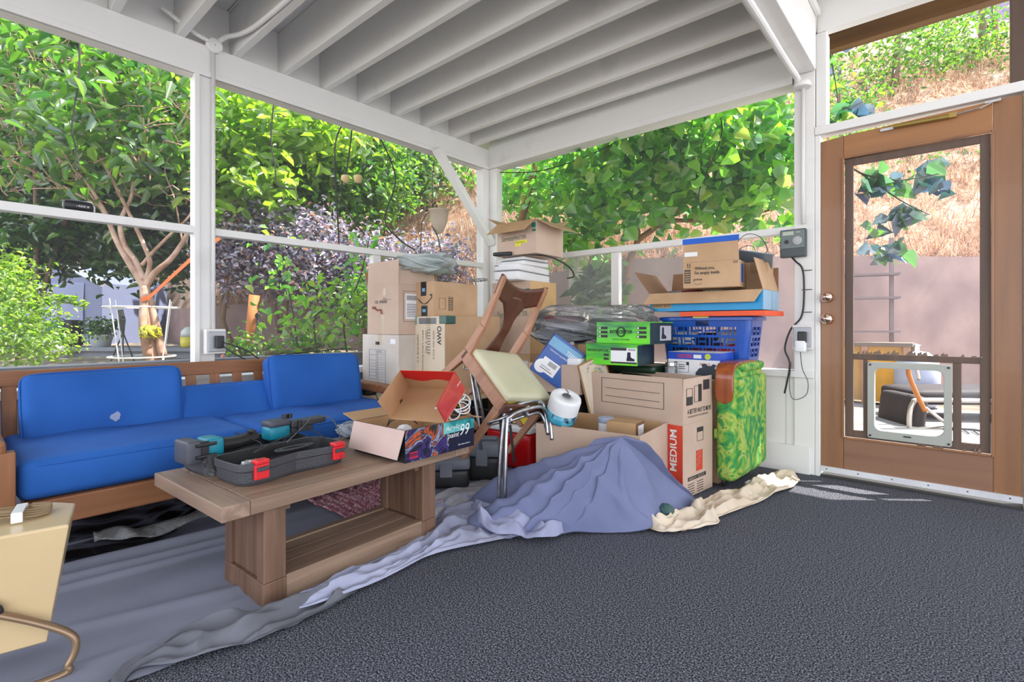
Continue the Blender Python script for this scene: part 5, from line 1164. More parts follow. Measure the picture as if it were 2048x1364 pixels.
# prime box
f = fit(1478, 3.02, 1366, 1514, 518, 567, 6, .20)
t, w, d, h = carton('brown shipping carton with a blue taped top flap standing in the flat blue carton', (f[0], f[1], min(f[2], .20), 0, 0, f[5]), CARD, CARDI, z0=1.16, z1=1.322, flaps=[('front', 2, .145)], closed_seam=False)
ftext(t, w, d, 'Without you,', w*.22, h*.66, .024, w*.36, INK, off=.02); ftext(t, w, d, "I'm empty inside.", w*.22, h*.48, .026, w*.46, INK, off=.02); ftext(t, w, d, 'prime', w*.20, h*.25, .020, w*.16, INK, off=.01)
m = MB(); m.tube([Vector((-w/2+w*.21+w*.14*k/8, -d/2-.002, h*.19-.010*math.sin(PI*k/8))) for k in range(9)], [.001+.002*math.sin(PI*k/8) for k in range(9)], 6, flat=.3); m.build('smile_arrow', INK, t)
frect(t, w, d, outline(w*.03, w*.14, .03, h*.72, .003)+[(w*.04, w*.13, .035+.014*k, .042+.014*k) for k in range(6)]+[(w*.08, w*.095, h*.84, h*.95), (w*.12, w*.135, h*.84, h*.95), (w*.07, w*.15, h*.80, h*.82)]+[(w*.9, w*.985, h*.88, h*.90), (w*.9, w*.985, h*.93, h*.95)], INK)
m = MB(); m.box(-w/2-.001, w/2+.001, -d/2-.006, -d/2-.004, h+.112, h+.145); m.box(-w/2-.001, w/2+.001, -d/2-.002, -d/2+.004, h+.1425, h+.147); m.build('blue_tape', plain('blue_masking_tape', srgb(24, 92, 196), .6), t)
m = MB(); m.box(-w/2+.01, -w/2+.09, -d/2-.0055, -d/2-.004, h+.035, h+.062); m.build('sticker', PAPER, t)
frect(t, w, d, [(d*.3, d*.55, .03, h-.02)], plain('blue_masking_tape', srgb(24, 92, 196), .6), 'right', 'blue_tape')
# panel and wires next to it
t = thing('tablet_panel', 'slate blue flat panel leaning on the brown shipping carton near the timer', 'panel', M=Matrix.Translation((-.98, 3.42, 1.345)) @ Euler((math.radians(-25), math.radians(12), .2)).to_matrix().to_4x4())
m = MB(); m.box(-.10, .11, -.09, .09, -.004, .004); m.build('board', plain('slate_panel', srgb(128, 146, 162), .5), t, bevel=.003)
t2 = wbox('narrow brown carton flap end behind the shipping carton on the top right', -1.06, -.90, 3.44, 3.56, 1.146, 1.33, CARD)[0]
cord('thin black wire loop rising above the shipping carton beside the timer', [(-1.10, 3.44, 1.34), (-1.08, 3.43, 1.46), (-1.02, 3.43, 1.51), (-.94, 3.42, 1.48), (-.90, 3.42, 1.39), (-.95, 3.41, 1.36)], .0022, sub=10)
cord('second thin black wire loop under the first one beside the timer', [(-1.12, 3.42, 1.33), (-1.06, 3.42, 1.42), (-.99, 3.42, 1.43), (-.97, 3.43, 1.38), (-1.0, 3.42, 1.345)], .002, sub=10)
# --- big moving box
HDR = plain('orange_red_print', srgb(206, 66, 44), .5, var=.06)
f = fit(1366, 2.68, 1180, 1434, 855, 1003, -6, .33)
(hx, hy), w, d, _, _, ya = f
t, w, d, h = carton('large open moving box with upright flaps and a red stripe beside the blanket', ((hx, hy), w, d, 0, 0, ya), CARDL, CARDL, z0=.008, z1=.40, open_=True, flaps=[('front', 0, .245, .0), ('right', 0, .245), ('back', -3, .24), ('left', -6, .22)])
frect(t, w, d, [(w-.088, w-.002, .0, h-.004)], HDR, name='red_stripe'); ftext(t, w, d, 'MEDIUM', w-.035, h-.25, .040, .22, PAPER, rot=90, off=.02); ftext(t, w, d, 'Y', w-.035, h-.33, .040, .03, plain('pale_red_print', srgb(220, 150, 130), .5), rot=90)
m = MB()
e0 = -d/2-.0022
for (u0, u1, v0, v1) in outline(.09, w*.82, h+.07, h+.215, .0022)+[(.12, w*.78, h+.108, h+.1102), (.12, w*.78, h+.155, h+.1572)]: m.box(-w/2+u0, -w/2+u1, e0, e0+.002, v0, v1)
m.build('printed_mark', INK, t)
ftext(t, w, d, 'A BETTER WAY TO MOVE', d*.14, h+.052, .026, d*.80, INK, 'right', off=.01); ftext(t, w, d, 'UNE MEILLEURE FACON DE DEMENAGER', d*.14, h+.032, .010, d*.7, INK, 'right')
m = MB(); e1 = w/2+.0022
for (u0, u1, v0, v1) in outline(.035, .10, h+.10, h+.19, .002)+[(.035, .10, h+.10, h+.145)]+outline(.12, .19, h+.11, h+.20, .002)+[(.165, .20, h+.11, h+.205)]+[(.22, .29, h+.17, h+.225)]: m.box(e1-.002, e1, -d/2+u0, -d/2+u1, v0, v1)
m.build('printed_mark', INK, t)
sq = [(.14, .21, .125, .235)]; frect(t, w, d, sq, HDR, 'right', 'logo', .0022)
for k, s_ in enumerate(('THE', 'HOME', 'DEPOT')): ftext(t, w, d, s_, .150, .200-.028*k, .020, .05, CARDL, 'right', 28)
frect(t, w, d, [(.05, .25, .085, .105)], INK, 'right'); ftext(t, w, d, 'HEAVY  DUTY', .06, .089, .012, .17, CARDL, 'right')
frect(t, w, d, outline(.15, .22, .285, .36, .002)+[(.15, .22, .335, .36)], INK, 'right'); frect(t, w, d, [(.05+.10*q, .12+.10*q, .012+.013*k, .0155+.013*k) for k in range(5) for q in range(2)], INK, 'right')
# cigar box lid standing in it
q = [atp(1155, 731, 3.12), atp(1206, 706, 3.15), atp(1246, 828, 3.13), atp(1182, 842, 3.11)]; n_ = (q[1]-q[0]).cross(q[3]-q[0]).normalized(); q[2] = q[2]-n_*(q[2]-q[0]).dot(n_)
cen = sum(q, Vector())/4; t = thing('cigar_box_lid', 'thin wooden cigar box lid leaning inside the large moving box', 'box lid', cen)
nn = (q[1]-q[0]).cross(q[3]-q[0]).normalized()
if nn.dot(FWD) > 0: nn = -nn
m = MB(); m.add([p-cen for p in q]+[p-cen-nn*.012 for p in q], [(0,1,2,3),(7,6,5,4),(0,4,5,1),(1,5,6,2),(2,6,7,3),(3,7,4,0)]); m.build('panel', plain('cigar_wood', srgb(150, 112, 72), .6), t)
rx = (q[1]-q[0]).normalized(); uy = -(q[3]-q[0]); uy = (uy-rx*uy.dot(rx)).normalized(); lo = q[0]-cen+nn*.001
def cq(a, b): return lo+rx*a-uy*b
L0 = (q[1]-q[0]).length
def bl4(a, b): return (q[0].lerp(q[1], a)).lerp(q[3].lerp(q[2], a), b)-cen+nn*.0012
m = MB(); m.grid(4, 6, lambda u, v: tuple(bl4(.05+.9*u, .03+.94*v))); m.build('paper_face', plain('cream_label', srgb(206, 192, 170), .6), t)
for k, ch in enumerate('LAS CABILLAS'):
    if ch == ' ': continue
    aa = math.radians(160-140*k/11); c = cq(L0*.52, .085)+nn*.0012
    text(ch, t, plain('maroon_ink', srgb(110, 40, 50), .6), c+rx*.052*math.cos(aa)+uy*.052*math.sin(aa), rx*math.sin(aa)-uy*math.cos(aa), rx*math.cos(aa)+uy*math.sin(aa), height=.014)
m = MB(); c = cq(L0*.54, .10)+nn*.0014; m.add([c+rx*.035*math.cos(2*PI*i/20)+uy*.042*math.sin(2*PI*i/20) for i in range(20)], [tuple(range(20))]); m.build('emblem', ramped('painted_scene', [(.35, srgb(60, 110, 150)), (.5, srgb(190, 180, 130)), (.65, srgb(150, 120, 60))], scale=22, rough=.6), t)
text('HABANA', t, plain('maroon_ink', srgb(110, 40, 50), .6), cq(L0*.3, .030)+nn*.0012, rx, uy, height=.006)
# --- bookstore carton
f = fit(1280, 2.40, 1072, 1337, 875, None, 7)
t, w, d, h = carton('open brown bookstore carton half hidden by the blue blanket', f, CARDL, CARDI, z0=.009, z1=.405, open_=True)
ftext(t, w, d, 'BARNES & NOBLE', .24, .235, .030, .27, INK, off=.01); frect(t, w, d, [(.24, .50, .222, .226)], INK); ftext(t, w, d, 'BOOKSELLERS', .29, .192, .016, .15, INK)
frect(t, w, d, [(0, w, .15, .1512)], plain('crease_line', srgb(150, 120, 100), .8), name='crease')
bcx, bcy = f[0]
t = thing('jar', 'jar with a pale blue screw lid inside the bookstore carton', 'jar', (bcx-.02, bcy+.07, .26))
m = MB(); m.lathe([(.04, 0), (.043, .01), (.043, .13), (.036, .14)], 20); m.build('body', PAPER, t, smooth=True)
m = MB(); m.lathe([(.045, .135), (.047, .138), (.047, .158), (.042, .162), (0, .162)], 24); m.build('lid', plain('pale_blue_lid', srgb(168, 180, 205), .35), t)
t, w2, d2, h2 = wbox('small tan box with a white letter label inside the bookstore carton', bcx+.04, bcx+.20, bcy-.03, bcy+.09, .30, .425, CARDI, yaw=7, closed_seam=False)
frect(t, w2, d2, [(.0, d2, 0, h2)], plain('brown_side', srgb(118, 82, 56), .7), 'right', 'side_panel'); frect(t, w2, d2, [(.03, d2-.01, .02, h2-.015)], PAPER, 'right', 'label', .0022); ftext(t, w2, d2, 'G', .04, h2-.045, .022, None, INK, 'right')
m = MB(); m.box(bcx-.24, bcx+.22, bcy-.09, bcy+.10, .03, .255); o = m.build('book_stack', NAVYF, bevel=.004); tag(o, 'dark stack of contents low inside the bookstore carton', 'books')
# --- paper towel roll
ax = cv(.22, .90, -.38).normalized(); c = atp(1124, 822, 2.70)
xx = ax.orthogonal().normalized(); yy = ax.cross(xx)
t = thing('paper_towel_roll', 'plastic wrapped white paper towel roll with a teal printed band', 'paper towel roll', M=basis(xx, yy, ax, c-ax*.045))
m = MB(); m.lathe([(.0, .0), (.078, .0), (.082, .01), (.083, .06), (.083, .125), (.079, .137), (.07, .140), (.022, .138), (.020, .12), (.0, .12)], 32); m.build('paper', PAPER, t, smooth=True)
m = MB(); m.lathe([(.0835, .0), (.0842, .01), (.0842, .055)], 32); m.build('wrapper_print', ramped('teal_wrapper', [(.42, srgb(60, 150, 180)), (.55, srgb(96, 176, 200)), (.62, srgb(20, 40, 60))], scale=14, rough=.3), t, smooth=True)
m = MB(); m.tube(smooth_path([(.0, .01, .1445), (.01, .03, .146), (.0, .06, .1445)], 4), .0025, 5); m.lathe([(.022, .1435), (.012, .1445), (0, .1435)], 12); m.build('twist', DGREY, t)
# --- folding metal stools (tube frames)
CH2 = plain('worn_chrome', (.52, .53, .54), .36, 1.0, .25, 30)
t = thing('folding_stool_frame', 'folded chromed tubular stool frame standing between chair and cartons', 'stool frame', at(1040, 2.55))
org = at(1040, 2.55)
def T(px, py, d): return atp(px, py, d)-org
frames = [
 [(998, 1000, 2.50), (1000, 920, 2.50), (1008, 832, 2.52), (1018, 817, 2.53), (1040, 808, 2.58), (1066, 802, 2.66), (1082, 804, 2.70), (1090, 820, 2.70), (1096, 870, 2.68)],
 [(1010, 1000, 2.44), (1011, 930, 2.44), (1014, 848, 2.47), (1022, 832, 2.48), (1042, 822, 2.53), (1075, 814, 2.62), (1088, 818, 2.66), (1100, 842, 2.68), (1104, 880, 2.66)],
 [(1006, 1000, 2.60), (1009, 900, 2.60), (1013, 850, 2.60), (1030, 838, 2.62), (1056, 830, 2.66), (1078, 826, 2.70), (1090, 845, 2.70), (1094, 880, 2.7)]]
for fr in frames:
    m = MB(); m.tube(smooth_path([T(*p) for p in fr], 6), .0095, 10); m.build('tube_frame', CH2, t, smooth=True)
for fr in ([(975, 848, 2.52), (1010, 834, 2.51), (1052, 822, 2.60)], [(998, 814, 2.56), (1030, 808, 2.60), (1060, 803, 2.66)]):
    m = MB(); m.tube([T(*p) for p in fr], .008, 8); m.build('cross_tube', CH2, t, smooth=True)
for p in ((1018, 818, 2.52), (1055, 817, 2.58), (1052, 828, 2.60), (1018, 838, 2.48), (1080, 806, 2.66)):
    m = MB(); m.lathe([(.010, -.012), (.012, 0), (.010, .012), (0, .012)], 10, M=Matrix.Translation(T(*p)) @ Matrix.Rotation(1.1, 4, 'Y')); m.build('rivet', CH2, t)
m = MB(); m.add([T(972, 853, 2.53), T(1000, 847, 2.53), T(1012, 842, 2.62), T(985, 850, 2.64)], [(0,1,2,3)]); m.build('webbing', BLACK, t, solid=.004)
m = MB(); m.tube([T(1020, 850, 2.56), T(1026, 900, 2.58), T(1028, 925, 2.6)], .010, 6, flat=.3); m.tube([T(1000, 826, 2.6), T(1004, 880, 2.62), T(1000, 960, 2.62)], .012, 6, flat=.3); m.build('strap', BLACK, t)
# --- chromed folding chair legs under the tipped chair
t = thing('folding_chair', 'folded chrome legged chair wedged behind the tipped wooden chair', 'folding chair', at(945, 2.75, .3)); org = at(945, 2.75, .3)
for fr in ([(941, 728, 2.8), (946, 770, 2.78), (955, 830, 2.75), (962, 900, 2.72)], [(949, 735, 2.82), (958, 790, 2.80), (968, 850, 2.76)]):
    m = MB(); m.tube([T(*p) for p in fr], .010, 10); m.build('leg', CH2, t, smooth=True)
for y_ in (738, 752):
    m = MB(); m.tube(smooth_path([T(928, y_-20, 2.80), T(930, y_-14, 2.79), T(948, y_-16, 2.78), T(966, y_-18, 2.82)], 4), .005, 8); m.build('cross_rod', CH2, t, smooth=True)
m = MB(); m.tube([T(946, 815, 2.77), T(985, 822, 2.80)], .012, 6, flat=.4); m.build('seat_bar', BLACK, t)
# --- red cooler
(cx, cy), w, d, _, _, a = fit(1060, 3.18, 972, 1085, 872, 950, 4, .20)
t = thing('cooler', 'small red cooler with a white lid behind the stool frame', 'cooler', (cx, cy, .012), a)
RC = plain('cooler_red', srgb(206, 18, 26), .35)
m = MB(); m.rbox(w, d, .225, .02, 6, M=Matrix.Translation((0, 0, .113))); m.build('body', RC, t, smooth=True)
m = MB(); m.rbox(w+.012, d+.012, .045, .014, 6, M=Matrix.Translation((0, 0, .25))); m.build('lid', PAPER, t, smooth=True)
t2 = thing('detergent_tub', 'blue and purple printed detergent tub standing on the red cooler', 'tub', (cx+.02, cy, .288), a)
m = MB(); m.rbox(.22, .13, .10, .015, 6, M=Matrix.Translation((0, 0, .05))); m.build('tub', ramped('blue_purple_print', [(.4, srgb(24, 50, 150)), (.52, srgb(90, 50, 150)), (.62, srgb(230, 210, 60))], scale=14, rough=.35), t2, smooth=True)
m = MB(); m.rbox(.22, .13, .03, .01, 5, M=Matrix.Translation((0, 0, .116))); m.build('lid', plain('yellow_print', srgb(222, 214, 50), .5), t2, smooth=True)
# --- two black tool boxes with grey lids
GLD = plain('grey_toolbox_lid', srgb(112, 116, 126), .5)
def toolbox(label, x, y, rz, w, d, h):
    t = thing('tool_box', label, 'tool box', (x, y, .014), rz, 'black tool boxes on the floor')
    m = MB(); m.rbox(w, d, h*.62, .02, 6, M=Matrix.Translation((0, 0, h*.31))); m.build('base', BLACK, t, smooth=True)
    m = MB(); m.rbox(w+.01, d+.012, h*.40, .02, 6, M=Matrix.Translation((0, 0, h*.81))); lidb = m.build('lid', GLD, t, smooth=True)
    m = MB(); m.box(-.035, .035, -d/2-.014, -d/2-.0, h*.40, h*.86); m.build('latch', GLD, lidb, bevel=.004)
    m = MB(); m.box(-w*.42, w*.42, -.03, .03, h*1.005, h*1.10); m.build('handle', GLD, lidb, bevel=.01)
    return t
p = at(893, 2.93); toolbox('black tool box with a grey lid on the floor behind the coffee table', p.x, p.y, math.radians(47), .26, .18, .165)
p = at(968, 3.06); toolbox('black tool box with a grey lid standing by the red cooler', p.x, p.y, math.radians(35), .20, .15, .225)
p = at(958, 3.0)
# --- wooden chair tipped forward
CW = wood('warm_chair_wood', srgb(150, 104, 78), srgb(182, 134, 104), 'z', 9, .45, coat=.1)
CWD = wood('dark_chair_back', srgb(78, 42, 30), srgb(98, 56, 40), 'z', 9, .4, coat=.15)
Wv = cv(.62, -.12, .775).normalized(); Dv = cv(.533, -.662, -.53); Dv = (Dv-Wv*Dv.dot(Wv)).normalized(); Uv = Wv.cross(-Dv).normalized()
if Uv.z < 0: Uv = -Uv
S3 = atp(1008, 806, 2.48)
# local: x = width, y = backwards, z = up ; origin at the front left corner of the seat
t = thing('wooden_chair', 'mid-century wooden chair with cream vinyl seat tipped forward among the cartons', 'chair', M=basis(Wv, -Dv, Uv, S3))
SW, SD = .40, .36
m = MB(); m.rbox(SW-.03, SD-.01, .045, .016, 10, (0, 0, .25), M=Matrix.Translation((SW/2, SD/2-.0, .018))); m.build('seat', ramped('cream_vinyl', [(.35, srgb(196, 192, 160)), (.7, srgb(214, 210, 180))], scale=3, rough=.35), t, smooth=True)
for q0 in (-.022, SD): m = MB(); m.box(0, SW, q0, q0+.022, -.055, .0); m.build('seat_rail', CWD, t, bevel=.003)
for q0 in (-.002, SW-.022): m = MB(); m.box(q0, q0+.024, .001, SD-.001, -.060, .003); m.build('seat_side_rail', CW, t, bevel=.004)
for x in (.0, SW-.028):
    m = MB()
    # front leg, tapered
    def leg(a, b, w0, w1):
        a, b = Vector(a), Vector(b); vs = []
        for p, w_ in ((a, w0), (b, w1)):
            vs += [p+Vector((0, -w_/2, 0)), p+Vector((.028, -w_/2, 0)), p+Vector((.028, w_/2, 0)), p+Vector((0, w_/2, 0))]
        m.add(vs, [(0,3,2,1),(4,5,6,7),(0,1,5,4),(1,2,6,5),(2,3,7,6),(3,0,4,7)])
    leg((x, .018, -.005), (x, -.01, -.40), .050, .026); m.build('leg', CW, t, bevel=.004)
    m = MB(); leg((x, SD+.01, -.005), (x, SD+.09, -.40), .048, .026); m.build('leg', CW, t, bevel=.004)
    # back post with a kink at the seat, leaning backwards
    m = MB(); leg((x, SD+.012, -.004), (x, SD+.035, .16), .050, .044); leg((x, SD+.035, .16), (x, SD+.12, .43), .044, .026); m.build('back_post', CW, t, bevel=.004)
    m = MB(); m.box(x+.004, x+.020, .03, SD+.03, -.235, -.21); m.build('stretcher', CW, t, bevel=.003)
# curved top slat and vase shaped splat
def slat(u, v):
    x = SW*u; s_ = 1-abs(2*u-1); zt = .435-.055*math.sin(PI*u); zb = .33+.06*math.sin(PI*u)*-1.0
    neck = .0
    z = zt*(v)+(zb+.0)*(1-v); y = SD+.035+(z-.16)*.315+.022*math.sin(PI*u); return (x, y, z)
m = MB(); m.grid(20, 6, slat); m.build('top_slat', CWD, t, smooth=True, solid=.012)
def splat(u, v):
    z = .0+.33*v; hw = .060-.028*math.sin(PI*min(1, v*1.15))+.10*max(0, v-.62)**1.4*2.2; x = SW/2+(u-.5)*2*hw
    y = SD+.02+(.02*v)+(max(0, z-.16))*.30+.018*v; return (x, y, z)
m = MB(); m.grid(8, 24, splat); m.build('back_splat', CWD, t, smooth=True, solid=.010)
# --- green patterned case on castors
GP = ramped('green_swirl_fabric', [(.30, srgb(24, 110, 66)), (.44, srgb(62, 148, 66)), (.52, srgb(128, 168, 60)), (.60, srgb(172, 184, 92)), (.68, srgb(56, 134, 60))], scale=8, detail=4, dist=3.0, rough=.75, bump=.15, stretch=(1, 1, .8))
t = thing('rolling_case', 'tall green swirl patterned fabric case with a bentwood handle on castors', 'case', (-.985, 3.175, .045), math.radians(-2))
Hh = .645
m = MB(); m.rbox(.115, .49, Hh, .045, 14, (.08, .02, 0), M=Matrix.Translation((0, 0, Hh/2)), fn=wrink(.0, 9, 9, 1)); m.build('body', GP, t, smooth=True)
m = MB(); m.rbox(.045, .44, Hh-.10, .02, 12, (.25, 0, 0), M=Matrix.Translation((.058, .012, Hh/2-.005))); fpad = m.build('front_pad', GP, t, smooth=True)
m = MB(); m.tube([(.066, -.195, .06), (.066, .21, .06), (.066, .21, Hh-.07), (.066, -.195, Hh-.07), (.066, -.195, .06)], .005, 6, cap=False); m.build('piping', plain('dark_green_piping', srgb(20, 70, 44), .7), fpad, smooth=True)
m = MB(); m.rbox(.085, .36, .05, .022, 8, (0, 0, .2), M=Matrix.Translation((.03, .04, Hh-.005))); m.build('top_roll', GP, t, smooth=True)
HW = wood('reddish_bentwood', srgb(132, 62, 26), srgb(170, 90, 44), 'z', 9, .3, coat=.4)
pth = smooth_path([(0, .12, Hh+.022), (0, -.10, Hh+.024), (0, -.195, Hh+.015), (0, -.238, Hh-.03), (0, -.246, Hh-.10), (0, -.246, Hh-.20)], 6)
m = MB(); k = len(pth)
def hs(i, j):
    p = pth[min(k-1, round(j*(k-1)))]; tail = max(0, (j-.86)/.14); w_ = .048*math.sqrt(max(0.0, 1-tail**2.2))+.002; return Vector((.004+(i-.5)*2*w_, p.y-.012*(p.y < -.19), p.z))
m.grid(10, k-1, hs); m.build('bentwood_handle', HW, t, smooth=True, solid=.014)
for x, y in ((-.02, -.19), (-.02, .19)):
    m = MB(); m.lathe([(.024, -.010), (.028, -.006), (.028, .006), (.024, .010), (0, .010)], 18, M=Matrix.Translation((x, y, -.010)) @ Matrix.Rotation(PI/2, 4, 'Y')); m.box(x-.016, x+.016, y-.008, y+.008, -.005, .03); m.build('castor', BLACK, t)
m = MB(); m.rbox(.05, .06, .07, .02, 6, M=Matrix.Translation((-.05, -.20, .26))); m.build('fabric_tie', GP, t, smooth=True)
# yellow sticky scrap
o = crumple(.03, .03, .04, 77, .2, 6, Matrix.Translation(atp(1452, 768, 2.90))).build('yellow_tag', plain('yellow_print', srgb(222, 214, 50), .5), smooth=True); tag(o, 'small yellow tag between the moving box and the green case', 'tag')
# ================================================================ GARDEN: ground, walls, hill
def sstep(a, b, x):
    t = max(0, min(1, (x-a)/(b-a))); return t*t*(3-2*t)
def ground(x, y):
    g = .50*sstep(-1.9, -3.7, x)*sstep(3.6, 4.4, y) if x > -3.62 else .50
    return g
SOIL = ramped('garden_soil', [(.35, srgb(92, 80, 68)), (.5, srgb(128, 112, 94)), (.65, srgb(150, 138, 110))], scale=5, detail=9, rough=.95, bump=.5)
def gg(u, v):
    x = -16+20*u; y = -8+24*v
    inside = (x > -3.62 and x < 3.2 and y < 3.75 and y > -3.0)
    return (x, y, (-.08 if inside else (ground(x, y) if not (x > -3.62 and y < 3.75) else -.08))+.015*nz(x*2, y*2))
m = MB(); m.grid(180, 200, gg); struct('garden_ground', m, SOIL, label='garden soil around the porch', smooth=True)
PATIO = ramped('sunlit_concrete', [(.35, srgb(128, 122, 118)), (.65, srgb(156, 150, 146))], scale=3, detail=8, rough=.9)
m = MB(); m.box(-1.9, 3.6, YB+.10, 7.2, -.10, .03); struct('patio_slab', m, PATIO, label='bright concrete patio behind the door')
PT = [at(2300, 6.6), at(1990, 6.5), at(1700, 6.4), at(1400, 6.1), at(1250, 6.1), at(1100, 6.6), at(950, 7.6), at(750, 8.8), at(560, 9.6), at(430, 10.2), at(300, 14), at(100, 15.6), at(-200, 16.5)]
HW_ = [1.80, 1.80, 1.80, 1.75, 1.72, 1.6, 1.5, 1.42, 1.36, 1.32, 1.3, 1.3, 1.3]
STUC = ramped('pinkish_stucco', [(.35, srgb(132, 108, 104)), (.65, srgb(152, 127, 121))], scale=2.5, detail=9, rough=.9, bump=.1)
m = MB(); n = len(PT)
for i in range(n-1):
    a, b = PT[i], PT[i+1]; ou = (b-a).cross(Vector((0, 0, 1))).normalized()
    if ou.dot(a) < 0: ou = -ou
    q = [a, b, b+ou*.18, a+ou*.18]; z0 = -.1
    vs = [(p.x, p.y, z0) for p in q]+[(q[0].x, q[0].y, HW_[i]), (q[1].x, q[1].y, HW_[i+1]), (q[2].x, q[2].y, HW_[i+1]), (q[3].x, q[3].y, HW_[i])]
    m.add(vs, [(0,3,2,1),(4,5,6,7),(0,1,5,4),(1,2,6,5),(2,3,7,6),(3,0,4,7)])
struct('retaining_wall', m, STUC, label='pinkish stucco retaining wall at the foot of the dry hill')
HILL = ramped('dry_hill_earth', [(.35, srgb(120, 90, 70)), (.5, srgb(164, 132, 108)), (.65, srgb(190, 164, 140))], scale=2.2, detail=10, rough=.95, bump=.4)
def hp(u, v):
    k = u*(n-1); i = min(int(k), n-2); t_ = k-i; p = PT[i].lerp(PT[i+1], t_); z = HW_[i]+(HW_[i+1]-HW_[i])*t_
    dr = Vector((p.x, p.y, 0)).normalized(); s_ = 26*v**1.4; sl = (.80 if i < 8 else .55)
    q = p+dr*(.1+s_); zz = z-.03+sl*s_*(1-.004*s_)+.18*nz(q.x*.7, q.y*.7)*min(1, s_)
    return Vector((q.x, q.y, zz))
m = MB(); m.grid(110, 60, lambda u, v: tuple(hp(u, v))); struct('hillside', m, HILL, label='dry grassy hillside rising behind the retaining wall', smooth=True)
# dry grass tufts: blades as one uncountable mass
def np_obj(name, V, Fq, mat, parent=None, smooth=False):
    me = bpy.data.meshes.new(name); nv = len(V); nf = len(Fq); k = Fq.shape[1]
    me.vertices.add(nv); me.vertices.foreach_set('co', V.astype(np.float32).ravel())
    me.loops.add(nf*k); me.loops.foreach_set('vertex_index', Fq.astype(np.int32).ravel())
    me.polygons.add(nf); me.polygons.foreach_set('loop_start', np.arange(0, nf*k, k, dtype=np.int32)); me.polygons.foreach_set('loop_total', np.full(nf, k, dtype=np.int32))
    me.update(calc_edges=True); me.materials.append(mat); o = bpy.data.objects.new(name, me); COL.objects.link(o)
    if parent: o.parent = parent
    return o
def blades(name, N_, mat, sl, rng_u, rng_v, seed, size=(.12, .34), wid=.012):
    r = np.random.default_rng(seed); V = []; 
    us = r.uniform(*rng_u, N_); vs = r.uniform(0, 1, N_)**.9*(rng_v[1]-rng_v[0])+rng_v[0]
    base = np.array([hp(a, b)[:] for a, b in zip(us, vs)])
    ang = r.uniform(0, 2*PI, N_); L_ = r.uniform(*size, N_); tilt = r.uniform(.3, 1.3, N_)
    dirv = np.stack([np.cos(ang)*np.sin(tilt), np.sin(ang)*np.sin(tilt), np.cos(tilt)], 1); side = np.stack([-np.sin(ang), np.cos(ang), 0*ang], 1)
    a = base-side*wid; b = base+side*wid; c = base+dirv*L_[:, None]+np.array([0, 0, .03])
    V = np.stack([a, b, c], 1).reshape(-1, 3); F = np.arange(len(V)).reshape(-1, 3); return np_obj(name, V, F, mat)
STRAW = leafmat('dry_straw', [srgb(160, 118, 90), srgb(192, 154, 126), srgb(104, 68, 50), srgb(214, 186, 160), srgb(136, 94, 72)], .15, .8, 1.0)
o = blades('dry_grass', 64000, STRAW, .8, (.0, .75), (.0, .42), 3, wid=.007); tag(o, 'dry straw coloured grass covering the hillside', 'grass', kind='stuff')
def leaves(cents, normals, sizes, seed, wide=.5, droop=.25, fold=.18):
    """one folded blade per leaf: 6 vertices, 4 triangles"""
    r = np.random.default_rng(seed); N_ = len(cents)
    nrm = normals/np.maximum(1e-6, np.linalg.norm(normals, axis=1, keepdims=True))
    ang = r.uniform(0, 2*PI, N_); t = np.stack([np.cos(ang), np.sin(ang), r.uniform(-.9, .1, N_)], 1)
    t -= nrm*np.sum(t*nrm, 1, keepdims=True); t /= np.maximum(1e-6, np.linalg.norm(t, axis=1, keepdims=True)); s_ = np.cross(nrm, t)
    S_ = sizes[:, None]; W_ = wide*S_*.5
    base = cents-t*S_*.5; tip = cents+t*S_*.5-nrm*S_*droop
    l1 = cents-t*S_*.18-s_*W_+nrm*S_*fold; r1 = cents-t*S_*.18+s_*W_+nrm*S_*fold
    l2 = cents+t*S_*.18-s_*W_*.72+nrm*S_*(fold*.5); r2 = cents+t*S_*.18+s_*W_*.72+nrm*S_*(fold*.5)
    V = np.stack([base, r1, r2, tip, l2, l1], 1).reshape(-1, 3); o = np.arange(N_)*6
    F = np.concatenate([np.stack([o, o+1, o+2], 1), np.stack([o, o+2, o+3], 1), np.stack([o, o+3, o+4], 1), np.stack([o, o+4, o+5], 1)], 0)
    return V, F
def crown(name, blobs, count, size, mat, parent, seed, wide=.5, clump=.22, up=.7, droop=.25, per=12):
    """blobs: (centre, rx, ry, rz); leaves gather in clumps near the surface of every blob"""
    r = np.random.default_rng(seed); vol = np.array([b[1]*b[2]+b[1]*b[3]+b[2]*b[3] for b in blobs]); vol = vol/vol.sum()
    C, Nn = [], []
    for b, f_ in zip(blobs, vol):
        k = max(1, int(count*f_/per)); d = r.normal(size=(k, 3)); d /= np.linalg.norm(d, axis=1, keepdims=True)
        rad = r.uniform(.45, 1.0, (k, 1))**.6; c = np.array(b[0][:])+d*rad*np.array(b[1:4])
        off = r.normal(size=(k, per, 3))*clump; q = c[:, None, :]+off
        nn = d[:, None, :]*.6+r.normal(size=(k, per, 3))*.55+np.array([0, 0, up])
        C.append(q.reshape(-1, 3)); Nn.append(nn.reshape(-1, 3))
    C = np.concatenate(C); Nn = np.concatenate(Nn); s_ = r.uniform(size*.6, size*1.3, len(C)); V, F = leaves(C, Nn, s_, seed+1, wide, droop)
    return np_obj(name, V-np.array(parent.location[:]) if parent else V, F, mat, parent)
BARK = plain('grey_brown_bark', srgb(120, 100, 84), .9, bump=.4, bscale=40)
BARKP = plain('pale_pinkish_bark', srgb(196, 164, 146), .8, bump=.2, bscale=30, col2=srgb(130, 92, 70))
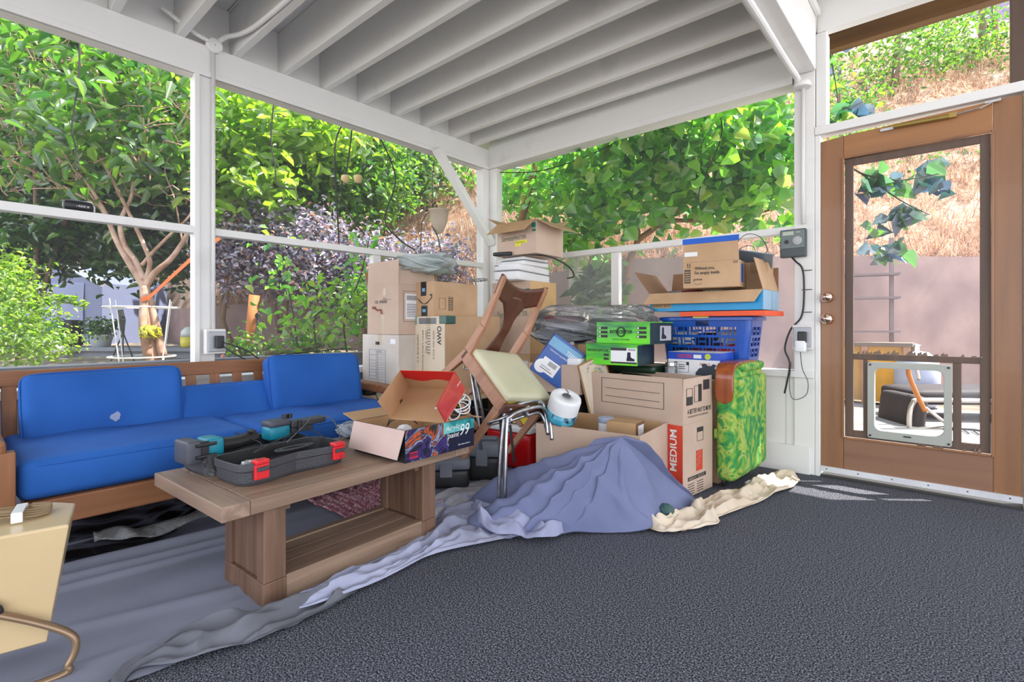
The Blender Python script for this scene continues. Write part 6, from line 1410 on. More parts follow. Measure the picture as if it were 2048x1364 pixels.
def branches(parent, paths, mat, name='branch'):
    for p, r0, r1 in paths:
        P = smooth_path([Vector(q)-parent.location for q in p], 5); k = len(P)
        m = MB(); m.tube(P, [r0+(r1-r0)*i/(k-1) for i in range(k)], 7); m.build(name, mat, parent, smooth=True)
def tree(name, label, cat, base, blobs, count, size, mat, seed, wide=.5, clump=.22, trunk=None, bark=None, group=None, per=12, up=.7, droop=.25):
    t = thing(name, label, cat, base, 0, group); crown('foliage', blobs, count, size, mat, t, seed, wide, clump, up, droop, per)
    bark = bark or BARK
    tr = trunk or []
    if not tr:
        rr = random.Random(seed)
        for b in blobs[:2]:
            c = Vector(b[0]); tr.append(([base, base.lerp(c, .4)+Vector((rr.uniform(-.2, .2), rr.uniform(-.2, .2), 0)), c, c+Vector((rr.uniform(-.4, .4), rr.uniform(-.4, .4), b[3]*.7))], .045, .010))
    branches(t, tr, bark, 'trunk'); return t
def B_(px, py, d, rx, rz, ry=None): return (atp(px, py, d), rx, ry or rx, rz)
G1 = leafmat('dark_glossy_leaf', [srgb(40, 74, 36), srgb(62, 100, 40), srgb(84, 128, 50), srgb(50, 84, 50), srgb(120, 150, 60)], .32, .25)
G2 = leafmat('fresh_green_leaf', [srgb(64, 108, 44), srgb(104, 148, 54), srgb(50, 90, 44), srgb(132, 166, 64), srgb(80, 120, 60)], .42, .3)
G3 = leafmat('yellow_green_leaf', [srgb(98, 136, 48), srgb(140, 170, 64), srgb(116, 154, 54), srgb(160, 178, 80)], .45, .4)
G4 = leafmat('heart_leaf', [srgb(80, 130, 56), srgb(112, 162, 60), srgb(56, 104, 60), srgb(140, 186, 70), srgb(90, 140, 90), srgb(160, 176, 80)], .55, .22, .95)
G5 = leafmat('mid_green_leaf', [srgb(70, 112, 46), srgb(100, 140, 56), srgb(56, 92, 46), srgb(130, 160, 70)], .38, .35)
PUR = leafmat('purple_grey_leaf', [srgb(96, 88, 112), srgb(146, 138, 160), srgb(64, 58, 76), srgb(190, 182, 196), srgb(92, 104, 70), srgb(130, 120, 146), srgb(176, 120, 80)], .25, .22, 1.25)
# --- far hedge of trees that closes the view
for k, (px, py, d, rx, rz, cnt, sd, lab) in enumerate(((-80, 200, 15, 3.6, 4.2, 5600, 101, 'dense dark tree far behind the shed at the left edge'), (230, 130, 15, 3.4, 4.6, 6500, 102, 'tall dense tree far behind the shed'),
        (480, 150, 15.5, 3.2, 4.4, 6500, 103, 'tall dense tree far behind the left post'), (690, 200, 16, 2.9, 3.4, 5000, 104, 'dark tree on the ridge above the dry hill'), (860, 260, 18, 2.4, 2.0, 3200, 105, 'bushy tree on the ridge right of the hanging pot'),
        (1010, 190, 20, 3.0, 3.0, 3400, 106, 'tree on the ridge behind the corner post'), (1250, 130, 21, 3.6, 3.6, 3800, 107, 'tree on the ridge behind the back opening'))):
    c = atp(px, py, d); tree('garden_tree', lab, 'tree', Vector((c.x, c.y, max(.5, c.z-rz-1.2))), [(c, rx, rx*.7, rz), (c+Vector((0, 0, -rz*.5)), rx*1.1, rx*.7, rz*.6)], cnt, .34, G1, sd, .5, .5)
# --- left window: broad glossy tree
c = at(120, 8.6, .5)
Q0 = atp
tree('glossy_leaved_tree', 'big glossy dark leaved tree hanging in front of the white shed', 'tree', at(40, 9.2, .5),
     [B_(40, 420, 8.0, 1.0, .75), B_(190, 430, 7.8, 1.0, .6), B_(330, 470, 8.2, .9, .65), B_(60, 250, 8.4, 1.5, 1.1), B_(260, 260, 8.8, 1.6, 1.2), B_(-60, 500, 7.4, .8, .8), B_(370, 330, 8.6, 1.0, 1.3), B_(120, 100, 9, 1.8, 1.0), B_(120, 480, 7.6, .9, .35), B_(300, 500, 7.8, .7, .35), B_(10, 490, 7.6, .6, .5)], 26000, .155, G1, 11, .46, .18, trunk=[([at(-30, 9.4, .5), Q0(-30, 500, 9.4), Q0(60, 380, 9)], .09, .03), ([Q0(-20, 500, 9.4), Q0(150, 440, 8.8), Q0(300, 380, 8.6)], .05, .015)])
tree('leafy_tree', 'tall fresh green tree filling the top of the left opening', 'tree', at(60, 7.4, .5),
     [B_(60, 190, 6.6, 1.0, .7), B_(200, 250, 6.9, 1.0, .7), B_(330, 190, 7.0, .9, .9), B_(20, 90, 6.4, .9, .6), B_(250, 110, 7.2, 1.2, .6)], 6500, .165, G2, 12, .44, .24)
# crape like tree with pale bare branches (trunk behind the strap)
bt = at(306, 5.6, .5)
def Q(px, py, d=5.6): return atp(px, py, d)
tpaths = [([bt, Q(300, 660), Q(292, 600), Q(290, 572)], .062, .050), ([Q(296, 712, 5.55), Q(286, 650, 5.5), Q(290, 590, 5.55)], .045, .04), ([Q(326, 712, 5.6), Q(312, 650, 5.6), Q(298, 590, 5.6)], .045, .035),
    ([Q(290, 575), Q(262, 530), Q(238, 490), Q(222, 455), Q(205, 415, 5.5), Q(160, 350, 5.4), Q(90, 300, 5.3)], .045, .008), ([Q(288, 560), Q(270, 520), Q(250, 492), Q(240, 450), Q(250, 420), Q(262, 395), Q(270, 340), Q(284, 300)], .034, .012),
    ([Q(292, 572), Q(310, 545), Q(340, 520), Q(365, 485), Q(390, 440), Q(430, 400, 5.8)], .04, .012), ([Q(290, 565), Q(300, 525), Q(288, 490), Q(272, 455), Q(255, 420), Q(225, 360, 5.4), Q(170, 250, 5.3), Q(165, 180, 5.3), Q(160, 60, 5.3)], .028, .008),
    ([Q(284, 530), Q(310, 500), Q(345, 465), Q(380, 430), Q(392, 390)], .022, .008), ([Q(284, 340), Q(296, 250, 5.5), Q(300, 150, 5.4), Q(296, 60, 5.3)], .014, .005), ([Q(284, 340), Q(330, 290, 5.5), Q(375, 220, 5.5), Q(386, 150, 5.5)], .013, .004),
    ([Q(284, 340), Q(240, 270, 5.5), Q(200, 190, 5.4), Q(170, 100, 5.3)], .013, .004), ([Q(205, 415, 5.5), Q(120, 370, 5.4), Q(40, 330, 5.3), Q(-20, 300, 5.2)], .014, .004), ([Q(222, 455), Q(190, 400), Q(130, 330), Q(60, 250), Q(20, 120)], .016, .004),
    ([Q(365, 485), Q(350, 400), Q(330, 330), Q(380, 280)], .010, .003), ([Q(120, 370, 5.4), Q(100, 290), Q(40, 230), Q(0, 200)], .009, .003), ([Q(170, 250, 5.3), Q(100, 200), Q(40, 160), Q(20, 60)], .009, .003), ([Q(290, 300), Q(230, 330), Q(150, 300), Q(80, 200)], .008, .003)]
t = thing('crape_tree', 'tree with pale smooth forked branches and an orange strap round its trunk', 'tree', bt)
branches(t, tpaths, BARKP)
crown('foliage', [B_(60, 230, 5.3, .75, .55), B_(200, 200, 5.4, .75, .65), B_(320, 220, 5.5, .65, .75), B_(90, 110, 5.2, .8, .4), B_(300, 300, 5.6, .6, .4), B_(180, 330, 5.5, .6, .3)], 1500, .17, G2, t, 13, .42, .2)
tw = []
rr = random.Random(5)
for k in range(190):
    a = Q(rr.uniform(0, 390), rr.uniform(90, 400), rr.uniform(5.2, 5.9)); b = a+Vector((rr.uniform(-.4, .4), rr.uniform(-.4, .4), rr.uniform(-.1, .5)))
    tw.append((a, (a+b)/2+Vector((0, 0, rr.uniform(-.08, .08))), b))
m = MB()
for a, b, c_ in tw: m.tube([a-bt, b-bt, c_-bt], [.007, .005, .003], 5)
m.build('twigs', BARKP, t)
o_ = MB(); st = smooth_path([Q(283, 603, 5.48), Q(300, 597, 5.46), Q(330, 570, 5.3), Q(388, 518, 5.0), Q(440, 480, 4.8)], 4)
for k in range(len(st)-1): o_.add([st[k], st[k+1], st[k+1]+Vector((0, 0, .045)), st[k]+Vector((0, 0, .045))], [(0,1,2,3)])
o = o_.build('orange_strap', plain('orange_webbing', srgb(236, 104, 20), .6), solid=.004); tag(o, 'orange webbing strap tied from the pale tree trunk up to the right', 'strap')
o = crumple(.30, .16, .13, 51, .22, 12, Matrix.Translation(Q(300, 664, 5.42))).build('yellow_bundle', ramped('yellow_black_rope', [(.4, srgb(60, 60, 20)), (.55, srgb(216, 208, 40))], scale=26, rough=.6), smooth=True); tag(o, 'yellow and black bundle tied round the pale tree trunk', 'bundle')
for nm, lab, cx_, d_, r_, zz in (('tomato_cage', 'white wire plant cage around the strapped tree trunk', 285, 5.5, .36, (.58, .95)), ):
    t = thing(nm, lab, 'plant cage', at(cx_, d_, .5)); WW = plain('white_wire', (.75, .75, .75), .4)
    for z, rr_ in ((.09, .30), (.62, .34)):
        m = MB(); m.tube(arc((0, 0, z), rr_, 0, 2*PI, 32, (1, 0, 0), (0, 1, 0)), .009, 6, cap=False); m.build('ring', WW, t, smooth=True)
    for k in range(4):
        a = .5+k*PI/2; m = MB(); m.tube([(.25*math.cos(a), .25*math.sin(a), -.02), (.36*math.cos(a), .36*math.sin(a), .70)], .006, 6); m.build('wire', WW, t)
t = thing('watering_stand', 'black umbrella like stand leaning beside the wire plant cage', 'stand', at(244, 5.7, .5))
m = MB(); o0 = at(244, 5.7, .5)
for p in ((222, 722), (268, 722), (246, 722)): m.tube([Q(246, 665, 5.7)-o0, Q(p[0], p[1], 5.65)-o0], .008, 5)
m.tube([Q(240, 620, 5.7)-o0, Q(244, 640, 5.7)-o0, Q(246, 668, 5.7)-o0], [.03, .035, .012], 8); m.build('tripod', BLACK, t)
# --- shed
SH = plain('white_blue_shed', srgb(112, 120, 150), .6, var=.05)
sc = at(95, 11.3, .30); dv = (at(225, 11.0)-at(-60, 11.8)); sw_ = 3.1
t = thing('garden_shed', 'white garden shed with a gabled door front behind the glossy tree', 'shed', M=basis(RGT*.99+FWD*-.12, FWD*.99+RGT*.12, (0, 0, 1), sc))
m = MB(); m.prism([(-1.5, 0), (1.36, 0), (1.36, 1.55), (1.0, 1.80), (.35, 2.05), (-.3, 1.85), (-1.5, 1.45)], 0, 1.8, 'y'); m.build('walls', SH, t)
for x0, x1 in ((-.70, .10), (.12, .92)): m = MB(); m.box(x0, x1, -.03, -.001, .12, 1.55); m.build('door', plain('shed_door', srgb(122, 130, 160), .55, var=.04), t, bevel=.008)
m = MB(); m.beam((-1.6, -.06, 1.42), (.36, -.06, 2.08), .12, .08, up=(0, 1, 0)); m.beam((.34, -.06, 2.09), (1.45, -.06, 1.52), .12, .08, up=(0, 1, 0)); m.build('gable_trim', plain('white_trim', (.75,.76,.8), .5), t)
# --- stone ledge with objects
LEDG = plain('grey_stone_ledge', srgb(128, 130, 138), .9, bump=.3, bscale=20)
m = MB(); a = at(60, 6.8); b = at(470, 6.6); dr = (b-a).normalized(); nn = Vector((-dr.y, dr.x, 0))
M_ = basis(dr, nn, (0, 0, 1), a); m.box(0, (b-a).length, 0, .6, .3, .585, M=M_); m.box(-.03, (b-a).length, -.05, .65, .586, .63, M=M_); struct('garden_ledge', m, LEDG, label='grey stone ledge in front of the shed')
t = thing('garden_case', 'green upright case with a handle standing on the stone ledge', 'case', at(122, 7.1, .631), AZ+.2)
m = MB(); m.rbox(.22, .30, .34, .03, 6, M=Matrix.Translation((0, 0, .17))); m.build('body', plain('case_green', srgb(34, 104, 70), .6), t, smooth=True)
m = MB(); m.tube(arc((0, 0, .34), .05, 0, PI, 10, (1, 0, 0), (0, 0, 1)), .008, 6); m.build('handle', BLACK, t)
t = thing('garden_case', 'dark wheeled bag standing right of the green case on the stone ledge', 'bag', at(146, 7.15, .631), AZ+.2)
m = MB(); m.rbox(.14, .28, .37, .04, 6, M=Matrix.Translation((0, 0, .185))); m.build('body', plain('bag_dark', srgb(52, 46, 58), .8), t, smooth=True)
t = thing('potted_plant', 'bushy plant in a white pot on the stone ledge', 'potted plant', at(203, 7.0, .631))
m = MB(); m.lathe([(.10, 0), (.13, .14), (.145, .15), (.145, .17), (.12, .17), (.11, .15), (0, .15)], 20); m.build('pot', plain('white_ceramic', (.62,.63,.68), .4), t, smooth=True)
crown('foliage', [(at(203, 7.0, .88), .18, .18, .11)], 420, .06, G5, t, 15, .4, .05)
t = thing('round_lantern', 'white round lantern low in front of the stone ledge', 'lantern', at(108, 6.55, .52))
m = MB(); m.rbox(.22, .22, .22, .10, 8, M=Matrix.Translation((0, 0, .10))); m.build('globe', plain('lantern_white', (.5,.5,.5), .5), t, smooth=True)
t = thing('yellow_jug', 'white and yellow jug on the stone ledge left of the porch post', 'jug', at(378, 6.8, .631))
m = MB(); m.lathe([(.08, 0), (.10, .03), (.10, .14), (.0, .14)], 18); m.build('lower', plain('jug_yellow', srgb(206, 190, 60), .5), t, smooth=True)
m = MB(); m.lathe([(.10, .141), (.09, .22), (.04, .27), (0, .28)], 18); m.build('upper', plain('jug_white', (.6,.63,.62), .5), t, smooth=True)
# timber edge right outside the left opening
m = MB(); m.box(-4.02, -3.86, -3.0, 5.2, .45, .695); struct('garden_kerb', m, ramped('weathered_grey_timber', [(.35, srgb(112, 112, 118)), (.65, srgb(146, 146, 150))], scale=5, detail=8, rough=.9, bump=.3, stretch=(1, .15, 1)), label='weathered grey timber edge of the raised bed')
# bright bush at the far left
bb = at(30, 4.75, .5)
tree('bright_bush', 'bright yellow green small leaved bush at the left edge of the garden', 'bush', bb, [B_(10, 640, 4.7, .42, .32), B_(60, 680, 4.7, .34, .20), B_(0, 560, 4.8, .25, .3), B_(-60, 600, 4.6, .5, .5)], 5200, .048, G3, 16, .5, .07,
     trunk=[([bb, Q(60, 640, 4.7), Q(90, 590, 4.7), Q(120, 605, 4.7), Q(178, 608, 4.7)], .008, .002), ([bb, Q(40, 640, 4.7), Q(60, 560, 4.7), Q(100, 545, 4.7)], .008, .002)], per=14)
t = [o for o in bpy.data.objects if o.name.startswith('bright_bush')][0]
C_ = []; 
for k in range(130):
    s_ = rr.random(); C_.append(Q(60+118*s_+rr.uniform(-5, 5), 620-30*math.sin(PI*s_)*.7+rr.uniform(-9, 9)-4*s_, 4.7)[:])
V, F = leaves(np.array(C_), np.array([[rr.uniform(-.5, .5), rr.uniform(-.5, .5), 1] for _ in C_]), np.full(len(C_), .05), 17); np_obj('spray', V-np.array(bb[:]), F, G3, t)
# --- middle part: fresh green mass, purple shrubs, roses, climbing stems
tree('fresh_green_tree', 'large fresh green tree right of the porch post', 'tree', at(560, 8.6, .8), [B_(480, 300, 7.4, .9, .7), B_(600, 330, 7.6, .9, .7), B_(700, 300, 8.0, .8, .6), B_(520, 220, 8.2, 1.2, .8), B_(650, 400, 8.0, .9, .5), B_(760, 380, 8.6, .7, .4)], 13000, .13, G2, 21, .45, .18)
tree('overhanging_tree', 'tree with long drooping yellow green leaves under the roof beam', 'tree', at(412, 6.2, .5), [B_(500, 380, 6.0, .45, .3), B_(560, 260, 6.2, .5, .35), B_(660, 260, 6.6, .5, .25), B_(470, 250, 6.2, .4, .5)], 1500, .17, G3, 22, .40, .16, trunk=[([at(412, 6.2, .5), Q(412, 500, 6.2), Q(440, 330, 6.2), Q(500, 250, 6.2)], .035, .01)])
tree('dark_green_tree', 'dark green tree above the dry slope near the roof beam', 'tree', at(740, 10.5, 2.2), [B_(760, 330, 10, 1.1, .7), B_(850, 350, 10.5, 1.0, .5), B_(700, 250, 10, 1.2, .8)], 5200, .15, G5, 23, .45, .2)
for k, (px, py, d, rx, rz, cnt, lab) in enumerate(((480, 480, 6.5, .75, .40, 5200, 'purple grey leaved shrub right behind the porch post'), (600, 500, 6.7, .8, .46, 6000, 'purple grey leaved shrub in the middle of the left opening'), (720, 540, 6.8, .7, .45, 5000, 'purple grey leaved shrub behind the short stud'), (850, 520, 7.2, .7, .22, 2800, 'low purple grey shrub under the hanging pot'))):
    c = atp(px, py, d); tree('purple_shrub', lab, 'shrub', Vector((c.x, c.y, .5)), [(c, rx, rx*.6, rz), (c+Vector((0, 0, -.25)), rx*.8, rx*.5, rz*.8)], cnt, .075, PUR, 31+k, .5, .12)
for k, (px, base, top, d, lab) in enumerate(((600, 712, 500, 4.9, 'young rose bush with dark stems above the blue cushion'), (700, 712, 470, 5.0, 'leafy climbing stem left of the tall brown carton'), (640, 712, 590, 4.8, 'low bright leaved rose shoot above the blue cushion'))):
    b0 = at(px, d, .5); P_ = [b0, Q(px-12, 640, d), Q(px-25 if k == 0 else px+20, (640+top)/2, d), Q(px-40 if k == 0 else px+40, top, d)]
    t = thing('rose_stem', lab, 'plant', b0); branches(t, [(P_, .010, .004), ([P_[1], Q(px+30, 610, d), Q(px+50, 560, d)], .006, .003)], plain('dark_green_stem', srgb(50, 60, 40), .7), 'stem')
    crown('foliage', [(P_[2], .28, .22, .26), (P_[3], .2, .16, .12), (P_[1], .2, .2, .12)], 120, .085, G4 if k != 2 else G3, t, 41+k, .62, .10, per=6)
# rear bed leaves low, white flowered plant
tree('low_bush', 'low bright green bush along the raised bed under the purple shrubs', 'bush', at(520, 5.1, .55), [B_(520, 690, 5.2, .22, .10), B_(640, 690, 5.3, .3, .10), B_(710, 610, 5.8, .25, .3)], 1000, .065, G2, 45, .5, .08)
t = thing('timber_post', 'slanting orange brown timber stake behind the cushions', 'stake', at(497, 6.0, .5)); o0 = at(497, 6.0, .5)
m = MB(); m.tube([Q(497, 690, 6.0)-o0, Q(509, 590, 6.0)-o0], [.045, .06], 12); m.build('stake', plain('orange_timber', srgb(176, 112, 60), .7), t, smooth=True)
t = thing('garden_hook', 'dark curved garden hook beside the timber stake', 'hook', at(517, 5.8, .5)); o0 = at(517, 5.8, .5)
m = MB(); m.tube(smooth_path([Q(522, 655, 5.8)-o0, Q(514, 640, 5.8)-o0, Q(512, 630, 5.8)-o0, Q(517, 627, 5.8)-o0, Q(519, 633, 5.8)-o0], 4)+[], .012, 6); m.tube([Q(522, 655, 5.8)-o0, Q(524, 700, 5.8)-o0], .008, 6); m.build('rod', BLACK, t, smooth=True)
t = thing('small_vase', 'terracotta coloured bud standing on the bed edge by the porch post', 'bud', Q(446, 724, 3.75)); 
m = MB(); m.lathe([(.0, -.03), (.006, -.02), (.02, .02), (.012, .05), (0, .06)], 12); m.build('bud', plain('terracotta_pink', srgb(214, 130, 100), .6), t, smooth=True)
# --- hanging pot with vine and strings
t = thing('hanging_pot', 'pale clay cone shaped pot hanging outside left of the knee brace', 'hanging pot', Q(878, 420, 4.9)); o0 = Q(878, 420, 4.9)
m = MB(); m.lathe([(.004, -.235), (.04, -.215), (.075, -.13), (.098, 0), (.103, 0), (.095, -.012), (0, -.03)], 24); m.build('pot', plain('clay', srgb(190, 172, 152), .8), t, smooth=True)
m = MB(); m.tube([(.0, .0, 1.0), (-.10, 0, .30), (-.10, 0, .0)], .004, 5); m.tube(smooth_path([(-.09, 0, 0), (-.04, -.05, -.15), (.04, -.05, -.27), (.08, -.03, -.48), (.10, -.02, -.62)], 5), .006, 5); m.tube(smooth_path([(-.08, 0, .01), (-.16, 0, .0), (-.26, 0, -.10), (-.28, 0, -.38)], 5), .005, 5); m.build('wire_and_vine', plain('dark_vine', srgb(60, 52, 40), .8), t, smooth=True)
crown('dry_leaves', [(o0+Vector((-.08, 0, .04)), .10, .06, .04)], 26, .06, plain('dry_leaf_dark', srgb(96, 76, 60), .8), t, 51, .5, .03, per=4)
VN = plain('dark_string', srgb(34, 30, 26), .8)
for k, (lab, pts) in enumerate((('dark vine string hanging left of centre in the left opening', [(158, 60), (158, 150), (144, 250), (150, 290), (160, 340)]), ('thin vine string hanging right behind the porch post', [(548, 200), (542, 280), (550, 330), (556, 370), (590, 378)]),
        ('dark vine string hanging in front of the fresh green tree', [(690, 240), (672, 280), (670, 350), (675, 430), (678, 490)]), ('long curving vine string beside the two dried fruits', [(706, 240), (695, 330), (682, 380), (700, 430), (730, 470)]),
        ('vine string curving above the dry slope', [(760, 275), (785, 330), (790, 370), (770, 440), (800, 480), (830, 500)]))):
    m = MB(); m.tube(smooth_path([Q(a, b, 4.7) for a, b in pts], 8), .007, 6); o = m.build('vine_string', VN, smooth=True); tag(o, lab, 'vine')
for k, (px, lab) in enumerate(((691, 'left one of the two dried round fruits on the vine strings'), (716, 'right one of the two dried round fruits on the vine strings'))):
    t = thing('dried_fruit', lab, 'fruit', Q(px, 357, 4.72)); m = MB(); m.lathe([(0, -.045), (.03, -.035), (.042, 0), (.036, .025), (0, .04)], 16); m.build('fruit', plain('dried_fruit_tan', srgb(200, 176, 120), .8, bump=.4), t, smooth=True)
# --- back opening: broad heart leaved vine tree
vb = at(1240, 5.4, .2)
t = thing('heart_leaved_tree', 'broad heart leaved tree filling the back opening above the cartons', 'tree', vb)
bl = [B_(1060, 370, 6.6, .5, .36), B_(1160, 330, 5.8, .5, .45), B_(1280, 320, 5.0, .6, .42), B_(1400, 300, 4.9, .6, .42), B_(1520, 290, 4.8, .55, .50), B_(1240, 420, 5.1, .45, .20), B_(1480, 400, 4.9, .45, .16), B_(1150, 480, 5.6, .25, .2)]
crown('foliage', bl, 4000, .130, G4, t, 61, .92, .17, .45, .30, 8)
branches(t, [([vb, Q(1250, 560, 5.4), Q(1275, 480, 5.3), Q(1255, 420, 5.3), Q(1180, 390, 5.3)], .05, .015), ([Q(1275, 480, 5.3), Q(1330, 440, 5.2), Q(1400, 380, 5.1), Q(1500, 330, 5)], .035, .01), ([Q(1330, 440, 5.2), Q(1440, 440, 5.1), Q(1540, 420, 4.9)], .025, .01), ([Q(1255, 420, 5.3), Q(1270, 350, 5.2), Q(1250, 250, 5.2)], .02, .006), ([Q(1030, 480, 6), Q(1060, 380, 6), Q(1075, 300, 6)], .05, .03)], plain('orange_brown_bark', srgb(130, 92, 56), .9, bump=.3))
t = thing('slender_tree', 'pale grey tree trunk seen behind the plastic bag', 'tree', at(1160, 5.9, .2)); branches(t, [([at(1160, 5.9, .1), Q(1162, 640, 5.9), Q(1150, 560, 5.9), Q(1165, 470, 5.9)], .10, .07), ([at(1195, 6.1, .1), Q(1196, 640, 6.1), Q(1192, 540, 6.1)], .06, .05)], plain('pale_grey_bark', srgb(190, 180, 165), .9, bump=.3), 'trunk')
tree('fan_leaved_plant', 'drooping bright narrow leaved plant beside the short back stud', 'plant', at(1205, 5.0, .3), [B_(1200, 590, 5.0, .16, .20)], 220, .22, G2, 63, .22, .08, per=6)
# string in the back opening
m = MB(); m.tube(smooth_path([Q(1436, 210, 4.4), Q(1444, 260, 4.4), Q(1430, 310, 4.4), Q(1405, 360, 4.4), Q(1395, 400, 4.4)], 6), .005, 5); o = m.build('vine_string', VN, smooth=True); tag(o, 'thin vine string hanging in the back opening before the heart shaped leaves', 'vine')
m = MB(); m.tube(smooth_path([Q(1000, 345, 4.9), Q(1080, 342, 4.9), Q(1180, 310, 4.7), Q(1260, 268, 4.5)], 6), .005, 5); o = m.build('garden_cable', VN, smooth=True); tag(o, 'thin black cable sagging outside just under the back beam', 'cable')
# --- right: transom trees and sprays through the door
tree('feathery_tree', 'light green fine leaved tree on the slope left in the transom opening', 'tree', at(1760, 11, 4.2), [B_(1760, 110, 10.5, 1.3, .7), B_(1700, 170, 10.5, .9, .6), B_(1830, 90, 10.5, 1.0, .5)], 1900, .12, G5, 71, .35, .2, trunk=[([at(1792, 11, 4), Q(1790, 200, 10.8), Q(1795, 90, 10.6), Q(1800, 10, 10.5)], .09, .05)])
tree('feathery_tree', 'fine leaved tree with two grey stems right in the transom opening', 'tree', at(1960, 12, 5.2), [B_(1930, 60, 11, 1.0, .7), B_(2010, 100, 11, .9, .6), B_(1880, 130, 11.5, .7, .4)], 1500, .12, G2, 72, .35, .2, trunk=[([at(1990, 12, 5), Q(1975, 130, 11.8), Q(1965, 60, 11.6), Q(1970, -30, 11.5)], .11, .07), ([Q(1985, 160, 11.8), Q(1990, 60, 11.6), Q(1985, -40, 11.5)], .07, .05)])
tree('slope_bush', 'green bush on the slope at the left of the transom opening', 'bush', at(1690, 8.2, 2.8), [B_(1680, 260, 8, .6, .35), B_(1680, 200, 8.6, .6, .5)], 750, .10, G2, 73, .5, .12)
tree('slope_bush', 'sparse green weeds on the dry slope behind the door glass', 'bush', at(1860, 8.6, 2.6), [B_(1850, 330, 8.8, 1.0, .15), B_(1760, 330, 8.6, .5, .2)], 380, .10, G5, 75, .4, .2)
BLG = leafmat('blue_green_broad_leaf', [srgb(44, 92, 44), srgb(70, 86, 120), srgb(96, 150, 50), srgb(90, 100, 130)], .3, .15)
t = thing('broad_leaf_branch', 'branch of broad blue green leaves behind the upper door glass', 'branch', at(1680, 4.3, 1.9)); 
branches(t, [([Q(1660, 300, 4.3), Q(1720, 345, 4.2), Q(1800, 360, 4.15), Q(1890, 345, 4.1)], .010, .003), ([Q(1720, 345, 4.2), Q(1800, 400, 4.2), Q(1860, 430, 4.1)], .008, .003), ([Q(1650, 60, 4.4), Q(1670, 160, 4.4), Q(1680, 240, 4.4)], .008, .003)], plain('dark_green_stem', srgb(50, 60, 40), .7), 'stem')
crown('foliage', [B_(1745, 365, 4.2, .16, .07), B_(1720, 380, 4.25, .10, .07), B_(1860, 360, 4.15, .18, .04)], 46, .17, BLG, t, 76, .85, .06, .3, .3, 5)
crown('foliage', [B_(1670, 130, 4.4, .08, .10), B_(1690, 230, 4.4, .14, .06)], 30, .15, BLG, t, 77, .85, .05, .2, .35, 5)
crown('leaf_cluster', [B_(1840, 430, 4.1, .22, .05), B_(1780, 470, 4.2, .14, .05)], 22, .19, BLG, t, 78, .85, .05, .2, .35, 5)
crown('leaf_bunch', [B_(1780, 505, 4.3, .13, .05)], 22, .14, BLG, t, 79, .85, .05, .2, .35, 5)
m = MB(); m.grid(8, 4, lambda u, v: tuple(Q(1940+160*u, 40-60*v, 13))); 
o = struct('hill_road', m, plain('purple_asphalt', srgb(128, 110, 140), .9), label='purplish surface at the top of the slope')
# patio furniture through the door
def pat(px, py): return onz(px, py, .03)
t = thing('yellow_cabinet', 'yellow wooden cabinet behind the pet flap opening', 'cabinet', at(1745, 5.75, .031), 0)
YW = plain('yellow_wood', srgb(206, 150, 60), .6)
m = MB(); m.box(-.50, .30, .0, .35, .04, .66); m.build('body', YW, t, bevel=.005); m = MB(); m.box(-.55, .36, -.04, .38, .661, .70); m.build('top', plain('grey_brown_top', srgb(120, 104, 92), .7), t)
for x in (-.5, -.1, .28): m = MB(); m.box(x, x+.06, -.035, -.001, .0, .66); m.build('leg', plain('pinkish_leg', srgb(176, 130, 104), .6), t)
t = thing('plant_shelf', 'metal shelf unit against the pink wall behind the door glass', 'shelf unit', at(1735, 6.05, .72), .25)
SM = plain('purple_grey_metal', srgb(128, 110, 112), .5)
m = MB()
for x in (-.30, .24): m.box(x, x+.04, .14, .18, 0.0, 1.25)
m.build('upright', SM, t)
for z in (.12, .52, .80): m = MB(); m.box(-.38, .32, .0, .2, z, z+.025); m.build('shelf', SM, t)
t = thing('lounge_chair', 'folding patio lounge chair with a thick black cushion behind the pet flap', 'lounge chair', at(1850, 4.75, .031), 0)
o0 = at(1850, 4.75, .031)
def LQ(px, py, d): return atp(px, py, d)-o0
DK = plain('dark_brown_cushion', srgb(58, 50, 50), .7, var=.2)
SV = plain('weathered_steel', (.55, .52, .50), .35, .9)
xa = (LQ(2000, 782, 4.7)-LQ(1795, 782, 4.8)).normalized()
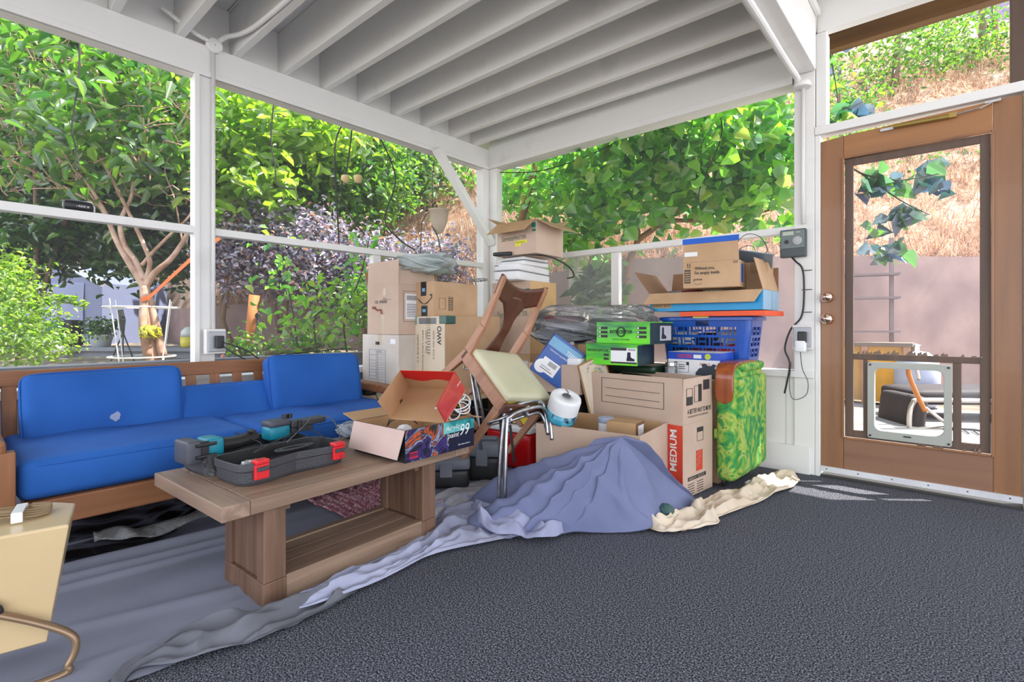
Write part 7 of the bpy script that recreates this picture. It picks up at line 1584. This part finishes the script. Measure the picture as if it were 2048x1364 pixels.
m = MB(); m.rbox(1.25, .55, .14, .05, 10, (0, 0, .1), M=basis(xa, Vector((-xa.y, xa.x, 0)), (0, 0, 1), LQ(1930, 788, 4.95))); m.build('cushion', DK, t, smooth=True)
m = MB(); m.rbox(.14, .52, .42, .05, 8, M=basis(xa, Vector((-xa.y, xa.x, 0)), (0, 0, 1), LQ(1802, 830, 4.75)) @ Matrix.Rotation(.12, 4, 'Y')); m.build('end_cushion', DK, t, smooth=True)
m = MB(); m.tube(smooth_path([LQ(1819, 868, 4.45), LQ(1819, 830, 4.45), LQ(1826, 806, 4.45), LQ(1845, 800, 4.45), LQ(1990, 802, 4.4)], 6), .020, 10); m.tube([LQ(1850, 815, 4.4), LQ(1910, 860, 4.35)], .014, 6); m.tube([LQ(1822, 858, 4.45), LQ(1900, 850, 4.4)], .012, 6); m.build('frame', SV, t, smooth=True)
m = MB(); m.tube(smooth_path([LQ(1818, 735, 4.4), LQ(1818, 750, 4.4), LQ(1832, 785, 4.4), LQ(1850, 822, 4.4)], 5), .020, 10); m.build('arm_rest', plain('orange_varnish', srgb(176, 104, 40), .35, coat=.3), t, smooth=True)
m = MB(); m.tube(smooth_path([LQ(1833, 735, 4.6), LQ(1838, 760, 4.6)], 4), .014, 8); m.build('arm_strut', SV, t, smooth=True)
t = thing('gas_tank', 'pale rounded gas bottle behind the lounge chair', 'gas bottle', at(1830, 5.6, .031))
m = MB(); m.lathe([(.16, 0), (.22, .05), (.22, .42), (.20, .52), (.12, .60), (0, .62)], 24); m.build('bottle', plain('pale_blue_enamel', srgb(176, 180, 200), .4), t, smooth=True)
m = MB(); m.lathe([(.04, .60), (.04, .66), (.06, .68), (0, .70)], 12); m.build('valve', METAL, t)
t = thing('hand_rake', 'black rake lying on the patio seen through the right torn door screen', 'rake', pat(1925, 862)); o0 = pat(1925, 862)
m = MB(); m.tube([(-.12, .0, .015), (.12, .02, .015)], .008, 6)
for k in range(5): m.tube([(-.12+.06*k, .0+.005*k, .015), (-.08+.06*k, -.16, .01)], .005, 5)
m.build('head', BLACK, t)
